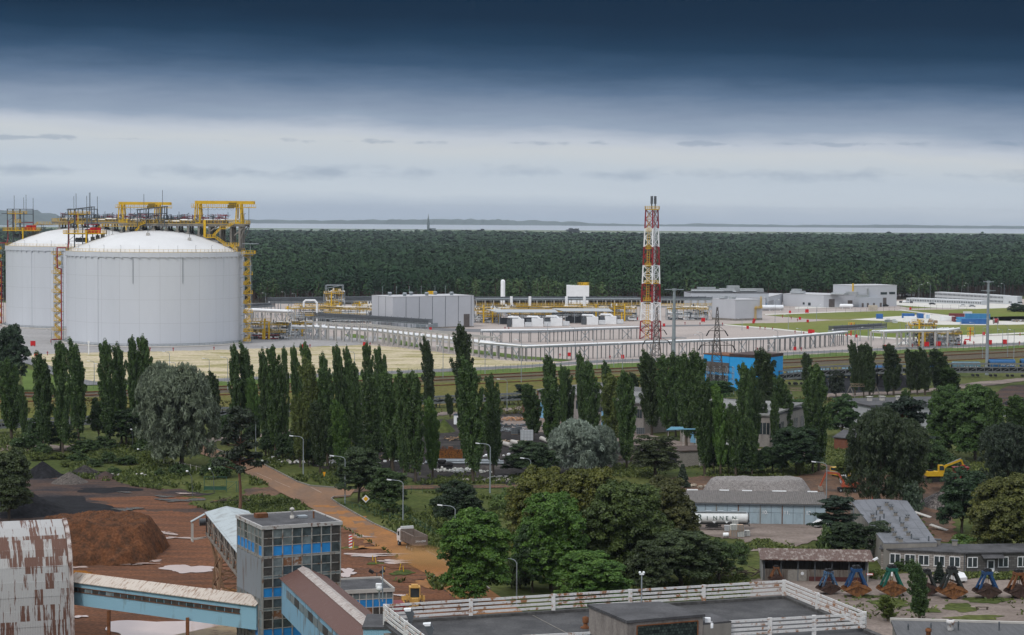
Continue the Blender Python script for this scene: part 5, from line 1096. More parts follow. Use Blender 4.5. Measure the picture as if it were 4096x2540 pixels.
A=G(2720,1768); B=G(3078,1790); t,L_=building('workshop','grey workshop hall with tall windows behind the poplars on the right of centre',A,B,26,8.2,hallw,mat('pale_mottled_roofing',(.20,.20,.19),.9,vs=.12,col2=(.11,.11,.11),mix=(.45,.6),fine=(2,.2)),over=.5,rt=.45,rise=1.0)
for k in range(8):addp(t,'window',MT['glass'],(3+k*L_/8.3,7+k*L_/8.3,-.08,0,3.4,6.4)); addp(t,'window_frame',MT['conc'],*[(3+k*L_/8.3+i,3.08+k*L_/8.3+i,-.12,-.08,3.4,6.4)for i in range(5)])
addp(t,'door',MT['white'],(L_*.42,L_*.42+4,-.1,0,0,4.4)); addp(t,'door',MT['lblue'],(3,7,-.1,0,0,3.2))
A=G(3078,1790)+Vector((.5,.2,0)); B=G(3225,1745); t,L_=building('workshop_annex','ribbed concrete annex with tall barred windows on the right of the workshop',A,B,14,8.0,mat('ribbed_concrete',(.20,.185,.17),.9,var=.3,vs=1.2,scale3=(3,3,.1)),MT['roofing'],rt=.3)
for k in range(5):addp(t,'window',MT['glass'],(1.5+k*L_/5.2,4.6+k*L_/5.2,-.08,0,3,6)); addp(t,'window_frame',MT['conc'],*[(1.5+k*L_/5.2+i,1.6+k*L_/5.2+i,-.12,-.08,3,6)for i in range(4)])
A=G(3481,1735); B=G(3905,1722); t,L_=building('office_block','flat grey roofed block with pale walls behind the dark birches',A,B,20,7.6,mat('pale_render',(.34,.345,.36),.9,var=.08,vs=.3),MT['roofing'],over=.5,rt=.4)
for k in range(7):addp(t,'window',MT['glass'],(L_*.5+k*4,L_*.5+2.4+k*4,-.07,0,4.0,5.6)); addp(t,'window_frame',MT['white'],(L_*.5+k*4+1.15,L_*.5+k*4+1.3,-.1,-.07,4,5.6),(L_*.5-.1+k*4,L_*.5+2.5+k*4,-.1,-.0,3.85,4.0))
m=MB(); [m.cbox((L_*x,y,8.5),(1.1,1.1,1.2))for x,y in((.18,12),(.3,12),(.44,11))]; [m.cbox((L_*x,y,9.2),(1.5,1.5,.16))for x,y in((.18,12),(.3,12),(.44,11))]; m.build('chimney',MT['conc'],t)
addp(t,'downpipe',MT['dsteel'],(L_*.42,L_*.42+.2,-.22,-.02,0,7.6),(0,.2,-.22,-.02,0,7.6)); addp(t,'gutter',MT['dsteel'],(-.4,L_+.4,-.7,-.52,7.5,7.75))
bluew=mat('bright_blue_wall',(.022,.30,.66),.6,var=.05,vs=.2)
C0=G(3049,1567); A0=G(2919,1424,11.8); A0.z=0; t,L_=building('blue_building','bright blue windowless building with a brown roof among the poplars',A0,C0,16,11.6,bluew,mat('brown_roof_sheet',(.055,.032,.028),.8),rt=1.0,over=.1,cat='building')
D0=G(2815,1415,11.8); D0.z=0; E0=A0-(A0-D0).normalized()*.2; t,L_=building('blue_building_wing','left wing of the bright blue building with a brown band and a dark opening',D0,E0,10,11.7,bluew,MT['rust'],rt=.3,cat='building')
addp(t,'brown_band',MT['doorbrown'],(1,L_-.1,-.2,-.01,5.8,9.3)); addp(t,'dark_opening',MT['black'],(1.5,L_-.3,-.15,-.01,0,4.9))
t=thing('substation_frame','maze of grey lattice frames in front of the blue wing','substation',G(2850,1575)); m=MB(); rr=random.Random(2)
for i in range(7):
 for y in(0,5):m.bar((i*2.2-6,y,0),(i*2.2-6,y,9),.18)
 for z in(3,5,7,9):m.bar((i*2.2-6,0,z),(i*2.2-6,5,z),.14); m.bar((-6,0 if i%2 else 5,z),(7,0 if i%2 else 5,z),.12)
 m.bar((i*2.2-6,0,3),(i*2.2-4,0,6),.1); m.bar((i*2.2-6,0,9),(i*2.2-4,0,6),.1)
m.build('frame',MT['steel'],t)
def gantry(label,x0,x1,y,yt):
 A=G(x0,y); h=ZT(A,x0,yt); W_=(x1-x0)*mpp(A.y); t=thing('concrete_gantry',label,'gantry',A,0,'portal gantries of the substation'); m=MB()
 for x in(0,W_):m.bar((x-1.6,0,0),(x,0,h),.3); m.bar((x+1.6,0,0),(x,0,h),.3)
 m.build('leg',MT['dconc'],t); b=MB(); [b.bar((0,y_,h+z_),(W_,y_,h+z_),.16)for y_ in(-.5,.5)for z_ in(0,.8)]
 for i in range(12):b.bar((W_*i/12,-.5,h+(i%2)*.8),(W_*(i+1)/12,-.5,h+((i+1)%2)*.8),.12)
 b.build('beam',mat('rusty_concrete',(.22,.17,.12),.9),t)
gantry('portal gantry with a rusty beam left of the grey roofed block',3400,3505,1590,1545); gantry('portal gantry with a rusty beam left of the tall leaning poplars',3160,3235,1610,1562)
brm=bricktex(mat('white_brick',(.3,.28,.25),.9),(.30,.275,.25),(.24,.215,.19),(.13,.12,.11),1,.5,.22,.025)
A=G(2720,1868); B=G(2880,1862); t,L_=building('brick_store','small whitewashed brick store with a rusty flat roof in front of the poplars',A,B,9,3.7,brm,mat('brown_roofing',(.07,.05,.042),.9,var=.4,vs=.8),over=.25,rt=.25)
addp(t,'side_opening',MT['black'],(-.15,-.02,2,7,.1,2.9)); addp(t,'downpipe',MT['conc'],(5,5.2,-.25,-.05,0,3.6))
A=G(2665,1845); t=thing('blue_canopy','pale blue sheet canopy on thin posts behind the brick store','canopy',A); m=MB(); m.ext([(0,2,7.4),(4.5,2,7.6),(4.5,5,7.9),(1.5,5,7.9)],(0,0,.12)); m.box(4.5,11,2,4,7.6,7.72); m.build('roof',mat('faded_teal_sheet',(.07,.19,.26),.7),t); m=MB(); [m.bar((x,y,0),(x,y,7.6),.14)for x in(.6,4.3,7.5,10.6)for y in(2.5,)]; m.build('post',MT['conc'],t)
rbm=bricktex(mat('red_brick',(.3,.1,.05),.9),(.20,.055,.025),(.15,.042,.022),(.12,.09,.07),1,.4,.16,.02)
A=G(3336,1795); B=G(3412,1800); t,L_=building('brick_house','small red brick house with a grey pitched roof beside the round green tree',A,B,8,2.9,rbm,MT['roofing'],over=.4,rt=.2,rise=1.2); addp(t,'window',MT['glass'],(5,7.5,-.06,0,1.2,2.4))
t=thing('site_cabin','white site cabin with a dark flat roof left of the widest poplar','cabin',G(1815,1700),-.15); addp(t,'wall',cw,(0,9,0,2.6,.2,2.8)); addp(t,'roof',mat('blue_black_roof',(.03,.045,.07),.7),(-.1,9.1,-.1,2.7,2.8,3.05)); addp(t,'window',MT['glass'],(.9,1.5,-.04,0,1.0,2.2),(2.1,2.7,-.04,0,1.0,2.2))
# scrapyard
t=thing('skip_container','rusty orange skip full of scrap between two poplars','skip',G(1752,1835)); W_=84*mpp(G(1752,1835).y); sk=mat('rusted_orange_steel',(.22,.085,.015),.85,vs=2.5,col2=(.07,.03,.012),mix=(.45,.6))
m=MB(); m.box(0,W_+.8,0,.08,.15,2.1); m.box(0,W_+.8,2.2,2.28,.15,2.1); m.box(0,.08,.08,2.2,.15,2.1); m.box(W_+.72,W_+.8,.08,2.2,.15,2.1); m.box(0,W_+.8,0,2.28,.1,.149); m.build('tub',sk,t); m=MB(); [m.box(i*W_/6,i*W_/6+.1,-.08,0,.15,2.1)for i in range(8)]; m.box(-.05,W_+.85,-.1,0,2.1,2.2); m.build('rib',sk,t)
m=MB(); rr=random.Random(9); [m.bar((rr.uniform(.5,W_),rr.uniform(.4,2),1.5),(rr.uniform(.5,W_),rr.uniform(.4,2),rr.uniform(2.2,3)),.12)for _ in range(14)]; m.box(2.5,3.6,.6,1.6,1.6,2.9); m.build('scrap_load',MT['rust'],t)
def scat(name,label,cat,x,y,n,sp,mk,seed,grp=None):
 rr=random.Random(seed); t=thing(name,label,cat,G(x,y)); m=MB()
 for i in range(n):mk(m,rr,rr.gauss(0,sp[0]),rr.gauss(0,sp[1]))
 return t,m
def plank(m,rr,x,y):m.cbox((x,y,rr.uniform(.1,.9)),(rr.uniform(.8,3),rr.uniform(.12,.4),.1),rr.random()*3,rr.uniform(-.4,.4))
def lump(m,rr,x,y):s=rr.uniform(.3,.9); m.cbox((x,y,s*.4),(s,s*.7,s*.6),rr.random()*3,rr.uniform(-.5,.5))
for k,(nm,lab,x,y,n,sp,mk,mm)in enumerate([('wood_pile','pile of bare orange timber beside the dark pine',2068,1682,60,(3.2,1.2),plank,mat('fresh_wood',(.36,.19,.09),.9)),('plank_pile','pile of grey planks left of the rusty skip',1545,1838,30,(2.2,1),plank,MT['wood']),('plank_pile','scattered planks between skip and cabin',1830,1760,26,(3,1.2),plank,MT['wood']),('plank_pile','wooden boards by the concrete pipes',2030,1772,22,(2.2,.8),plank,mat('pale_wood',(.38,.29,.20),.9)),('rubble_pile','white rubble pile below the tyres',1842,1884,80,(3.2,1.6),lump,mat('white_rubble',(.50,.50,.47),.9)),('rubble_pile','white plastic rubbish left of the second skip poplar',1535,1795,40,(1.8,1.3),lump,MT['white']),('rubble_pile','pale rubble under the poplars right of the white street lamp',1290,1852,60,(4.5,1.5),lump,MT['conc']),('rubble_pile','white rubbish heap between the middle poplars',1622,1795,44,(1.6,1.2),lump,MT['white']),('slab_pile','tipped concrete slabs at the scrapyard fence',1960,1925,26,(5,.8),lump,mat('pale_slab',(.34,.31,.28),.9)),('slab_pile','light concrete slabs left of the olive chestnuts',2020,1915,18,(2,.8),lump,MT['conc']),('metal_pile','grey metal scrap pile behind the crates',2030,1725,60,(4.5,2),plank,MT['steel']),('metal_pile','dark metal frames piled behind the stacked crates',2075,1705,50,(4.5,1.5),lump,MT['dsteel']),('metal_pile','black and white scrap sections at the left of the scrapyard',1085,1768,40,(5,1),plank,MT['steel']),('branch_pile','dark pile of branches right of the silvery trees',2465,1840,60,(3,1),plank,MT['bark']),('branch_pile','pile of dark old boards left of the rusty open shed',2960,2300,50,(3,1),plank,MT['bark']),('block_pile','pale stone blocks stacked left of the gravel heap',2762,1948,24,(3.2,.8),lump,mat('stone_blocks',(.33,.28,.22),.9)),('paper_litter','white litter scattered on the cinder ground by the middle poplars',1400,1850,50,(14,4),lump,MT['white']),('scrap_pile','old rusty iron parts in the weeds beside the pine trunk',905,2012,26,(2.6,.8),plank,MT['bark']),('paper_litter','white litter on the dark ground right of the skip',2080,1830,30,(9,3),lump,MT['white']),('rubble_pile','white stones at the edge of the weeds above the brown yard',535,1905,22,(3.4,.8),lump,MT['conc'])]):
 t,m=scat(nm,lab,'pile',x,y,n,sp,mk,20+k); m.build('pieces',mm,t)
 if 'litter' in nm:t['kind']='stuff'
pm=MT['pipe']
for k,(x,y,l,r,rz,lab)in enumerate([(1700,1856,19,.22,0,'long grey steel pipe in front of the skip, nearest of three'),(1702,1849,19,.22,.02,'long grey steel pipe in front of the skip, middle of three'),(1705,1843,18,.22,.0,'long grey steel pipe in front of the skip, farthest of three')]):m=MB(); m.tube((0,0,.3),(l,0,.3),r,8); q=m.build('steel_pipe',MT['steel'],loc=G(x,y)); q.rotation_euler[2]=rz; tag(q,lab,'pipe','long steel pipes before the skip')
for k,(x0,y0,x1,y1,lab)in enumerate([(1995,1778,2042,1790,'thick concrete pipe with its dark mouth facing right'),(2048,1776,2115,1791,'long thick concrete pipe beside the trimmed poplar'),(2165,1762,2200,1776,'pale concrete pipe between two central poplars')]):
 a=G(x0,y0); b=G(x1,y1); o=a.copy(); m=MB(); m.tube((0,0,.6),b-a+Vector((0,0,.6)),.6,14); q=m.build('concrete_pipe',MT['conc'],loc=o); tag(q,lab,'pipe','concrete pipes');
for k,(x,y)in enumerate([(1795,1880),(1768,1868)]):m=MB(); m.lathe([(.75,0),(1.0,.1),(1.0,.8),(.75,.9),(.5,.8),(.5,.1),(.75,0)],16); m.lathe([(.75,.92),(1.0,1.02),(1.0,1.7),(.75,1.8),(.5,1.7),(.5,1.0),(.75,.92)],16); tag(m.build('tyre_stack',MT['black'],loc=G(x,y)),['stack of two big black tyres below the steel pipes','black tyre stack half behind the steel pipes'][k],'tyres','tyre stacks')
def crate(label,x,y,w,h,m_,name='crate',grid=3):
 t=thing(name,label,'crate',G(x,y),random.uniform(-.2,.2)); m=MB(); m.box(-w/2,w/2,0,1.1,.14,h); m.build('box',m_,t); f=MB(); [f.box(-w/2-.02,w/2+.02,-.04,0,.14+(h-.14)*i/grid,.2+(h-.14)*i/grid)for i in range(grid+1)]; [f.box(-w/2+w*i/4-.03,-w/2+w*i/4+.03,-.05,-.005,.14,h)for i in range(5)]; f.build('cage',MT['steel'],t); p=MB(); p.box(-w/2,w/2,0,1.1,0,.12); p.build('pallet',MT['wood'],t); return t
crate('dark grey crate stack before the metal scrap, left one',2058,1738,1.7,1.8,MT['dsteel']); crate('dark grey crate stack before the metal scrap, right one',2075,1736,1.7,2.0,MT['dsteel'])
crate('tall silver slatted bin left of the narrow central poplar',2108,1764,3.3,2.9,MT['pipe'],'slatted_bin',7); crate('dark plastic crate stack by the long workshop door, left',2293,1690,2.2,4.2,MT['dsteel'],'crate_stack',8)
crate('black stacked bin in front of the workshop, between two poplars',2562,1738,2.2,1.8,MT['dsteel'])
m=MB(); m.ext([(0,0,0),(3,0,0),(2.4,0,3.4),(.4,0,2.6)],(0,.3,0)); tag(m.build('blue_tarpaulin',MT['blue'],loc=G(2242,1682)),'bright blue tarpaulin sheet against the workshop wall','tarpaulin')
# foreground industry
rustw=(.115,.055,.038)
def panelrust(name,col,rust,amt,pw=1.15,rowh=6):
 m=corr(name,col,rust,pitch=.22,amt=(.49,.54),sc3=(3.2,.25,.25),vs=1.0); t=m.node_tree; b=t.nodes['Principled BSDF']; r=[n for n in t.nodes if n.bl_idname=='ShaderNodeValToRGB'][0]; no=[n for n in t.nodes if n.bl_idname=='ShaderNodeTexNoise'][0]
 tc=t.nodes.new('ShaderNodeTexCoord'); mp=t.nodes.new('ShaderNodeMapping'); mp.inputs['Rotation'].default_value=(R_(90),0,0); t.links.new(tc.outputs['Object'],mp.inputs[0])
 br=t.nodes.new('ShaderNodeTexBrick'); t.links.new(mp.outputs[0],br.inputs[0]); br.offset=.3; br.inputs['Scale'].default_value=1; br.inputs['Brick Width'].default_value=pw; br.inputs['Row Height'].default_value=2.1; br.inputs['Mortar Size'].default_value=0
 br.inputs['Color1'].default_value=(amt-.62,0,0,1); br.inputs['Color1'].default_value=(0,0,0,1); br.inputs['Color2'].default_value=(1,1,1,1); br.inputs['Bias'].default_value=0
 a=t.nodes.new('ShaderNodeMath'); a.operation='MULTIPLY_ADD'; a.inputs[1].default_value=.30; a.inputs[2].default_value=amt-.60; t.links.new(br.outputs[0],a.inputs[0])
 s=t.nodes.new('ShaderNodeMath'); s.operation='ADD'; t.links.new(no.outputs['Fac'],s.inputs[0]); t.links.new(a.outputs[0],s.inputs[1]); t.links.new(s.outputs[0],r.inputs[0]); return m
M_ox=panelrust('rusty_white_sheet',(.35,.345,.34),rustw,.385)
M_ox2=panelrust('mostly_rusty_sheet',(.34,.33,.32),rustw,.53)
M_bl=corr('blue_corrugated_sheet',(.24,.42,.52),(.13,.15,.15),pitch=.17,amt=(.57,.75),sc3=(.6,.6,.15),vs=1.0)
M_cream=corr('cream_corrugated_roof',(.50,.44,.38),(.24,.15,.10),pitch=.2,amt=(.50,.64),sc3=(2.5,.5,.5),vs=1.5)
M_brn=corr('brown_corrugated_roof',(.105,.050,.038),(.19,.13,.11),pitch=.2,amt=(.60,.70),sc3=(1.4,.25,1),vs=2.0)
M_gry=corr('grey_sheet_roof',(.36,.40,.41),(.27,.29,.29),pitch=.5,amt=(.5,.6),sc3=(.4,.4,.4),vs=1,depth=.015)
A=P(290,2540,268); t=thing('rusty_hangar','rusty white corrugated hangar with a stepped curved wall at the lower left corner','hangar',(A.x,A.y,0),R_(19))
prof=[(0,-2),(0.6,3.4),(0.9,5.4),(1.2,7.4),(1.6,9.3),(2.2,11.3),(3.6,13.4),(5.4,15.0),(7.2,15.9),(10,16.5)]
for i,((y0,z0),(y1,z1))in enumerate(zip(prof[:-1],prof[1:])):
 m=MB(); zz=.06*(i%2); m.ext([(-32,y0-zz,z0),(-32,y1-zz,z1+.15),(-32,y1+.25,z1+.15),(-32,y0+.25,z0)],(32+.12*(i%2),0,0))
 m.build('sheet_row',M_ox2 if i in(5,6)else M_ox,t)
m=MB();
for(y0,z0),(y1,z1)in zip(prof[:-1],prof[1:]):m.bar((.05,y0-.05,z0),(.05,y1-.05,z1+.1),.55,.5)
m.build('edge_trim',corr('edge_trim_sheet',(.42,.38,.36),rustw,amt=(.42,.6)),t)
m=MB(); m.ext([(-.3,y+.3,z)for y,z in prof]+[(-.3,10,-2)],(.2,0,0)); m.build('end_wall',MT['rust'],t)
ZTW=19.7
c_fl,c_fr,c_br,c_bl=[G(x,y,ZTW)for x,y in((1051,2108),(1361,2088),(1295,2051),(993,2062))]
d=Vector((c_fr.x-c_fl.x,c_fr.y-c_fl.y,0)); TW=d.length; t=thing('conveyor_tower','tall derelict tower glazed in blue and grey panels with a flat roof','tower',(c_fl.x,c_fl.y,0),math.atan2(d.y,d.x)); tower=t
TD=10.5; m=MB(); m.box(.25,TW-.25,.25,TD-.25,-1,ZTW-.3); m.build('core',mat('tower_inside',(.035,.033,.032),.9,var=.5,vs=1),t)
m=MB(); m.box(-.15,TW+.15,-.15,TD+.15,ZTW-.3,ZTW-.02); m.build('roof',MT['roofing'],t)
m=MB(); [m.box(*b)for b in((-.25,TW+.25,-.25,-.02,ZTW-.35,ZTW+.12),(-.25,-.02,-.02,TD+.02,ZTW-.35,ZTW+.12),(TW+.02,TW+.25,-.02,TD+.02,ZTW-.35,ZTW+.12),(-.25,TW+.25,TD+.02,TD+.25,ZTW-.35,ZTW+.12))]; m.build('roof_edge',mat('tower_trim',(.38,.37,.36),.7,col2=rustw,mix=(.55,.66),vs=1.5),t)
gl=mat('dirty_tower_glass',(.05,.065,.075),.25,var=.6,vs=.7,spec=.6); g2=mat('pale_dirty_glass',(.13,.155,.16),.35,var=.4,vs=1.2,spec=.5); bp_=mat('strong_blue_panel',(.02,.20,.50),.45,var=.15,vs=1); rp_=mat('rusty_panel',(.17,.075,.035),.8,vs=1.5,col2=(.33,.31,.29),mix=(.5,.62)); dk_=mat('dark_panel',(.045,.040,.036),.6,var=.5,vs=1.5)
rr=random.Random(12); ncol=8; cw_=TW/ncol; rows=[]
z=ZTW-.42
for kind,hh in[('g',1.1),('g',1.0),('b',1.35),('m',.2),('g',1.2),('g',1.15),('p',.35),('g',1.2),('b',1.25),('m',.2),('g',1.2),('p',.35),('g',1.15),('g',1.2),('b',1.25),('m',.2),('g',1.2),('g',1.2),('g',1.2),('b',1.2)]:rows.append((kind,z-hh,z)); z-=hh
for kind,z0,z1 in rows:
 if kind=='m' or z1<-1:continue
 for c in range(ncol):
  x0=c*cw_+.06; x1=(c+1)*cw_-.06; edge=c in(0,ncol-1); u=rr.random()
  mm=g2 if kind=='p' else dk_ if edge and kind!='b' else(bp_ if kind=='b' and u<.8 and not(edge and z0>13)else rp_ if u>.86 else g2 if u>.6 else gl)
  m=MB(); m.box(x0,x1,-.04,0.2,z0+.04,z1-.04); q=m.build('pane' if mm in(gl,g2)else 'panel',mm,t)
 for c in range(7):
  y0=c*TD/7+.06; y1=(c+1)*TD/7-.06; u=rr.random(); m=MB(); m.box(-.04,.2,y0,y1,z0+.04,z1-.04); mm=bp_ if kind=='b' and u<.8 and(z0>15 or c%2)else g2 if u>.35 or z0<15 else gl; m.build('pane' if mm in(gl,g2)else 'panel',mm,t)
m=MB()
for c in range(ncol+1):m.box(c*cw_-.07,c*cw_+.07,-.14,.1,-1,ZTW-.35)
for c in range(8):m.box(-.14,.1,c*TD/7-.06,c*TD/7+.06,-1,ZTW-.35)
for kind,z0,z1 in rows:
 w=.09 if kind!='m' else.2; m.box(-.1,TW+.1,-.10,.1,z0-w/2,z0+w/2); m.box(-.10,.1,0,TD,z0-w/2,z0+w/2)
m.build('glazing_bars',mat('weathered_white_bars',(.27,.265,.25),.7,col2=(.14,.08,.05),mix=(.52,.64),vs=2.5,scale3=(1,1,.4)),t)
m=MB(); m.box(-.16,.02,TD*.02,TD*.98,10.2,15.4); m.build('side_cladding',corr('pale_side_sheet',(.20,.22,.24),(.13,.10,.09),axis='Y',pitch=.3,amt=(.55,.7),sc3=(1,1,.2)),t)
m=MB(); m.lathe([(.16,0),(.16,1.1),(.34,1.15),(.3,1.35),(.01,1.5)],10,(5.9,5.5,ZTW)); m.lathe([(.3,0),(.3,.35),(.01,.4)],10,(5.9,5.5,ZTW)); m.build('roof_vent',MT['conc'],t)
m=MB(); m.box(6.8,8,5.2,6.4,ZTW,ZTW+.25); m.build('roof_hatch',MT['steel'],t); m=MB(); m.box(1.6,3.2,7.4,8.6,ZTW-.02,ZTW+.55); m.build('old_roof_box',MT['rust'],t); m=MB(); m.tube((8.6,4.6,ZTW),(8.6,4.6,ZTW+.9),.12,8); m.build('roof_pipe',MT['rust'],t)
def gallery(name,label,a,b,zr0,zr1,wd,hw,roofm,wallm,ridge=1.0,win=None,winoff=(.25,.5),strip=None,trim=None,side=-1):
 """a,b world points of the near-left eave line ends; zr eave heights; wd width; built in world coordinates"""
 a=Vector((a.x,a.y,zr0)); b=Vector((b.x,b.y,zr1)); d=(b-a); L_=d.length; dh=Vector((d.x,d.y,0)).normalized(); n=Vector((-dh.y,dh.x,0)); t=thing(name,label,'conveyor gallery',(a.x,a.y,0),math.atan2(dh.y,dh.x)); Lh=Vector((d.x,d.y,0)).length; dz_=(zr1-zr0)
 def q(x,y,z):return(x,y,zr0+dz_*x/Lh+z)
 m=MB(); m.add([q(0,0,-hw),q(Lh,0,-hw),q(Lh,0,0),q(0,0,0),q(0,wd,-hw),q(Lh,wd,-hw),q(Lh,wd,0),q(0,wd,0)],[(0,1,2,3),(5,4,7,6),(0,4,5,1),(0,3,7,4),(1,5,6,2)]); m.build('wall',wallm,t)
 e=.3; m=MB(); m.add([q(-.1,-e,-.1),q(Lh+.1,-e,-.1),q(Lh+.1,wd/2,ridge),q(-.1,wd/2,ridge),q(-.1,wd+e,-.1),q(Lh+.1,wd+e,-.1)],[(0,1,2,3),(3,2,5,4)])
 m.add([q(-.1,-e,-.2),q(Lh+.1,-e,-.2),q(Lh+.1,-e,-.1),q(-.1,-e,-.1)],[(0,1,2,3)]); m.build('roof',roofm,t)
 if strip:
  m=MB(); k=strip; m.add([q(-.1,wd/2-k,ridge-k*(ridge+.1)/(wd/2+e)+.06),q(Lh+.1,wd/2-k,ridge-k*(ridge+.1)/(wd/2+e)+.06),q(Lh+.1,wd/2,ridge+.06),q(-.1,wd/2,ridge+.06),q(-.1,wd/2+k,ridge-k*(ridge+.1)/(wd/2+e)+.06),q(Lh+.1,wd/2+k,ridge-k*(ridge+.1)/(wd/2+e)+.06)],[(0,1,2,3),(3,2,5,4)])
  m.build('ridge_strip',corr('pale_ridge_sheet',(.42,.38,.35),rustw,pitch=.35,amt=(.50,.60),sc3=(3,.3,1),vs=2),t)
 if win:
  for k in range(win):
   x0=Lh*(.02+.9*k/win); x1=Lh*(.02+.9*(k+1)/win)-.12; m=MB(); y=-.05; m.add([q(x0,y,-hw*winoff[1]),q(x1,y,-hw*winoff[1]),q(x1,y,-hw*winoff[0]),q(x0,y,-hw*winoff[0]),q(x0,0,-hw*winoff[1]),q(x1,0,-hw*winoff[1]),q(x1,0,-hw*winoff[0]),q(x0,0,-hw*winoff[0])],[(0,1,2,3),(3,2,6,7),(0,4,5,1),(1,5,6,2),(0,3,7,4)]); m.build('window',(g2 if k in(2,5)else dk_ if k%4 else MT['glass']),t)
  m=MB(); [m.bar(q(0,-.08,-hw*w_),q(Lh*.92,-.08,-hw*w_),.08)for w_ in winoff]; m.build('window_frame',MT['rust'],t)
 return t,Lh,q
a=P(595/2.19,1850+1030/2.19,272); b=P(1026,1850+1245/2.19,c_fl.y+1.5)
gallery('conveyor_gallery','light blue corrugated gallery with a cream roof between hangar and tower',a,b,a.z,b.z,3.2,3.35,M_cream,M_bl,ridge=.9,win=23,winoff=(.26,.44))
o=a.lerp(b,.5)
for k,(x,y0)in enumerate(((435,2450),(750,2480))):
 p=P(x,y0,a.lerp(b,.3 if k==0 else.75).y+1.2); m=MB(); m.bar((0,0,-2),(0,0,p.z+.3),.42); tag(m.build('gallery_support',MT['rust'],loc=(p.x,p.y,0)),['brown steel column under the left part of the blue gallery','brown steel column under the right part of the blue gallery'][k],'column','columns under the blue gallery')
a=P(1299,2303,c_fl.y-.2); b=P(1577,2530,209); b=a+(b-a)*1.3
gal3,L3,q3=gallery('conveyor_gallery','brown roofed gallery with a pale ridge stripe in front of the glazed tower',b,a,b.z,a.z,5.6,4.6,M_brn,corr('peeling_blue_sheet',(.20,.36,.48),(.13,.12,.11),pitch=.2,amt=(.54,.66),sc3=(.8,.8,.2),vs=1.2),ridge=1.3,win=None,strip=.75)
gal3.location=(b.x,b.y,0)
m=MB(); wd=5.6; hw=4.6
for k in range(15):
 x0=L3*(.03+.9*k/15); x1=L3*(.03+.9*(k+.88)/15); y=wd+.06; m=MB(); m.add([q3(x0,y,-1.9),q3(x1,y,-1.9),q3(x1,y,-.9),q3(x0,y,-.9),q3(x0,wd-.05,-1.9),q3(x1,wd-.05,-1.9),q3(x1,wd-.05,-.9),q3(x0,wd-.05,-.9)],[(0,1,2,3),(3,2,6,7),(0,4,5,1),(1,5,6,2),(0,3,7,4)]); m.build('window',g2 if k%3 else dk_,gal3)
HF=P(915,2037,330);
a=P(990,2272,262.5); b=P(826,2096,318); a.z=P(990,2240,262.5).z-.3; b.z=P(826,2046,318).z
gal2,L2,q2=gallery('conveyor_gallery','grey roofed conveyor gallery on a lattice trestle left of the tower',b,a,b.z,a.z,6.5,.3,M_gry,MT['dsteel'],ridge=.8,strip=None)
m=MB(); nB=13; hw=3.6
for y in(0,6.5):
 m.bar(q2(0,y,-hw),q2(L2,y,-hw),.3,.4); m.bar(q2(0,y,-hw*.5),q2(L2,y,-hw*.5),.12)
 for i in range(nB+1):
  x=L2*i/nB; m.bar(q2(x,y,-hw),q2(x,y,-.1),.2)
  if i<nB:x2=L2*(i+1)/nB; m.bar(q2(x,y,-hw if i%2 else-.1),q2(x2,y,-.1 if i%2 else-hw),.16)
for i in range(nB+1):m.bar(q2(L2*i/nB,0,-hw),q2(L2*i/nB,6.5,-hw),.2)
m.build('truss',mat('tower_steel',(.20,.175,.15),.8,var=.3,vs=2),gal2); m=MB(); m.add([q2(0,.8,-hw+.9),q2(L2,.8,-hw+.9),q2(L2,5.7,-hw+.9),q2(0,5.7,-hw+.9)],[(0,1,2,3)]); m.build('belt',MT['black'],gal2)
m=MB(); m.add([q2(-.2,-.4,-.3),q2(2.5,-.4,-.1),q2(2.5,-2.6,-1.3),q2(-.2,-2.6,-1.5),q2(-.2,-.4,-.4),q2(2.5,-.4,-.2),q2(2.5,-2.6,-1.4),q2(-.2,-2.6,-1.6)],[(0,1,2,3),(7,6,5,4),(0,3,7,4),(2,3,7,6)]); m.build('side_hood',M_gry,gal2)
m=MB(); [m.bar(q2(x,-2.4,-1.6),q2(x,-2.4,-4.6),.2)for x in(0,2.3)]; m.bar(q2(0,-2.4,-4.5),q2(2.3,-2.4,-4.5),.25); m.bar(q2(0,0,-4.2),q2(0,-2.4,-4.5),.25); m.build('head_frame',MT['conc'],gal2)
m=MB(); p=Vector(q2(-1.5,-1,-1.9)); m.tube(p,p+Vector((0,2.0,0)),.6,14); m.build('head_drum',MT['dsteel'],gal2)
tr=G(886,2374); t=thing('trestle','brown lattice trestle carrying the grey roofed gallery over the puddle','trestle',tr,math.atan2(d.y,d.x)*0); m=MB()
top=Vector((gal2.location.x,gal2.location.y,0)); ang=gal2.rotation_euler[2]; rot=Matrix.Rotation(ang,3,'Z')
w0=top+rot@Vector(q2(L2*.30,0,-3.7))-Vector((0,0,0)); w1=top+rot@Vector(q2(L2*.30,6.5,-3.7)); w2=top+rot@Vector(q2(L2*.42,0,-3.7)); w3=top+rot@Vector(q2(L2*.42,6.5,-3.7))
ft=[Vector((w.x+(w-(w0+w3)/2).x*.25,w.y+(w-(w0+w3)/2).y*.25,0))for w in(w0,w1,w3,w2)]; tp_=[w0,w1,w3,w2]
for i in range(4):
 f0,f1=ft[i],tp_[i]; g0,g1=ft[(i+1)%4],tp_[(i+1)%4]; m.bar(f0,f1,.34)
 for k in range(3):
  u,v=k/3,(k+1)/3; m.bar(f0.lerp(f1,u),g0.lerp(g1,v),.16); m.bar(g0.lerp(g1,u),f0.lerp(f1,v),.16); m.bar(f0.lerp(f1,v),g0.lerp(g1,v),.16)
x_=top+rot@Vector(q2(L2*.12,0,-3.7)); m.bar(Vector((x_.x,x_.y,0))+Vector((2.5,-2,0)),x_,.3)
m.build('lattice',mat('rusty_tan_steel',(.20,.12,.07),.85,var=.3,vs=2),t,world=True)
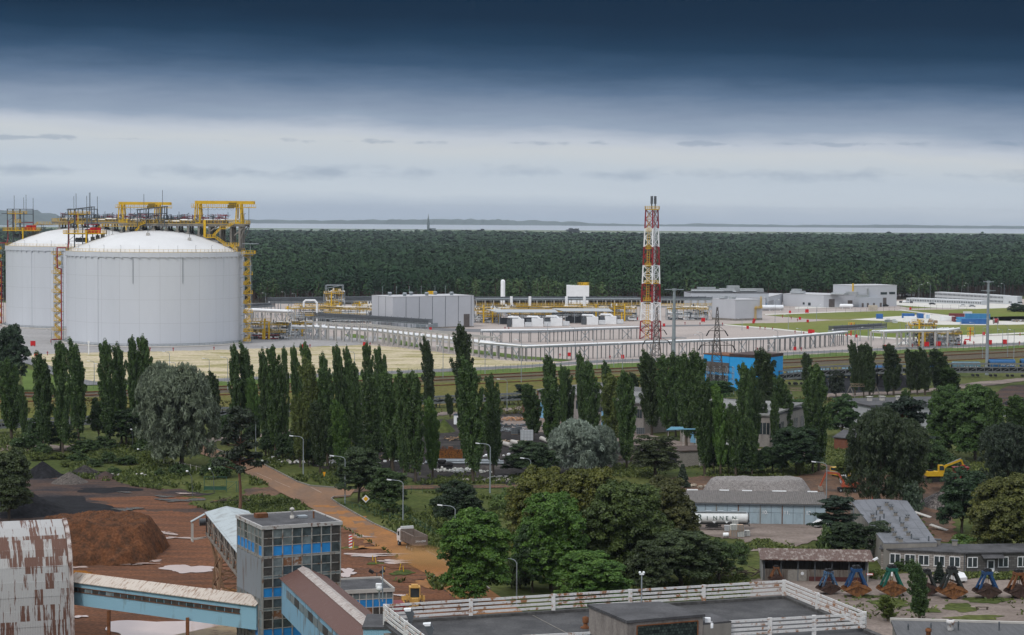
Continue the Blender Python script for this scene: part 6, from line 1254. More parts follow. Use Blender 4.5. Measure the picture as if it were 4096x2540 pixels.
pa=[G(x,y,2.6)for x,y in((640,2552),(890,2500),(1000,2512),(1000,2600),(700,2620))]
m=MB(); m.ext([Vector((p.x,p.y,-1))for p in pa],(0,0,3.5)); t=thing('low_shed','low shed with a tan corrugated roof under the blue gallery','shed',(pa[0].x,pa[0].y,0)); m.build('wall',MT['dconc'],t,world=True); m=MB(); m.ext([Vector((p.x,p.y,2.5))for p in pa],(0,0,.12)); m.build('roof',corr('tan_sheet_roof',(.30,.22,.13),(.16,.10,.06),pitch=.25,amt=(.5,.65)),t,world=True)
fl_,fr_,br_,bl_=[G(x,y,6.0)for x,y in((1384,2361),(1571,2352),(1519,2317),(1368,2325))]
d=Vector((fr_.x-fl_.x,fr_.y-fl_.y,0)); t=thing('glazed_annex','low flat roofed annex with a band of blue panels right of the tower','annex',(fl_.x,fl_.y,0),math.atan2(d.y,d.x)); LA=d.length
addp(t,'wall',dk_,(0,LA,0,9,-1,5.7)); addp(t,'roof',MT['roofing'],(-.1,LA+.1,-.1,9.1,5.7,5.8)); addp(t,'roof_edge',MT['conc'],(-.2,LA+.2,-.25,-.1,5.5,6.05),(LA+.1,LA+.3,-.1,9.2,5.5,6.05),(-.2,LA+.2,9.1,9.3,5.5,6.05))
for c in range(7):
 x0=c*LA/7+.06; x1=(c+1)*LA/7-.06; addp(t,'pane',g2,(x0,x1,-.05,0,4.6,5.4)); addp(t,'panel',bp_,(x0,x1,-.05,0,3.4,4.5)); addp(t,'lower_panel',rp_ if c%3==0 else dk_,(x0,x1,-.05,0,0,3.3))
addp(t,'glazing_bars',MT['conc'],*[(c*LA/7-.06,c*LA/7+.06,-.12,-.05,-1,5.5)for c in range(8)],(0,LA,-.1,-.05,3.3,3.4),(0,LA,-.1,-.05,4.5,4.6))
addp(t,'side_shed',MT['darkred'],(LA+.5,LA+2.4,2,5,-1,3.2))
# the flat roof with white railings
ZR=26.0
pc=[G(x,y,ZR)for x,y in((1535,2495),(3140,2392),(3462,2527))]; pl_=pc[0]+(pc[2]-pc[1]).normalized()*14
nearR=pc[2]; t=thing('flat_roofed_building','foreground building with a dark bitumen flat roof and rusty white railings','building',(pc[0].x,pc[0].y,0))
back=[pc[0],pc[1],pc[1]+(pc[2]-pc[1]).normalized()*36,pc[0]+(pc[2]-pc[1]).normalized()*36]
m=MB(); m.ext([Vector((p.x,p.y,0))-Vector((0,0,.5))for p in back],(0,0,ZR-.3)); m.build('wall',MT['dconc'],t,world=True)
m=MB(); m.ext([Vector((p.x,p.y,ZR-.25))for p in back],(0,0,.25)); m.build('roof',mat('old_bitumen',(.040,.040,.042),.85,vs=.35,col2=(.075,.074,.075),mix=(.42,.66),fine=(6,.35),bump=.3),t,world=True)
m=MB(); [m.bar(p+Vector((0,0,.12)),q+Vector((0,0,.12)),.5,.22)for p,q in zip(back,back[1:])]; m.build('parapet',mat('parapet_felt',(.07,.068,.066),.85,var=.5,vs=2),t,world=True)
m=MB(); u0=G(2330,2440,ZR+.01); m.bar(G(2130,2462,ZR)+Vector((0,0,.03)),G(2270,2535,ZR)+Vector((0,0,.03)),.06,.03); m.build('roof_seam',MT['dconc'],t,world=True)
RW=mat('rusty_white_railing',(.58,.57,.56),.6,vs=1.6,col2=(.28,.13,.06),mix=(.54,.62),fine=(9,.12))
def railing(label,pts,posts,h=1.62,n=4,ph=.20,top=.02):
 t=thing('railing',label,'railing',pts[0],0,'white roof railings')
 for k in range(n):
  z=h-ph/2-k*(h-.25)/(n-.35)*.93
  m=MB()
  for a,b in zip(pts[:-1],pts[1:]):
   a=a+Vector((0,0,z)); b=b+Vector((0,0,z)); m.bar(a,b,.07,ph)
  m.build('rail',RW,t,world=True)
 for p in posts:m=MB(); m.box(p.x-.17,p.x+.17,p.y-.1,p.y+.1,ZR-.1,ZR+h+top); m.build('post',RW,t,world=True)
 return t
def lp_(a,b,ts):return[a.lerp(b,u)for u in ts]
railing('long back railing of the flat roof, running across the picture',[pc[0],pc[1]],lp_(pc[0],pc[1],(0.003,.205,.405,.597,.785,.997)))
railing('right side railing of the flat roof, sloping toward the camera',[pc[1],pc[2]],lp_(pc[1],pc[2],(.42,.985)))
railing('left side railing of the flat roof, beside the two floodlights',[pc[0]+Vector((0.1,-.2,0)),pl_],lp_(pc[0],pl_,(.5,.95)))
n1=G(2911,2562,ZR); railing('near railing of the flat roof in the lower right',[n1,pc[2]+Vector((-.1,-.2,0))],lp_(n1,pc[2],(.0,.30,.62)))
n3=G(2095,2680,ZR); n4=G(2365,2650,ZR); railing('short piece of railing at the bottom edge left of the rooftop block',[P(2090,2541,n3.y)-Vector((0,0,1.62)),P(2360,2527,n4.y)-Vector((0,0,1.62))],[])
zb=28.4; q0,q1,q2_,q3_=[G(x,y,zb)for x,y in((2511,2481),(2812,2456),(2640,2407),(2357,2417))]
t=thing('rooftop_block','concrete rooftop block with a dark glass brick window on the flat roof','rooftop block',(q0.x,q0.y,ZR)); m=MB(); m.ext([Vector((p.x,p.y,ZR+.01))for p in(q0,q1,q2_,q3_)],(0,0,zb-ZR-.2)); m.build('wall',mat('stained_concrete',(.23,.205,.185),.9,vs=1.0,col2=(.12,.105,.095),mix=(.45,.7),scale3=(1,1,.25),fine=(6,.15)),t,world=True)
m=MB(); cc_=sum((Vector(p)for p in(q0,q1,q2_,q3_)),Vector())/4; m.ext([Vector((cc_.x+(p.x-cc_.x)*1.04,cc_.y+(p.y-cc_.y)*1.04,zb-.2))for p in(q0,q1,q2_,q3_)],(0,0,.2)); m.build('roof',MT['roofing'],t,world=True)
dd=(q1-q0).normalized(); gb=bricktex(mat('glass_bricks',(.03,.04,.04),.3),(.012,.018,.018),(.05,.07,.06),(.012,.012,.012),1,.24,.24,.02); gb.node_tree.nodes['Principled BSDF'].inputs['Roughness'].default_value=.25
nn=Vector((dd.y,-dd.x,0)); W0=(q1-q0).length; m=MB(); a0=q0+dd*W0*.12+nn*.03; b0=q0+dd*W0*.93+nn*.03; m.quad(Vector((a0.x,a0.y,ZR+.1)),Vector((b0.x,b0.y,ZR+.1)),Vector((b0.x,b0.y,zb-.55)),Vector((a0.x,a0.y,zb-.55))); m.build('glass_brick_window',gb,t,world=True)
m=MB(); [m.bar(x,y,.09)for x,y in((Vector((a0.x,a0.y,zb-.5)),Vector((b0.x,b0.y,zb-.5))),(Vector((a0.x,a0.y,ZR)),Vector((a0.x,a0.y,zb-.5))),(Vector((b0.x,b0.y,ZR)),Vector((b0.x,b0.y,zb-.5))))]; m.build('window_frame',MT['rust'],t,world=True)
s0,s1,s2,s3=q1+dd*.05,q1+dd*2.6,q1+dd*2.6-nn*3.5,q1+dd*.05-nn*3.5
t=thing('rooftop_block','lower concrete step beside the glass brick block, at the end of the near railing','rooftop block',(s0.x,s0.y,ZR)); m=MB(); m.ext([Vector((p.x,p.y,ZR+.01))for p in(s0,s1,s2,s3)],(0,0,1.5)); m.build('wall',MT['dconc'],t,world=True); m=MB(); m.ext([Vector((p.x,p.y,ZR+1.51))for p in(s0,s1,s2,s3)],(0,0,.14)); m.build('roof',MT['roofing'],t,world=True)
for k,(x,y,x2,y2)in enumerate(((1637,2456,1640,2478),(1715,2515,1722,2545))):
 p=P(x,y,160-k*3); t=thing('floodlight',['floodlight behind the left railing, upper one','floodlight behind the left railing, lower one'][k],'floodlight',(p.x,p.y,p.z-1.4),0,'rooftop floodlights'); m=MB(); m.ext([(-.45,0,1.75),(.15,0,1.8),(.4,0,1.35),(.25,0,.7),(.0,0,.75)],(0,.5,0)); m.build('housing',MT['dsteel'],t); m=MB(); m.ext([(-.47,-.04,1.78),(.15,-.04,1.83),(.12,-.04,1.62),(-.3,-.04,1.6)],(0,.6,0)); m.build('glass',MT['lampglass'],t); m=MB(); m.bar((.12,.25,0),(.12,.25,.8),.1); m.bar((-.1,.25,0),(.34,.25,0),.12); m.build('bracket',MT['steel'],t)
p=P(2566,2405,168); t=thing('weather_mast','thin white mast with a small head on the roof behind the long railing','mast',(p.x,p.y,ZR)); h=P(2566,2296,168).z-ZR; m=MB(); m.tube((0,0,0),(0,0,h),.06,6); m.bar((.7,0,h-4.4),(.7,0,h-3.2),.09); m.build('pole',MT['steel'],t); m=MB(); m.bar((-.2,0,h),(.2,0,h),.14); m.sph((-.16,0,h+.12),.12); m.sph((.16,0,h+.12),.12); m.build('sensor',MT['lampglass'],t)
p=G(2342,2512,ZR); t=thing('red_vent','small dark red cast vent on the flat roof beside the block','vent',p); m=MB(); m.lathe([(.42,0),(.42,.1),(.2,.16),(.16,.45)],10); m.build('base',MT['rust'],t); m=MB(); m.lathe([(.25,.45),(.27,.9),(.01,1.0)],10); m.build('cap',MT['rust'],t)
p=P(2837,2486,s1.y-.5); t=thing('security_camera','white camera housing on the lower concrete step','camera',p); m=MB(); m.box(-.35,.1,-.2,.2,-.05,.3); m.build('box',MT['white'],t); m=MB(); m.lathe([(.26,-.5),(.26,-.1),(.12,0)],10,(.1,0,0)); m.build('dome',MT['white'],t); m=MB(); m.path([(-.3,0,0),(-.6,0,-.5),(-.4,0,-.8)],.03,5); m.build('cable',MT['white'],t)
p=P(1517,2352,172); t=thing('mast_camera','round white camera on a thin grey mast at the left corner of the railings','camera',(p.x,p.y,ZR)); m=MB(); z_=p.z-ZR; m.tube((.3,0,0),(.3,0,z_+1.9),.05,6); m.tube((0,0,0),(0,0,z_),.06,6); m.build('mast',MT['steel'],t); m=MB(); m.sph((0,0,z_),.3); m.box(-.3,.2,-.2,.2,z_+.1,z_+.4); m.build('camera',MT['white'],t)
t=thing('sheet_hut','low hut with peeling blue and white sheets at the bottom beside the railing','hut',(G(1500,2500,20).x,G(1500,2500,20).y-2,14)); m=MB(); m.box(-1,5,0,6,0,6); m.build('wall',M_bl,t); m=MB(); m.box(-1.1,5.1,-.1,6.1,6,6.25); m.build('roof',MT['roofing'],t)
zq=8.0; a=G(3466,2480,zq); b=G(4180,2501,zq); t,L_=building('low_building','low building with a dark felt roof and a fat rusty chimney drum',a-Vector((0,30,0)),b-Vector((0,30,0)),30,zq-.3,MT['dconc'],mat('grey_felt_roof',(.085,.085,.088),.8,vs=1,var=.25,scale3=(2,.2,1),fine=(5,.2)),rt=.3,over=.2,cat='building')
addp(t,'roof_edge',MT['conc'],(-.3,L_+.3,30.2,30.6,zq-.3,zq+.25));
for k,(x,y,r,h)in enumerate(((3802,2478,.42,0),(3714,2512,.30,0),(3834,2485,.09,0),(3724,2491,.09,0),(3633,2495,.09,0),(3997,2486,.09,0))):
 yy_=a.y-(6 if k!=1 else 10); p=P(x,y,yy_); o=Vector((p.x,yy_,zq)); h=max(.8,p.z-zq); m=MB(); m.lathe([(r*.8,0),(r,.2),(r,h-.5),(r*1.3,h-.45),(r*1.3,h-.15),(r*.7,h)],12); tag(m.build('roof_chimney',RW if k==0 else MT['rust']if k==1 else MT['dsteel'],loc=o),['fat rusty white chimney drum on the low dark roof','squat rusty vent left of the fat chimney drum','thin dark pipe right of the fat chimney drum','thin dark pipe above the squat vent','thin dark pipe at the left end of the low dark roof','thin dark pipe farthest right on the low dark roof'][k],'chimney','chimneys on the low dark roof')
# garages, tanker, crates
A=G(2690,2090); B=G(3304,2100); t,L_=building('garage_row','row of pale blue garages with numbered doors and a ribbed fibre roof',A,B,8,4.0,mat('pale_blue_doors',(.30,.375,.42),.7,vs=.6,col2=(.24,.28,.29),mix=(.5,.75),scale3=(1,1,.3)),corr('fibre_cement_roof',(.125,.11,.10),(.085,.078,.07),pitch=.42,amt=(.45,.65),sc3=(1.5,.4,.4),vs=1.5,depth=.12),over=.35,rt=.12,rise=1.25,cat='garages')
nd=7
for k in range(nd+1):addp(t,'door_post',MT['rust']if k%2 else MT['dconc'],(L_*k/nd-.08,L_*k/nd+.08,-.12,0,0,3.95))
for k in range(nd):
 x=L_*(k+.5)/nd; addp(t,'door_gap',MT['dsteel'],(x-.03,x+.03,-.03,0,.1,3.9)); addp(t,'door_hinge',MT['dsteel'],(x-1.9,x+1.9,-.035,0,2.25,2.29)); addp(t,'small_door',mat('garage_hatch',(.27,.34,.38),.7),(x+.5,x+1.5,-.05,0,.1,2.1))
for k,s in((4,'10.'),(5,'11.'),(6,'12.')):text(s,MT['white'],(L_*k/nd+.3,-.06,2.0),1.0,0,t,'number')
addp(t,'ridge_cap',MT['white'],(3,5.2,8,8.35,5.3,5.5),(9.5,11.4,8,8.35,5.3,5.5),(14,16,8,8.35,5.3,5.5),(20,22.8,8,8.35,5.3,5.5),(27,29,8,8.35,5.3,5.5)); addp(t,'fascia',MT['dsteel'],(-.35,L_+.35,-.42,-.3,3.75,4.0))
o=G(2758,2122); s_=mpp(o.y); LT=238*s_+1.5; t=thing('tanker_trailer','white tanker trailer with big dark lettering parked before the garages','tanker trailer',o-Vector((1.5,0,0))); m=MB()
m.tube((.3,1.25,2.35),(LT-.3,1.25,2.35),1.08,24); m.tube((0,1.25,2.35),(.3,1.25,2.35),.85,24,1.08); m.tube((LT-.3,1.25,2.35),(LT,1.25,2.35),1.08,24,.85); m.build('tank',mat('white_tank_paint',(.62,.63,.62),.35,var=.08,vs=1.5),t)
m=MB(); m.box(.2,LT-.2,.6,1.9,3.42,3.5); m.rail([(.3,.55,3.42),(LT-.5,.55,3.42)],.22,.9,.05,False); [m.box(x,x+1.1,.7,1.8,3.5,3.66)for x in(1.6,4.6,7.0,9.6)]; m.build('catwalk',MT['steel'],t)
m=MB(); m.box(0,LT,.4,.7,1.15,1.4); m.box(0,LT,1.8,2.1,1.15,1.4); m.box(4.5,7.8,.1,.3,.5,.62); m.box(4.6,7.6,.2,.4,.75,1.1); m.box(5,7,.3,.8,.65,1.15); m.build('chassis',MT['black'],t)
m=MB(); m.tube((LT+.02,1.25,2.35),(LT+.1,1.25,2.35),1.02,24,.9); m.build('end_ring',MT['black'],t); m=MB(); [m.bar((LT+.2,y,.9),(LT+.2,y,2.0),.06)for y in(.4,2.1)]; m.bar((LT+.2,.3,.9),(LT+.2,2.2,.9),.1); m.build('bumper',MT['black'],t)
for x in(1.6,LT-2.9,LT-1.7):m=MB(); m.tube((x,.1,.5),(x,.45,.5),.5,14); m.tube((x,2.05,.5),(x,2.4,.5),.5,14); m.build('wheel',MT['black'],t)
dg_=mat('dark_green_letters',(.01,.045,.035),.6)
text('R',dg_,(2.9,.145,1.95),1.75,0,t,'lettering',.02,90);
for k,s in enumerate('INNEN'):text(s,dg_,(4.75+k*1.22,.155,2.05),1.12,0,t,'lettering',.02,90)
for k,x in enumerate((3.1,5.9,8.3,9.6)):m=MB(); m.add([(x,.36,1.7),(x+.35,.40,1.35),(x+.7,.36,1.7),(x+.35,.30,2.0),(x,.2,1.7)],[(0,1,2,3)]); m.build('hazard_plate',MT['lampglass'],t)
wh_,tn_,ib=mat('milky_plastic',(.62,.60,.54),.5,var=.1,vs=3),mat('tan_plastic',(.42,.26,.15),.6,var=.2,vs=3),[]
for k,(x,y,z,mm,lab)in enumerate([(2936,2150,0,tn_,'brownish bulk container, bottom left of the stack by the tanker'),(2964,2151,0,wh_,'white bulk container, bottom middle of the stack by the tanker'),(2987,2148,0,wh_,'white bulk container, bottom right of the stack by the tanker'),(2936,2150,1.22,wh_,'white bulk container, second level left of the stack'),(2964,2151,1.22,tn_,'orange brown bulk container, second level right of the stack'),(2940,2131,0,tn_,'brown bulk container hidden behind the lower left one of the stack'),(2940,2131,1.22,wh_,'white bulk container at the back of the stack, touching the tanker'),(2911,2128,0,MT['pipe'],'grey bulk container leaning left of the stack')]):
 q=crate(lab,x,y,1.2,1.16,mm,'bulk_container',5); q.location.z=z; q['category']='bulk container'; q['group']='bulk containers beside the tanker'
m=MB(); m.tube((-.5,0,.5),(.5,0,.55),.4,12); m.tube((-.1,0,.5),(.15,0,.5),.41,12); tag(m.build('barrel',MT['white'],loc=G(2903,2150)),'white and green barrel lying left of the bulk containers','barrel')
A=G(3046,2322); B=G(3473,2330); t,L_=building('open_shed','long open fronted shed with a rusty patched roof behind the grab buckets',A,B,5.5,.02,MT['dconc'],MT['dconc'],cat='shed');
for c in KIDS(t):bpy.data.objects.remove(c)
rs=corr('patchy_rust_roof',(.085,.045,.032),(.23,.19,.165),pitch=.3,amt=(.5,.62),sc3=(1.2,.5,1),vs=1.4)
m=MB(); m.ext([(-.3,-.7,3.55),(-.3,5.8,4.35),(-.3,5.8,4.47),(-.3,-.7,3.67)],(L_+1.2,0,0)); m.build('roof',rs,t)
shw=mat('old_shed_boards',(.13,.115,.10),.9,vs=1.2,col2=(.07,.05,.04),mix=(.45,.65),scale3=(3,3,.3))
addp(t,'back_wall',shw,(0,L_,5.3,5.5,0,4.2)); addp(t,'side_wall',mat('grey_boards',(.24,.24,.23),.9,var=.3,vs=2,scale3=(3,3,.3)),(0,.2,0,5.28,0,3.5),(L_-.2,L_,0,5.28,0,3.5)); addp(t,'front_boards',shw,(.22,L_-.22,.1,.25,0,1.95))
addp(t,'gate',mat('grey_gate',(.20,.185,.165),.9,var=.25,vs=3),(4.3,5.9,.0,.08,0,1.9),(6.0,7.4,.0,.08,0,1.9)); addp(t,'red_board',mat('dull_red_board',(.06,.018,.016),.9),(7.8,L_-1,.02,.09,0,.8));
m=MB(); m.tube((6.7,-.06,1.3),(6.7,.0,1.3),.28,14); m.build('round_sign',MT['pipe'],t); addp(t,'sign',MT['red'],(17.2,18.3,.02,.09,1.2,1.55)); addp(t,'sign_face',MT['white'],(17.28,18.22,-.01,.02,1.27,1.48)); addp(t,'white_sign',MT['white'],(21.2,21.6,.02,.09,1.1,1.8))
for x in np.linspace(.4,L_-.4,7):addp(t,'post',MT['dsteel'],(x-.07,x+.07,-.02,.1,0,3.5))
p=G(3500,2330); t=thing('floodlight','white floodlight fixed at the right end of the rusty shed roof','floodlight',(p.x,p.y,3.9)); m=MB(); m.cbox((0,0,0),(.9,.3,.35),0,-.5); m.build('housing',MT['lampglass'],t); m=MB(); m.bar((-.6,0,-.4),(-.2,0,-.1),.1); m.build('bracket',MT['dsteel'],t)
wbk=bricktex(mat('whitish_block_wall',(.3,.28,.26),.9),(.34,.31,.29),(.22,.19,.17),(.10,.09,.085),1,.75,.38,.03)
A=G(3523,2276); B=G(3862,2294); t,L_=building('brick_building','long low building of whitish bricks with white barred windows, left part',A,B,6.2,3.4,wbk,MT['roofing'],over=.35,rt=.22,rise=.3,cat='building')
for k,x in enumerate((3495+85,3640,3695,3757,3818)):xx=(x-3523)/339*L_; addp(t,'window',MT['glass'],(xx-.8,xx+.8,-.05,0,1.2,2.7)); addp(t,'window_frame',MT['white'],(xx-.06,xx+.06,-.1,-.05,1.2,2.7),(xx-.9,xx-.8,-.1,0,1.1,2.8),(xx+.8,xx+.9,-.1,0,1.1,2.8),(xx-.9,xx+.9,-.1,0,2.7,2.8),(xx-.95,xx+.95,-.14,0,1.0,1.1))
for x,y in((.14,5.2),(.36,4.8),(.62,5.0),(.82,4.9)):addp(t,'chimney',MT['dconc'],(L_*x,L_*x+.9,y,y+.7,3.6,4.7)); addp(t,'chimney_cap',MT['dsteel'],(L_*x-.1,L_*x+1,y-.1,y+.8,4.7,4.8))
addp(t,'downpipe',MT['dsteel'],(L_-.3,L_-.15,-.2,-.02,0,3.4))
B2=G(4200,2290); t,L2=building('brick_building_wing','darker right wing of the brick building with a white door and a canopy',B+(B2-B).normalized()*.12,B2,6.2,3.42,bricktex(mat('dark_block_wall',(.1,.1,.1),.9),(.12,.115,.11),(.07,.065,.06),(.05,.05,.05),1,.75,.38,.03),MT['roofing'],over=.3,rt=.22,rise=.3,cat='building')
for x in(3886,4010,4088):xx=(x-3862)/338*L2; addp(t,'window',MT['glass'],(xx-.8,xx+.8,-.05,0,1.2,2.7)); addp(t,'window_frame',MT['white'],(xx-.06,xx+.06,-.1,-.05,1.2,2.7),(xx-.9,xx-.8,-.1,0,1.1,2.8),(xx+.8,xx+.9,-.1,0,1.1,2.8),(xx-.9,xx+.9,-.1,0,2.7,2.8),(xx-.95,xx+.95,-.14,0,1.0,1.1))
xx=(3960-3862)/338*L2; addp(t,'door',MT['white'],(xx-.65,xx+.65,-.08,0,0,2.3)); addp(t,'door_glass',MT['glass'],(xx-.45,xx+.45,-.12,-.08,.9,2.1)); m=MB(); m.ext([(xx-1.8,-1.6,2.75),(xx-1.8,0,3.2),(xx-1.8,0,3.3),(xx-1.8,-1.6,2.85)],(3.8,0,0)); m.build('canopy',MT['roofing'],t); addp(t,'steps',MT['conc'],(xx-.9,xx+1.2,-1.4,-.01,0,.35))
ra=[G(x,y,4.6)for x,y in((3535,2172),(3748,2168),(3629,2003),(3516,1996),(3403,2001))]
gr_=mat('light_felt_roof',(.15,.155,.17),.85,vs=.25,col2=(.115,.12,.13),mix=(.45,.6),fine=(3,.06),scale3=(1.6,.5,1))
t=thing('grey_roofed_building','long building with a big light grey felt roof dotted with small chimneys','building',(ra[0].x,ra[0].y,0)); m=MB(); m.ext([Vector((p.x,p.y,0))for p in(ra[0],ra[1],ra[2],ra[4])],(0,0,4.4)); m.build('wall',MT['dconc'],t,world=True)
m=MB(); m.ext([Vector((p.x,p.y,4.42))for p in ra],(0,0,.2)); m.build('roof',gr_,t,world=True); m=MB(); [m.bar(ra[0].lerp(ra[4],u)+Vector((0,0,.03)),ra[1].lerp(ra[2],u)+Vector((0,0,.03)),.08,.02)for u in(.1,.3,.5,.72)]; [m.bar(ra[0].lerp(ra[1],u)+Vector((0,0,.03)),ra[4].lerp(ra[2],u)+Vector((0,0,.03)),.08,.02)for u in(.1,.25,.4,.55,.7,.85)]; m.build('roof_seam',MT['dsteel'],t,world=True)
ch0=None
for k,(x,y)in enumerate(((912,455),(941,476),(951,490),(849,490),(867,520),(985,537),(796,552),(1083,560),(1076,578),(809,582),(931,625),(1040,622),(956,662),(1066,662),(976,700),(1090,700),(1004,740),(1028,752))):
 o=G(3100+x/2.043,1800+y/2.043,4.62); lab=f'small dark capped chimney on the big grey roof, {ORD0[k] if k < 17 else "last"} counting from the far end'
 if ch0 is None:
  c0_=MB(); c0_.box(-.3,.3,-.25,.25,0,.5); c0_.box(-.38,.38,-.32,.32,0,.1); ch0=c0_.build('chimney',MT['dconc'],t,loc=o-t.location); c1_=MB(); c1_.box(-.42,.42,-.34,.34,.68,.76); [c1_.box(a_,a_+.08,b_,b_+.08,.5,.68)for a_ in(-.28,.2)for b_ in(-.23,.15)]; cp0=c1_.build('chimney_cap',MT['dsteel'],ch0)
 else:q=ch0.copy(); COL.objects.link(q); q.parent=t; q.location=o-t.location; q2c=cp0.copy(); COL.objects.link(q2c); q2c.parent=q
for x,y in((829,532),(890,560),(858,580),(1020,585),(1256,745),(1115,725)):m=MB(); o=G(3100+x/2.043,1800+y/2.043,4.62)-t.location; m.tube((0,0,0),(0,0,.9),.13,8); q=m.build('roof_pipe',MT['dsteel'],t,loc=o)
for k,(x,y)in enumerate(((3690,2068),(3755,2120))):m=MB(); m.cbox((0,0,.5),(3.5,1.4,.15),-.5,.25); m.box(-.2,.2,-.2,.2,0,.5); tag(m.build('sheet_stack',MT['conc'],loc=G(x,y)),['pale sheet leaning at the right edge of the big grey roof','pale boards on the ground right of the big grey roof'][k],'boards')
# grab buckets
def grab(name,label,arm,shell,s,o,rz):
 t=thing(name,label,'grab bucket',o,rz,'clamshell grab buckets in the yard')
 for sg in(-1,1):
  m=MB(); pts=[(0,0),(2.1,1.0),(2.3,1.45),(1.3,2.1),(.1,2.35)]; w=1.25
  m.add([(sg*x,-w,z)for x,z in pts]+[(sg*x,w,z)for x,z in pts],[(0,1,2,3,4),(9,8,7,6,5),(0,5,6,1),(1,6,7,2)])
  m.bar((sg*.2,-w-.05,1.9),(sg*2.2,-w-.05,1.2),.16); m.bar((sg*.2,w+.05,1.9),(sg*2.2,w+.05,1.2),.16); m.bar((sg*2.25,-w,1.22),(sg*2.25,w,1.22),.22); m.bar((sg*.5,-w,1.0),(sg*.5,-w-.1,1.9),.14)
  m.build('shell',shell,t)
  m=MB()
  for y in(-.95,.95):m.bar((sg*1.65,y,1.7),(sg*.48,y*.6,4.35),.27,.38)
  if sg>0:[m.bar((sg*(1.75-.24*k),-.95+.07*k,1.7+.56*k),(sg*(1.75-.24*k),.95-.07*k,1.7+.56*k),.1)for k in range(5)]
  m.build('arm',arm,t)
 m=MB(); m.box(-.85,.85,-.75,.75,4.25,4.75); m.build('head',arm,t); m=MB(); [m.tube((x,-.5,4.95),(x,.5,4.95),.34,12)for x in(-.35,.35)]; m.bar((0,0,4.9),(0,0,5.3),.3); m.build('pulley',MT['black'],t)
 m=MB(); m.box(-.6,.6,-.6,.6,1.9,2.45); m.tube((0,-.65,2.2),(0,.65,2.2),.45,12); m.bar((-.2,0,2.4),(-.2,0,4.3),.07); m.bar((.2,0,2.4),(.2,0,4.3),.07); m.build('lower_block',shell,t); t.scale=(s,s,s); return t
gc={'lb':mat('faded_blue_paint',(.05,.12,.22),.7,vs=2,col2=(.05,.045,.05),mix=(.48,.6)),'b':mat('grab_blue',(.010,.050,.14),.6,vs=1.5,col2=(.03,.05,.09),mix=(.5,.7)),'g':mat('grab_green',(.008,.085,.06),.6,var=.3,vs=2),'k':mat('grab_black',(.025,.028,.026),.6,var=.3),'r':MT['rust'],'o':mat('orange_rust',(.20,.085,.03),.85,vs=2,col2=(.10,.045,.022),mix=(.45,.6)),'d':mat('dark_rust',(.055,.032,.025),.85,vs=2,var=.4)}
for x,yb,w,ar,sh,lab,rz in[(3313,2376,190,'lb','d','grab bucket with chipped light blue arms, leftmost of the big ones',.25),(3424,2385,232,'b','o','grab bucket with dark blue arms and a rusty orange shell, second from left',.1),(3566,2384,234,'g','o','grab bucket with bright green arms',.1),(3706,2382,200,'k','d','black grab bucket hidden behind the lone poplar',.1),(3806,2393,240,'k','o','grab bucket with black arms and a yellow head plate',.1),(3947,2392,222,'b','d','blue grab bucket with a dark shell, second from right',.1),(4072,2392,215,'r','d','brown rusty grab bucket at the right edge',.15),(3104,2330,130,'r','d','small rusty grab bucket in front of the open shed',.1)]:
 o=G(x,yb); grab('grab_bucket',lab,gc[ar],gc[sh],w/2.043*mpp(o.y)/4.75,o,rz)
q=carproto('parked_car','white car half hidden behind the black armed grab bucket','car',cc['white'],4.3,1.75,1.6); q.location=G(3822,2325); q.rotation_euler=(0,0,1.9)
m=MB(); m.box(-1,1,-.2,.2,.42,.5); m.box(-.9,-.7,-.2,.2,0,.42); m.box(.7,.9,-.2,.2,0,.42); tag(m.build('bench',MT['bark'],loc=G(3928,2440)),'low dark wooden bench in the grass right of the lone poplar','bench')
# vehicles
def wheel(t,x,y,r,w=.3,nm='wheel'):m=MB(); m.tube((x,y-w/2,r),(x,y+w/2,r),r,16); q=m.build(nm,MT['black'],t); m=MB(); m.tube((x,y-w/2-.02,r),(x,y+w/2+.02,r),r*.45,10); m.build('rim',MT['steel'],q)
t=thing('tipper_truck','white cabbed tipper lorry with a grey load box driving away on the ochre road','lorry',G(1648,2196),R_(112)); cabm=cc['white']
m=MB(); m.ext([(2.9,-1.22,.9),(4.9,-1.22,.9),(5.0,-1.22,2.0),(4.7,-1.22,3.0),(2.9,-1.22,3.05)],(0,2.44,0)); m.build('cab',cabm,t); m=MB(); m.box(2.75,4.4,-1.1,1.1,3.05,3.2); m.box(2.6,3.0,-1.2,1.2,3.1,3.75); m.build('roof_deflector',cabm,t)
m=MB(); m.quad((4.98,-1.05,2.0),(4.98,1.05,2.0),(4.74,1.0,2.9),(4.74,-1.0,2.9)); [m.box(3.5,4.4,s-.01,s+.01,1.95,2.7)for s in(-1.24,1.24)]; m.build('window',MT['glass'],t)
bx=mat('dusty_load_box',(.16,.125,.105),.8,var=.2,vs=1.5); m=MB(); zb_,zt_=1.35,3.0
for s in(-1,1):m.box(-4.6,2.55,s*1.25-.05,s*1.25+.05,zb_,zt_)
m.box(-4.7,-4.6,-1.3,1.3,zb_,zt_); m.box(2.55,2.65,-1.3,1.3,zb_,zt_+.3); m.box(-4.6,2.55,-1.2,1.2,zb_,zb_+.1); m.build('load_box',bx,t)
m=MB(); [m.box(-4.5+i*.85,-4.38+i*.85,s*1.36-.06,s*1.36+.06,zb_,zt_)for i in range(9)for s in(-1,1)]; [m.box(-4.7,2.6,s*1.28-.09,s*1.28+.09,zt_,zt_+.12)for s in(-1,1)]; m.build('box_rib',bx,t)
m=MB(); m.box(-4.4,4.5,-.45,.45,.75,1.15); m.box(-4.8,-4.7,-1.2,1.2,.5,.75); m.build('chassis',MT['black'],t)
for x in(4.0,-.6,-2.0,-3.4):[wheel(t,x,s*1.05,.52,.34)for s in(-1,1)]
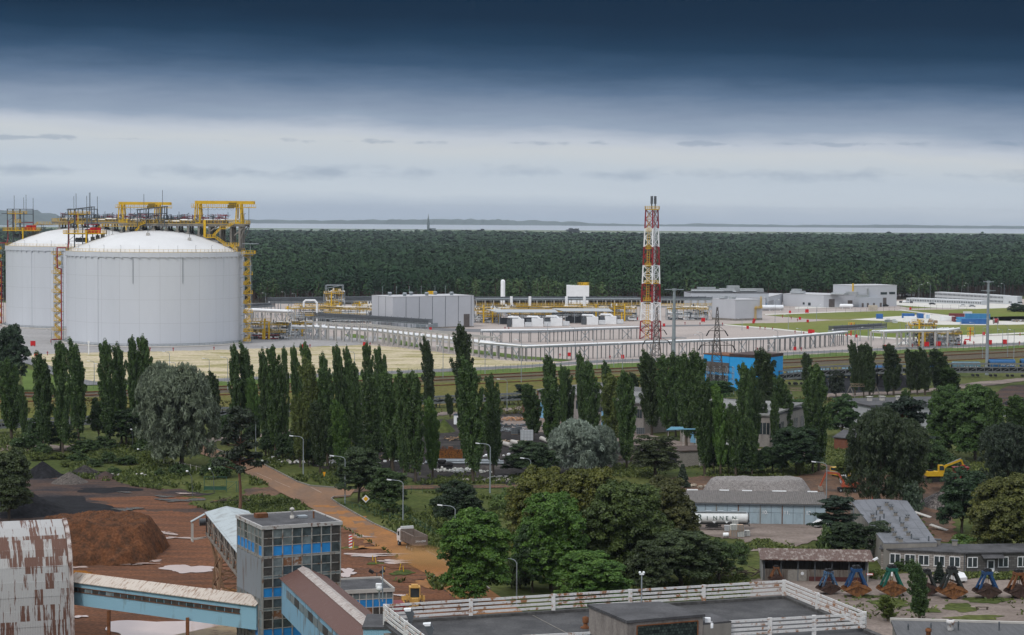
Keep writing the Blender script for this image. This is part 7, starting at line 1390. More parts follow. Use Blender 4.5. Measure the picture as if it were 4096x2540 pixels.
text('ZKA 6ZAK',MT['white'],(-4.73,1.0,2.0),.42,R_(-90),t,'lettering'); m=MB(); [m.bar((4.6,s*1.2,2.4),(4.7,s*1.5,2.4),.06)or m.box(4.6,4.75,s*1.5-.12,s*1.5+.12,2.0,2.7)for s in(-1,1)]; m.build('mirror',MT['black'],t)
dz=mat('dusty_yellow_paint',(.50,.29,.08),.7,var=.2,vs=1.5); t=thing('bulldozer','dusty yellow bulldozer standing in the red mud behind the railing','bulldozer',G(1657,2432),R_(96)); m=MB(); m.box(-1.9,2.1,-.75,.75,.9,1.9); m.ext([(.2,-.65,1.9),(2.1,-.65,1.9),(2.1,-.65,2.1),(.2,-.65,2.35)],(0,1.3,0)); m.build('body',dz,t)
m=MB(); m.box(-1.6,.1,-.85,.85,3.35,3.5); [m.bar((x,y,1.9),(x,y,3.35),.14)for x in(-1.5,0)for y in(-.75,.75)]; m.box(-1.2,-.3,-.5,.5,3.5,3.75); m.build('cab_frame',dz,t); m=MB(); m.box(-1.45,-.05,-.7,.7,1.95,3.3); m.build('cab_glass',MT['glass'],t); m=MB(); m.box(-2.6,-1.9,-.5,.5,.8,1.9); m.bar((-2.3,-.9,.6),(-2.3,.9,.6),.2); m.build('ripper',dz,t)
for s in(-1,1):
 m=MB(); m.ext([(-2.1,s*1.1-.28,.45),(-1.7,s*1.1-.28,0),(1.7,s*1.1-.28,0),(2.1,s*1.1-.28,.45),(1.7,s*1.1-.28,.95),(-1.2,s*1.1-.28,1.15),(-1.9,s*1.1-.28,.95)],(0,.56,0)); m.build('track',mat('muddy_track',(.09,.045,.025),.9),t); m=MB(); m.box(-.7,-.1,s*1.15-.1,s*1.15+.1,1.15,2.2); m.build('fender',dz,t)
m=MB(); m.ext([(2.9,-1.8,.1),(3.1,-1.8,.1),(3.0,-1.8,.7),(3.15,-1.8,1.3),(2.95,-1.8,1.3),(2.8,-1.8,.7)],(0,3.6,0)); m.bar((0,-1.5,.6),(2.9,-1.5,.5),.2); m.bar((0,1.5,.6),(2.9,1.5,.5),.2); m.build('blade',dz,t)
def excavator(name,label,o,rz,bodym,cabm_,armm,pts,bucket,wheels,scale=1.0):
 t=thing(name,label,'excavator',o,rz,None); z=1.25; m=MB(); m.ext([(-2.6,-1.2,z),(1.3,-1.2,z),(1.3,-1.2,z+.9),(-1.0,-1.2,z+1.15),(-2.6,-1.2,z+1.0)],(0,2.4,0)); m.build('body',bodym,t); m=MB(); m.box(-2.0,-.9,-.6,.9,z+1.12,z+1.35); m.build('engine_grille',MT['black'],t)
 q=MB(); q.ext([(.2,-1.15,z+.9),(1.5,-1.15,z+.9),(1.6,-1.15,z+1.9),(1.3,-1.15,z+2.6),(.2,-1.15,z+2.6)],(0,1.05,0)); c_=q.build('cab',cabm_,t); q=MB(); q.ext([(.35,-1.18,z+1.4),(1.4,-1.18,z+1.4),(1.48,-1.18,z+1.95),(1.22,-1.18,z+2.45),(.35,-1.18,z+2.45)],(0,1.11,0)); q.quad((1.56,-1.05,z+1.2),(1.56,-.2,z+1.2),(1.34,-.2,z+2.5),(1.34,-1.05,z+2.5)); q.build('cab_window',MT['glass'],c_)
 m=MB(); m.box(-2.2,2.2,-.6,.6,.6,1.1); m.lathe([(.9,0),(.9,.25)],14,(0,0,1.02)); m.build('undercarriage',MT['black'],t)
 if wheels:[wheel(t,x,s*1.05,.52,.45)for x in(-1.6,1.6)for s in(-1,1)]
 else:
  for s in(-1,1):m=MB(); m.ext([(-2.2,s*1.2-.3,.45),(-1.8,s*1.2-.3,0),(1.8,s*1.2-.3,0),(2.2,s*1.2-.3,.45),(1.8,s*1.2-.3,.9),(-1.8,s*1.2-.3,.9)],(0,.6,0)); m.build('track',MT['black'],t)
 m=MB(); P_=[Vector(p)for p in pts]; [m.bar(a,b,.34,.55-.1*i)for i,(a,b)in enumerate(zip(P_[:-1],P_[1:]))]; m.build('boom',armm,t); m=MB(); m.bar((1.2,.3,z+.4),P_[1]+Vector((-.3,0,-.4)),.16); m.bar(P_[1]+Vector((.2,0,.35)),P_[2]+Vector((0,0,.45)),.14); m.build('hydraulic_ram',MT['steel'],t)
 e=P_[-1]; m=MB(); m.ext([(e.x-.5,-.2,e.z+.1),(e.x+.35,-.2,e.z+.15),(e.x+.4,-.2,e.z-.5),(e.x-.1,-.2,e.z-1.0),(e.x-.8,-.2,e.z-.75)],(0,1.0,0)); m.build('bucket',bucket,t); t.scale=(scale,)*3; return t
ro=mat('faded_red_orange',(.34,.075,.035),.65,var=.2,vs=1.5); ye=mat('excavator_yellow',(.55,.33,.015),.55,var=.12,vs=1.5)
o=G(3388,1968); sc=92/2.16*0+1.15
excavator('wheeled_excavator','red orange wheeled excavator with a white cab digging at the gravel heap',o,R_(178),ro,MT['white'],ro,[(.6,.3,2.1),(2.1,.3,4.3),(4.9,.3,4.5),(6.3,.3,1.2)],mat('worn_bucket',(.25,.21,.17),.7),True,.95)
o=G(3745,1960); o.z=2.0
excavator('tracked_excavator','yellow tracked excavator on the rubble heap at the right',o,R_(4),ye,ye,ye,[(.8,.3,2.2),(2.4,.3,3.6),(5.9,.3,4.9),(6.4,.3,3.6)],MT['darkred'],False,.95)
t=thing('red_skip','red skip behind the bucket of the yellow excavator','skip',(G(3828,1960).x,G(3828,1960).y,1.5)); m=MB(); m.ext([(0,0,0),(1.8,0,0),(2.6,0,3.4),(-.8,0,3.4)],(0,1.8,0)); m.build('tub',MT['darkred'],t); addp(t,'rim',MT['darkred'],(-.9,2.7,-.1,1.9,3.4,3.55))
yv=mat('van_yellow',(.60,.36,.03),.35,var=.03); q=carproto('yellow_van','yellow van parked on the dirt track behind the wheeled excavator','van',yv,4.9,1.9,1.95); q.location=G(3362,1908); q.rotation_euler=(0,0,R_(-62)); q['category']='van'; q.scale=(1.1,)*3
for k,(x,y)in enumerate(((3275,2080),(3300,2110))):q=carproto('parked_car',['white car behind the dark pine by the garages, upper one','white car behind the dark pine by the garages, lower one'][k],'car',cc['white']); q.location=G(x,y); q.rotation_euler=(0,0,.1)
def person(label,o,col,h=1.75,rz=0.0):
 t=thing('person',label,'person',o,rz); bm_=bpy.data.meshes.new('body'); V=[(0,0,.93),(0,0,1.2),(0,0,1.42),(0,0,1.52),(-.2,0,1.42),(-.28,0,1.15),(-.26,-.12,.92),(-.24,-.16,.84),(.2,0,1.42),(.28,0,1.15),(.26,-.12,.92),(.24,-.16,.84),(-.1,0,.88),(-.13,-.04,.48),(-.13,0,.08),(-.13,-.16,.04),(.1,0,.88),(.13,.04,.48),(.14,.02,.08),(.14,-.14,.04),(0,0,1.62),(0,-.01,1.72)]
 E=[(0,1),(1,2),(2,3),(2,4),(4,5),(5,6),(6,7),(2,8),(8,9),(9,10),(10,11),(0,12),(12,13),(13,14),(14,15),(0,16),(16,17),(17,18),(18,19),(3,20),(20,21)]
 r=[.16,.15,.17,.06,.07,.05,.04,.045,.07,.05,.04,.045,.1,.075,.05,.045,.1,.075,.05,.045,.10,.085]; bm_.from_pydata(V,E,[]); b=bpy.data.objects.new('body',bm_); COL.objects.link(b); md=b.modifiers.new('skin','SKIN');
 for i,q_ in enumerate(bm_.skin_vertices[0].data if bm_.skin_vertices else[]):q_.radius=(r[i],r[i]); q_.use_root=(i==0)
 b.modifiers.new('sub','SUBSURF').levels=1; b.parent=t; bm_.materials.append(col); m=MB(); m.sph((0,0,1.68),.13,10,7); m.box(-.14,.14,-.2,0,1.70,1.72); m.build('helmet',MT['orange'],t); m=MB(); m.sph((0,-.035,1.6),.095,10,7,1.15); m.box(-.02,.02,-.15,-.12,1.58,1.62); m.build('face',mat('skin',(.45,.25,.17),.6),t); t.scale=(h/1.8,)*3; return t
person('person in bright orange overalls walking behind the big grey roof',G(3492,2010),mat('orange_overalls',(.60,.06,.02),.8),1.8,.5)
t=thing('priority_road_sign','yellow and white diamond road sign on a green post at the junction','road sign',G(1463,2035)); h=ZT(t.location,1463,1995); m=MB(); m.tube((0,0,0),(0,0,h-.5),.05,6); m.build('post',MT['green'],t)
def diamond(m,s,y,z):m.add([(-s,y,z),(0,y,z-s),(s,y,z),(0,y,z+s),(-s,y+.03,z),(0,y+.03,z-s),(s,y+.03,z),(0,y+.03,z+s)],[(0,1,2,3),(7,6,5,4),(0,4,5,1),(1,5,6,2),(2,6,7,3),(3,7,4,0)])
m=MB(); diamond(m,.82,-.06,h); m.build('sign_board',MT['white'],t); m=MB(); diamond(m,.52,-.1,h); m.build('yellow_diamond',mat('sign_yellow',(.75,.38,.01),.5),t)
t=thing('give_way_sign','yellow triangular sign seen from the side above the junction','road sign',G(1297,1925)); h=ZT(t.location,1297,1888); m=MB(); m.tube((0,0,0),(0,0,h),.05,6); m.build('post',MT['green'],t); m=MB(); m.ext([(-.35,-.08,h),(.35,-.08,h),(0,-.08,h-1.1)],(0,.04,0)); m.build('sign_board',mat('sign_orange',(.65,.28,.01),.5),t)
t=thing('hazard_board','red and white striped hazard board beside a yellow stake in the mud','road sign',G(1402,2195)); m=MB(); m.box(-.3,.3,-.03,.03,.1,2.5); m.build('board',MT['white'],t); m=MB(); [m.add([(-.3,-.04,.3+k*.55),(.3,-.04,.55+k*.55),(.3,-.04,.82+k*.55),(-.3,-.04,.57+k*.55)],[(0,1,2,3)])for k in range(4)]; m.build('stripe',MT['red'],t)
for k,(x,y,yt)in enumerate(((1411,2197,2167),(1492,2245,2222),(1505,2257,2230),(1533,2298,2268),(1597,2283,2254),(1615,2290,2263))):o=G(x,y); hh=ZT(o,x,yt); m=MB(); m.bar((0,0,0),(rr.uniform(-.25,.35),0,hh),.13); tag(m.build('stake',MT['yellow'],loc=o),['yellow stake right beside the striped hazard board','leaning yellow stake, left of the pair on the mud verge','yellow stake, right of the pair on the mud verge','leaning yellow stake above the twin floodlight','yellow stake, left one near the ochre road','yellow stake, right one near the ochre road'][k],'stake','yellow stakes in the mud')
o=G(1507,2345); t=thing('twin_floodlight','small twin floodlight on a dark pole behind the glazed annex','floodlight',o); h=ZT(o,1507,2292); m=MB(); m.tube((0,0,0),(0,0,h),.09,6); m.build('pole',MT['dsteel'],t)
for s in(-1,1):m=MB(); m.cbox((s*.9,0,h+.25),(.8,.4,.5),0,-s*.5); m.bar((0,0,h),(s*.7,0,h+.1),.1); m.build('lamp',MT['black'],t)
o=G(1713,928); t=thing('church','tiny dark church with a pointed spire beyond the forest','church',o); s=mpp(o.y); m=MB(); w=9; m.box(-w/2,w/2,0,w,0,26); m.build('tower',GM['far_haze_tint'],t); m=MB(); m.lathe([(w*.62,0),(.1,40)],4,(0,w/2,26),False); m.build('spire',GM['far_haze_tint'],t); addp(t,'nave',GM['far_haze_tint'],(w/2+.1,w/2+22,0,w,0,14))
rsm=mat('red_sand',(.118,.050,.024),.92,vs=.6,col2=(.058,.031,.019),mix=(.40,.62),fine=(2.5,.35),bump=.8,spec=.05)
heap('red_sand_heap','long heap of dark red sand with a peak beside the rusty hangar',385,2262,262,13,2072,rsm,31,flat=1.2,rough=.42,steep=.8,n=110,peaks=[(.47,.10,.50),(.2,.02,.35)])
mb=MB(); mb.sph((0,0,0),1,24,16); t=mb.build('dust_cloud',None)if False else None
me=bpy.data.meshes.new('dust_cloud'); me.from_pydata(mb.v,[],mb.f); q=bpy.data.objects.new('dust_cloud',me); COL.objects.link(q); p=G(1700,2262); q.location=(p.x,p.y,1.2); q.scale=(5.5,10,2.2); q.rotation_euler=(0,0,R_(30))
dm_=bpy.data.materials.new('ochre_dust'); dm_.use_nodes=True; tt=dm_.node_tree; tt.nodes.clear(); pv=tt.nodes.new('ShaderNodeVolumePrincipled'); pv.inputs['Color'].default_value=(.85,.48,.20,1)
tcx=tt.nodes.new('ShaderNodeTexCoord'); ln_=tt.nodes.new('ShaderNodeVectorMath'); ln_.operation='LENGTH'; tt.links.new(tcx.outputs['Object'],ln_.inputs[0]); mr_=tt.nodes.new('ShaderNodeMapRange'); mr_.inputs[1].default_value=1; mr_.inputs[2].default_value=.2; tt.links.new(ln_.outputs['Value'],mr_.inputs[0])
nz_=tt.nodes.new('ShaderNodeTexNoise'); nz_.inputs['Scale'].default_value=2.2; nz_.inputs['Detail'].default_value=3; tt.links.new(tcx.outputs['Object'],nz_.inputs['Vector']); mm_=tt.nodes.new('ShaderNodeMath'); mm_.operation='MULTIPLY'; tt.links.new(mr_.outputs[0],mm_.inputs[0]); tt.links.new(nz_.outputs['Fac'],mm_.inputs[1]); m2_=tt.nodes.new('ShaderNodeMath'); m2_.operation='MULTIPLY'; m2_.inputs[1].default_value=.5; tt.links.new(mm_.outputs[0],m2_.inputs[0]); tt.links.new(m2_.outputs[0],pv.inputs['Density'])
mo_=tt.nodes.new('ShaderNodeOutputMaterial'); tt.links.new(pv.outputs[0],mo_.inputs['Volume']); me.materials.append(dm_); tag(q,'ochre dust thrown up behind the tipper lorry','dust',kind='stuff')
# trees
def branchy(mb,base,top,r0,r1,n=5,w=.3,rng=None):
 pts=[Vector(base).lerp(Vector(top),i/n)+(Vector((rng.uniform(-w,w),rng.uniform(-w,w),0))if 0<i<n else Vector())for i in range(n+1)]
 for i in range(n):
  a=r0+(r1-r0)*i/n; b=r0+(r1-r0)*(i+1)/n; mb.tube(pts[i],pts[i+1],a,7,b,cap=False)
 return pts
def mk_poplar(seed,H=24.0,Rm=2.9,forks=1,thin=1.0,z0=.1):
 rng=np.random.default_rng(seed); rr=random.Random(seed); cen=[]; rad=[]
 stems=[(0,0,1.0)]if forks==1 else[(-.9,0,1.0),(1.0,.3,.93)]+([(.1,-.6,.8)]if forks>2 else[]); tb=MB(); bend=rr.uniform(.9,2.2)
 for sx,sy,sh in stems:
  Rr_=Rm if forks==1 else Rm*.74; ns_=int(44*thin/len(stems)+3)
  for k in range(ns_):
   a=k*2.4+rr.random(); t0=z0+(.91-z0)*(k+rr.random())/ns_; ln=rr.uniform(.11,.22)*(1.1-.5*t0); ln=min(ln,.99-t0); pr=float(np.interp(t0+ln*.5,[0,.12,.3,.55,.8,.93,1.05],[.25,.5,.85,1,.88,.6,.3])); ro=Rr_*pr*rr.uniform(.62,1.1); m=max(4,int(15*ln/.25))
   for i in range(m):
    u=(i+.5)/m; t=min(1.0,t0+ln*u); r=ro*(.25+.75*u**.55); c=(sx*t+r*math.cos(a)-bend*t**2.2,sy*t+r*math.sin(a),t*H*sh); s=rr.uniform(.6,1.0)*(1.1-.4*u); cen.append(c); rad.append((s,s,s*1.35))
   branchy(tb,(sx*t0*.8-bend*t0**2.2,sy*t0*.8,(t0-.04)*H*sh),cen[-1],.09,.02,3,.08,rr)
  for k in range(int(46*thin/len(stems))):t=z0+.02+(.97-z0)*rr.random(); q_=Rr_*.42*(1.05-t); cen.append((sx*t+rr.uniform(-q_,q_)-bend*t**2.2,sy*t+rr.uniform(-q_,q_),t*H*sh)); s=rr.uniform(.55,.95)*(1.15-.5*t); rad.append((s,s,s*1.9))
  for k in range(12):t=.70+.30*k/11; cen.append((sx*t-bend*t**2.2+rr.uniform(-.2,.2),sy*t,t*H*sh)); s=1.25-.5*k/11; rad.append((s,s,s*1.7))
 cen=np.array(cen); rad=np.array(rad)
 q,lv=leafcloud(cen,rad,74,.31,rng,asp=1.25,up=.45)
 me=quadmesh('poplar_crown',q,lv); branchy(tb,(0,0,-.3),(-bend*.6,0,H*.82),.42,.08,7,.12,rr)
 return me,tb.build('poplar_trunk',MT['bark']).data,H,Rm*2
def mk_broad(seed,H=15.0,R=6.0,trunk=.12,lobes=16,per=100,leaf=.31,dens=1.0,squash=.5,up=.55):
 rng=np.random.default_rng(seed); rr=random.Random(seed); cz=H*(1+trunk)/2; rz=H*(1-trunk)/2; cen=[]; rad=[]; lob=[]
 for k in range(lobes):
  u=(k+.5)/lobes; tz=trunk+.10+(.80-trunk)*u; pr=math.sqrt(max(.06,1-((tz-.40)/.56)**2)); an=k*2.4+rr.uniform(-.4,.4); f=rr.uniform(.45,.72)*pr
  lob.append((np.array([R*f*math.cos(an),R*f*math.sin(an),H*tz]),rng.uniform(.30,.44)*R*(.65+.35*pr)))
 lob.append((np.array([0,0,cz]),R*.6))
 for c,lr in lob:
  n=int(34*dens*(lr/(.4*R))**1.5); d=unit(rng.normal(size=(n,3))); d[:,2]=np.where(d[:,2]<-.6,-d[:,2],d[:,2])
  cc=c+d*np.array([lr,lr,lr*.85])*rng.uniform(.7,1.05,(n,1)); cen.append(cc); s=rng.uniform(.55,1.05,n)*(R/6)**.5; rad.append(np.stack([s,s,s*.75],1))
 cen=np.concatenate(cen); rad=np.concatenate(rad); k=cen[:,2]>H*trunk*.6; cen=cen[k]; rad=rad[k]
 cen[:,2]=np.minimum(cen[:,2],H*.98-rng.random(len(cen))*.06*H)
 q,lv=leafcloud(cen,rad,per,leaf,rng,up=up)
 me=quadmesh('tree_crown',q,lv); tb=MB(); branchy(tb,(0,0,-.3),(0,0,H*.62),.36,.14,5,.15,rr)
 for c,lr in lob[:10]:branchy(tb,(0,0,H*rr.uniform(trunk,.4)),tuple(c),.16,.04,4,.25,rr)
 return me,tb.build('tree_trunk',MT['bark']).data,H,R*2
def mk_willow(seed,H=14,R=8,col=None,asp=3.0,leaf=.55,drop=1.0,trunkm='bark'):
 rng=np.random.default_rng(seed); rr=random.Random(seed); cen=[]; rad=[]
 lob=[]
 for k in range(15):
  a=k*2.4+rr.random(); f=math.sqrt((k+.5)/15)*.72; lob.append((f*R*math.cos(a),f*R*math.sin(a),H*(.88-.55*f*f*rr.uniform(.5,1.4)),R*rr.uniform(.27,.4)))
 for x,y,z,lr in lob:
  n=60; d=unit(rng.normal(size=(n,3))); d[:,2]=np.where(d[:,2]<-.1,-d[:,2],d[:,2])
  cc=np.array([x,y,z])+d*lr*rng.uniform(.8,1.05,(n,1)); cc[:,2]-=(1-d[:,2])**2*drop*rng.random(n)*4; cen.append(cc)
  s=rng.uniform(.35,.6,n); rad.append(np.stack([s,s,s*1.8],1))
  n=26; cc=np.array([x,y,0])+np.stack([rng.normal(size=n)*lr*.5,rng.normal(size=n)*lr*.5,rng.uniform(H*.12,z,n)],1); cen.append(cc); s=rng.uniform(.5,.9,n); rad.append(np.stack([s,s,s*1.6],1))
 cen=np.concatenate(cen); rad=np.concatenate(rad); cen[:,2]=np.maximum(cen[:,2],.5)
 q,lv=leafcloud(cen,rad,46,leaf,rng,asp=asp*.55,up=.3,droop=.35)
 q[:,1]=q[:,1]*.35+(q[:,0]+q[:,2])*.5*.65; q[:,3]=q[:,3]*.35+(q[:,0]+q[:,2])*.5*.65
 me=quadmesh('willow_crown',q,lv); tb=MB(); branchy(tb,(0,0,-.3),(0,0,H*.6),.5,.2,5,.3,rr)
 for x,y,z,lr in lob[:9]:branchy(tb,(0,0,H*.3),(x,y,z),.2,.04,4,.3,rr)
 return me,tb.build('willow_trunk',MT[trunkm]).data,H,R*2
def mk_pine(seed,H=15,R=4,z0=.45,tiers=9,dens=1):
 rng=np.random.default_rng(seed); rr=random.Random(seed); cen=[]; rad=[]; tb=MB(); tr=branchy(tb,(0,0,-.3),(.3,0,H*.96),.34,.08,7,.25,rr)
 for k in range(tiers*3):
  t=z0+(1-z0)*rr.random(); a=rr.random()*6.28; L_=R*(1.05-.55*(t-z0)/(1-z0))*rr.uniform(.45,1); z=H*t; e=Vector((L_*math.cos(a),L_*math.sin(a),z+rr.uniform(-.2,.9)))
  branchy(tb,(0,0,z-.6),e,.12,.03,3,.15,rr)
  for j in range(int(7*dens)):
   p=Vector((0,0,z)).lerp(e,rr.uniform(.45,1.05)); cen.append((p.x+rr.uniform(-.7,.7),p.y+rr.uniform(-.7,.7),p.z+rr.uniform(-.1,.5))); s=rr.uniform(.5,.95); rad.append((s,s,s*.5))
 q,lv=leafcloud(np.array(cen),np.array(rad),46,.30,rng,asp=1.8,up=.7)
 return quadmesh('pine_crown',q,lv),tb.build('pine_trunk',MT['pinebark']).data,H,R*2
def mk_spruce(seed,H=9,R=2.4):
 rng=np.random.default_rng(seed); rr=random.Random(seed); n=330; t=rng.random(n)**1.2; a=rng.random(n)*6.28; r=R*(1-t)*(.45+.6*rng.random(n))+.05
 cen=np.stack([r*np.cos(a),r*np.sin(a),.5+t*(H-.7)],1); s=rng.uniform(.28,.6,n); q,lv=leafcloud(cen,np.stack([s,s,s*.5],1),34,.26,rng,asp=1.6,up=.3)
 tb=MB(); branchy(tb,(0,0,-.2),(0,0,H*.9),.2,.04,3,.02,rr); return quadmesh('spruce_crown',q,lv),tb.build('spruce_trunk',MT['bark']).data,H,R*2
def mk_shrub(seed,H=3.5,R=2.5,n=70,leaf=.28):
 rng=np.random.default_rng(seed); rr=random.Random(seed); d=unit(rng.normal(size=(n,3))); d[:,2]=np.abs(d[:,2]); cen=d*np.array([R,R,H])*rng.uniform(.35,.86,(n,1))+np.array([0,0,.3]); s=rng.uniform(.4,.8,n)
 q,lv=leafcloud(cen,np.stack([s,s,s],1),44,leaf,rng,up=.5); tb=MB()
 for k in range(5):branchy(tb,(rr.uniform(-.3,.3),rr.uniform(-.3,.3),-.1),(rr.uniform(-1,1)*R*.5,rr.uniform(-1,1)*R*.5,H*.7),.06,.02,3,.1,rr)
 return quadmesh('shrub_crown',q,lv),tb.build('shrub_stem',MT['bark']).data,H,R*2
_before=set(o.name for o in COL.objects)
TP={'pop':[mk_poplar(1),mk_poplar(2),mk_poplar(3,forks=2,Rm=3.3),mk_poplar(4,thin=.8),mk_poplar(5,forks=3,Rm=3.6),mk_poplar(6,Rm=3.1),mk_poplar(7,Rm=2.6)],'thinpop':[mk_poplar(8,thin=.42,Rm=2.0),mk_poplar(9,thin=.5,Rm=2.2)],'bigpop':[mk_poplar(21,H=28,Rm=4.4,forks=3,thin=1.7),mk_poplar(22,H=28,Rm=4.2,forks=2,thin=1.6)],'broad':[mk_broad(31),mk_broad(32,lobes=20),mk_broad(33,lobes=13),mk_broad(34,lobes=18,trunk=.16)],'maple':[mk_broad(41,H=17,R=5.6,trunk=.05,lobes=22,dens=1.15,per=110,leaf=.27,up=.7),mk_broad(42,H=15,R=6,trunk=.04,lobes=24,dens=1.15,per=110,leaf=.27,up=.7)],'chestnut':[mk_broad(51,H=17,R=8,trunk=.05,lobes=26,dens=1.25,per=112,leaf=.31,up=.8),mk_broad(52,H=16,R=8,trunk=.04,lobes=30,dens=1.2,per=112,leaf=.31,up=.8)],'open':[mk_broad(61,H=12,R=5,lobes=14,dens=.6,per=76,leaf=.27,trunk=.12),mk_broad(62,H=12,R=5,lobes=12,dens=.65,per=76,leaf=.27,trunk=.14)],'willow':[mk_willow(71),mk_willow(72)],'weep':[mk_willow(81,H=18,R=7.5,drop=1.5,leaf=.42)],'silver':[mk_willow(75,H=11,R=6.5,drop=.3,leaf=.5,asp=2.2)],'pine':[mk_pine(91),mk_pine(92,z0=.2,H=11,dens=1.2)],'bigpine':[mk_pine(93,z0=.42,H=15,R=4.2,tiers=12)],'spruce':[mk_spruce(101)],'shrub':[mk_shrub(111),mk_shrub(112,H=3,R=3),mk_shrub(113,H=4,R=2.2,n=60)],'birch':[mk_willow(85,H=19,R=4.5,drop=1.2,leaf=.38,trunkm='birchbark')]}
for o in[o for o in COL.objects if o.name not in _before]:bpy.data.objects.remove(o)
NM={'pop':'poplar','thinpop':'poplar','bigpop':'poplar','broad':'broadleaf_tree','maple':'maple_tree','chestnut':'chestnut_tree','open':'broadleaf_tree','willow':'willow_tree','weep':'weeping_tree','silver':'silver_poplar','pine':'pine_tree','bigpine':'pine_tree','spruce':'spruce_tree','shrub':'shrub','birch':'birch_tree'}
_cnt={}
def tree(kind,x,yt,yb,w,col,label,group=None,rz=None,d=1.68):
 """x, top, base, width in display px (photo px / 1.68)"""
 x,yt,yb,w=x*d,yt*d,yb*d,w*d; o=G(x,yb); h=max(1.2,ZT(o,x,yt)); wid=w*mpp(o.y); k=_cnt[kind]=_cnt.get(kind,-1)+1
 V=TP[kind]; me,tr,H,Wd=V[k%len(V)]; rr=random.Random(int(x*7+yb))
 t=thing(NM[kind],label,'shrub' if kind=='shrub' else 'tree',o,0,group)
 sx=wid/Wd*(1.06 if kind=='pop' else 1.06); t.scale=(sx,sx,h/H)
 c=bpy.data.objects.new('crown',me); COL.objects.link(c); c.parent=t; b=bpy.data.objects.new('trunk' if kind!='shrub' else 'stem',tr); COL.objects.link(b); b.parent=t
 flip=kind in('pop','thinpop','bigpop'); a=rr.uniform(-.6,.6)if flip else(rr.random()*6.28 if rz is None else rz); c.rotation_euler=(0,0,a); b.rotation_euler=(0,0,a)
 v=rr.uniform(.85,1.15); c.color=(*[q*v for q in col],1); return t
PG=(.042,.082,.019); PB=(.060,.125,.020); PD=(.031,.054,.015); PL=(.080,.108,.024)
POP=[('at the left edge, before the rear tank',[(28,860,1045,50),(58,920,1050,20),(105,845,1078,52),(150,820,1080,42),(188,812,1055,54)]),('below the left half of the front tank',[(262,818,1062,46),(290,824,1058,34),(321,808,1040,30),(354,806,1040,40)]),('right of the grey green willow',[(512,888,1048,36,PD),(562,826,1058,28),(592,822,1055,48),(608,900,1062,32,PB)]),('left of the white street lamp by the road',[(633,838,1085,28),(657,832,1092,42),(681,833,1080,18,PG,'thinpop'),(708,830,1092,24),(733,822,1098,36),(715,945,1112,42,PL),(748,858,1105,60,PL),(763,957,1128,40,PD),(776,846,1062,28)]),('behind the crossroads trees',[(812,828,1082,30),(830,832,1080,26),(812,960,1128,50,PB),(781,880,1108,44),(849,863,1092,46),(882,822,1060,30),(907,833,1078,34),(887,888,1112,44),(918,852,1062,14,PD,'thinpop'),(936,890,1122,50)]),('around the rusty skip',[(962,889,1150,44),(990,891,1150,46),(1022,805,992,38,PD),(1031,952,1138,38,PB),(1106,777,1062,62,PD,'bigpop'),(1127,857,1150,74,PG,'bigpop'),(1175,899,1134,40),(1072,939,993,20,PD)]),('in front of the long workshop',[(1270,918,1046,42),(1313,850,1040,38,PG),(1316,900,1080,52),(1343,873,1040,24),(1354,878,1036,34),(1386,842,1030,26),(1392,900,1046,30),(1411,863,1050,40),(1447,864,1032,30),(1459,893,1060,50,PL),(1492,886,1116,62,PG,'bigpop'),(1512,888,938,32,PD)]),('left of the bright blue building',[(1553,838,1035,62,PD,'bigpop'),(1591,850,1042,46),(1609,843,1040,32),(1635,849,1066,46),(1664,839,1066,68,PG,'bigpop'),(1678,896,1132,62,PG,'bigpop')]),('below the bright blue building',[(1716,921,1133,36,PB),(1774,870,1090,38),(1797,878,1082,32),(1817,932,1062,22,PD,'thinpop'),(1752,966,1134,46),(1791,996,1133,42),(1826,834,1000,52,PD),(1845,947,1068,22),(1868,900,1052,42)]),('before the coal heap at the conveyor',[(1925,843,962,32,PD),(1950,874,1122,52,PG),(1935,905,1125,56,PG,'bigpop'),(2036,813,942,32,PD),(2057,823,946,26,PD),(2071,820,948,34,PD),(2128,822,941,38,PD),(2113,884,940,20),(2168,833,940,28,PD),(2184,838,940,28,PD),(2203,829,941,40,PD)]),('right of the coal heap',[(2237,833,936,44,PD),(2248,857,936,34),(2267,876,940,44,PG),(2163,930,1080,30),(2371,932,1110,50,PG),(2424,945,1102,56,PG)]),]
ORD=['first','second','third','fourth','fifth','sixth','seventh','eighth','ninth','tenth','eleventh','twelfth']
for sec,L_ in POP:
 hs=sorted(q[2]-q[1]for q in L_); order=sorted(range(len(L_)),key=lambda i:L_[i][0])
 for rk,i in enumerate(order):
  q=L_[i]; h=q[2]-q[1]; col=q[4]if len(q)>4 else PG; kd=q[5]if len(q)>5 else 'pop'
  ad=('tall' if h>=hs[len(hs)*2//3]else 'short' if h<=hs[len(hs)//4]else 'middling')+(' bare thin' if kd=='thinpop' else ' broad' if q[3]>48 else ' narrow' if q[3]<33 else '')
  pos=ORD[rk]+' from left' if rk<len(L_)-1 else 'rightmost'
  tree(kd,*q[:4],col,f'{ad} poplar {sec}, {pos}','poplars in the belt before the terminal')
tree('pop',2190,1336,1482,60,(.040,.075,.022),'narrow dark poplar standing alone among the grab buckets')
OL=(.080,.090,.016); OD=(.048,.074,.018); MG=(.062,.132,.020); DG=(.030,.062,.018)
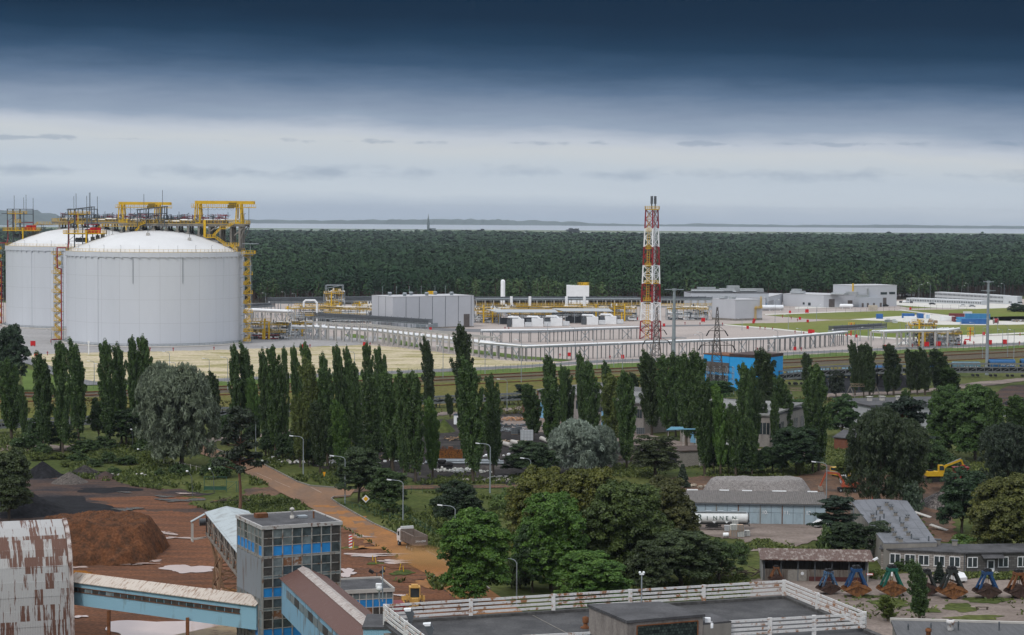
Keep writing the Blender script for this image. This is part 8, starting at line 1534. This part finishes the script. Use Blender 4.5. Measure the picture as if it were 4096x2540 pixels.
for q in[('broad',22,770,935,90,(.030,.060,.026),'large dark broadleaf tree at the left edge in front of the rear tank'),('broad',22,1068,1240,118,(.045,.065,.022),'round olive tree leaning over the black coal heap at the left edge'),('open',95,985,1075,60,DG,'dark low tree under the second poplar group at the far left'),('open',145,1000,1072,70,DG,'dark spreading tree beneath the two tall poplars at left'),('broad',235,945,1050,50,(.045,.085,.025),'round lighter green tree left of the poplars below the front tank'),('open',300,970,1060,90,DG,'dark undergrowth tree at the feet of the poplars below the front tank'),('willow',385,880,1070,130,(.145,.180,.118),'tall grey green willow, the rear one of the pair','willow'),('willow',432,895,1112,176,(.150,.186,.120),'huge grey green willow in the left foreground beside the road'),('bigpine',570,985,1218,105,(.028,.042,.022),'tall scots pine with a bare reddish trunk beside the brown yard'),('broad',855,1062,1195,104,(.038,.062,.024),'dark broadleaf tree at the road junction, left of the diamond sign'),('broad',921,1112,1222,92,(.045,.080,.024),'round mid green tree behind the diamond road sign'),('broad',1085,1145,1262,112,(.026,.046,.020),'dark green tree left of the bright maples, above the small lamp'),('maple',1133,1208,1440,160,MG,'bright green maple left of the tree clump, hiding the ochre road'),('chestnut',1292,1110,1345,170,OL,'olive crowned chestnut at the upper left of the big tree clump'),('chestnut',1400,1116,1350,190,OL,'olive crowned chestnut in the upper middle of the big tree clump'),('chestnut',1580,1135,1345,150,(.060,.066,.018),'olive chestnut touching the white tanker trailer'),('chestnut',1490,1150,1385,215,OD,'large dark chestnut in the centre of the big tree clump'),('maple',1312,1172,1405,170,MG,'bright green maple in the middle of the big tree clump'),('broad',1268,1230,1410,90,DG,'dark tree tucked between the two left maples'),('broad',1620,1262,1400,190,(.042,.062,.024),'dull green tree below the tanker trailer'),('broad',1545,1285,1420,110,(.042,.060,.024),'dull green tree right behind the lowest bright maple'),('open',1712,1282,1385,110,(.045,.075,.025),'open green tree left of the rusty open shed'),('maple',1413,1308,1475,178,(.060,.125,.022),'lowest bright green maple, right behind the white roof railing'),('broad',1262,1050,1135,120,(.036,.062,.026),'dark green shrubby tree below the concrete pipes'),('silver',1370,1010,1125,118,(.20,.245,.195),'silvery white poplar with shimmering leaves, the left one'),('silver',1432,1022,1120,80,(.13,.165,.125),'duller silver poplar directly right of the bright silvery one'),('open',1560,1034,1135,120,(.050,.066,.026),'open olive tree left of the small brick store'),('broad',1648,1005,1040,60,DG,'dark treetop behind the blue canopy'),('broad',1896,1015,1128,130,(.028,.056,.022),'dark green tree under the leaning poplars, above the gravel heap'),('broad',1840,1060,1125,70,DG,'low dark tree left of the wheeled excavator'),('open',1790,1070,1128,60,DG,'low dark tree above the middle of the gravel heap'),('broad',1712,905,952,74,(.036,.078,.024),'rounded green tree in front of the blue building'),('broad',2005,937,1040,82,(.038,.080,.024),'dense round green tree left of the grey roofed block'),('broad',1905,950,1000,60,(.045,.090,.024),'green tree half hidden behind the tall pair of poplars'),('bigpine',2150,960,1150,130,(.018,.032,.020),'black green conifer behind the birches, before the grey block'),('open',1990,880,950,40,(.022,.034,.02),'thin dark tree left of the coal heap poplars'),('birch',2160,990,1205,105,(.044,.066,.028),'birch with a white forked trunk in the dark right hand group'),('weep',2090,975,1215,150,(.042,.064,.028),'broad dark weeping birch left of the white trunked one'),('open',2220,1050,1150,90,(.042,.080,.026),'light bushy tree behind the yellow excavator'),('maple',2250,915,1085,90,(.050,.100,.024),'tall bright green tree, left of the pair at the right edge'),('maple',2322,912,1095,110,(.050,.098,.024),'tall bright green tree, right of the pair at the right edge'),('weep',2395,1010,1175,150,(.034,.052,.030),'dark drooping tree at the right edge under the poplars'),('broad',2290,1112,1270,120,(.026,.052,.022),'dark green tree right of the yellow excavator'),('chestnut',2400,1128,1330,170,(.078,.088,.022),'yellowish green tree at the right edge above the brick building'),('shrub',2170,1142,1222,58,(.050,.075,.045),'upright grey green bush behind the big grey roof'),('bigpine',1990,1190,1300,120,(.024,.040,.026),'dark spreading pine in front of the numbered garages'),('broad',2015,1240,1325,100,(.030,.052,.022),'rounded dark tree left of the grey roof, above the rusty shed'),('open',2088,1238,1325,76,(.045,.070,.034),'greyish tree against the corner of the big grey roof'),('shrub',1968,1252,1325,56,(.060,.100,.026),'light green bush beside the dark pine'),('spruce',2236,1338,1388,34,(.016,.028,.018),'small black conifer against the brick building'),('spruce',1625,1105,1160,34,(.030,.045,.026),'little spruce in the grass below the brick store'),('broad',1365,543,556,36,(.030,.046,.034),'lone dome of a tree rising from the far edge of the forest'),('pine',1247,918,985,62,(.016,.032,.022),'dark pine left of the long workshop'),('shrub',2430,719,742,60,(.030,.050,.025),'dark bush on the lawn at the far right'),('thinpop',1905,1070,1132,24,PL,'thin sapling under the dark tree above the gravel heap'),('thinpop',2008,1100,1150,30,PL,'left light green sapling behind the yellow van'),('thinpop',2032,1060,1138,26,PL,'right light green sapling behind the yellow van'),('thinpop',2115,1418,1480,34,PL,'young sapling with sparse light leaves beside the roof corner'),('open',1150,1000,1040,50,DG,'dark tree left behind the two big poplars'),]:tree(*q[:7])
def spots(lst,label,kind='shrub',col=(.045,.080,.024),grp=None):
 for k,(x,yt,yb,w,*c)in enumerate(lst):tree(kind,x,yt,yb,w,c[0]if c else col,label[k]if isinstance(label,list)else label,grp)
SG=(.045,.080,.024)
spots([(60,1030,1068,70),(100,1055,1080,50),(200,1040,1075,70),(250,1035,1070,60),(340,1045,1075,60),(185,1075,1100,50),(300,1085,1105,60),(258,1075,1102,44),(420,1100,1130,40),(525,1085,1135,80,(.034,.064,.02)),(487,1110,1135,30),(2200/1.68,1990/1.68,2010/1.68,30),(90,1075,1095,46,PL),(140,1078,1092,60,PL),(500,1120,1140,30,PL),(440,1105,1128,30),(380,1115,1135,26),(350,1070,1090,40,PL),(225,1090,1110,40),(160,1095,1110,40,PL),(270,1110,1130,40)],'wild green shrub in the thicket between the coal heaps and the willow',grp='wild shrubs left of the road')
spots([(2210,1290,1345,40),(2175,1330,1358,50),(2145,1330,1358,40)],'leafy shrub against the wall of the long brick building',grp='shrubs at the brick building')
spots([(2290,1270,1310,70,(.07,.13,.025)),(2340,1275,1312,80,(.07,.13,.025)),(2375,1282,1312,60,(.07,.13,.025))],'bright green creeper bush behind the brick building roof',grp='creeper bushes behind the brick building')
spots([(960,1200,1225,30),(1190,1175,1215,60,(.075,.12,.03)),(1215,1150,1200,50,(.075,.12,.03)),(1240,1290,1400,60,(.05,.075,.03)),(1218,1330,1400,46,(.06,.09,.03)),(1180,1240,1290,40,SG)],'wild bush in the rough grass between the road and the tree clump',col=SG,grp='bushes right of the road')
spots([(1640,1270,1300,50,(.09,.13,.03)),(1760,1290,1322,60,(.06,.1,.03))],'light green bush beside the white crates',grp='bushes at the crates')
spots([(2240,1060,1110,70,(.045,.08,.03)),(2285,1090,1120,50,(.06,.08,.035))],'bushy growth behind the yellow excavator',grp='bushes behind the yellow excavator')
spots([(640,1020,1088,50),(672,1030,1096,40),(700,1020,1098,44),(735,1040,1108,50),(790,1010,1092,46),(818,1040,1110,40),(865,1030,1100,44),(898,1020,1096,40),(930,1040,1112,44),(545,985,1062,50),(600,980,1064,40)],'dark leafy growth filling the gaps at the feet of the middle poplars','broad',DG,'undergrowth trees in the poplar belt')
spots([(1700,1040,1128,46),(1735,1060,1130,50),(1775,1050,1132,50),(1815,1070,1130,40),(1860,1060,1128,40)],'dark leafy growth under the poplars above the gravel heap','broad',DG,'undergrowth trees above the gravel heap')
def inpoly(x,y,pl):
 c=False
 for(x1,y1),(x2,y2)in zip(pl,pl[1:]+pl[:1]):
  if(y1>y)!=(y2>y)and x<(x2-x1)*(y-y1)/(y2-y1)+x1:c=not c
 return c
NOGO=[RR[:12]+[(1500,2180),(1366,2108)]+RL[5:],[(1494,2096),(1576,2132),(1713,2210),(1790,2254),(1960,2359),(2200,2519),(1700,2292),(1367,2107)],[(1375,1940),(2210,1934),(2210,1960),(1375,1975)],[(-300,1940),(150,1925),(330,1915),(560,1950),(700,1968),(760,1985),(745,2015),(800,2035),(900,2055),(1000,2072),(1366,2110),(1480,2175),(1700,2290),(0,2600)],[(960,1945),(1083,1942),(1139,1978),(950,1990)],[(2600,1925),(2740,1905),(3100,1912),(3250,1895),(3320,1870),(3420,1890),(3600,1905),(3900,1900),(4000,1960),(3800,2080),(3290,2060),(2640,2060)],[(3255,1850),(3420,1880),(3520,1935),(3400,1915)]]
def tufts(name,label,polys,n,col,h=.8,seed=1,size=.5):
 rng=np.random.default_rng(seed); P_=[]
 for(x0,y0,x1,y1),m in zip(polys,n):
  for u,v in rng.random((m,2)):
   e_=1+.25*math.sin(u*17+x0)+.15*math.sin(u*41); X,Y=x0+(x1-x0)*u,(y0+y1)/2+(y1-y0)*(v-.5)*e_
   if any(inpoly(X,Y,q)for q in NOGO):continue
   p=G(X,Y); P_.append((p.x,p.y,.05))
 P_=np.array(P_); k=np.sin(P_[:,0]*.21+1+2*np.sin(P_[:,1]*.05))*np.cos(P_[:,1]*.11+P_[:,0]*.07)+rng.normal(size=len(P_))*.25>-.05; P_=P_[k]; m=len(P_)
 q=[]
 for j in range(3):
  a=rng.random(m)*3.14; dx=np.stack([np.cos(a),np.sin(a),np.zeros(m)],1)*(size*(.5+rng.random((m,1)))); up=np.stack([rng.normal(size=m)*.25,rng.normal(size=m)*.25,h*(.4+rng.random(m))],1)
  q.append(np.stack([P_-dx*.5,P_+dx*.5,P_+up+dx*.35,P_+up-dx*.35],1))
 q=np.concatenate(q); lv=np.tile(rng.random(m),3); me=quadmesh(name,q,lv); o=bpy.data.objects.new(name,me); COL.objects.link(o); o.color=(*col,1); tag(o,label,'grass',kind='stuff')
tufts('rough_grass','rough grass and weeds beside the road',[(280,1800,800,1960),(760,1990,1330,2085),(1330,2000,2150,2330),(1000,1760,1420,1950),(0,1740,800,1830),(1500,1900,2200,1990)],(9000,5500,12000,6000,4500,4500),(.075,.102,.026),.5,3,.35)
tufts('rough_grass','rough grass round the sheds and along the right hand yard',[(2950,2165,3330,2235),(3480,2285,4096,2318),(3300,1760,4096,1900),(2450,1860,3300,1910),(3350,2380,4096,2480),(2300,2300,3000,2420)],(5000,2500,7000,5000,350,4000),(.085,.112,.028),.32,4,.3)
tufts('dry_grass','dry meadow grass on the bank below the railway',[(0,1600,4096,1650)],(6000,),(.10,.10,.03),.5,5)
# air
mb=MB(); mb.box(-8900,8900,-300,15500,-1.2,130)
hz=mb.build('haze',None)if False else None
me=bpy.data.meshes.new('haze'); me.from_pydata(mb.v,[],mb.f); hz=bpy.data.objects.new('haze',me); COL.objects.link(hz)
hm=bpy.data.materials.new('haze_air'); hm.use_nodes=True; t=hm.node_tree; t.nodes.clear()
pv=t.nodes.new('ShaderNodeVolumePrincipled'); pv.inputs['Color'].default_value=(.80,.88,1,1); pv.inputs['Density'].default_value=0.000036; pv.inputs['Anisotropy'].default_value=.5
mo=t.nodes.new('ShaderNodeOutputMaterial'); t.links.new(pv.outputs[0],mo.inputs['Volume']); me.materials.append(hm)
tag(hz,'thin bluish haze over the whole plain','haze',kind='stuff')
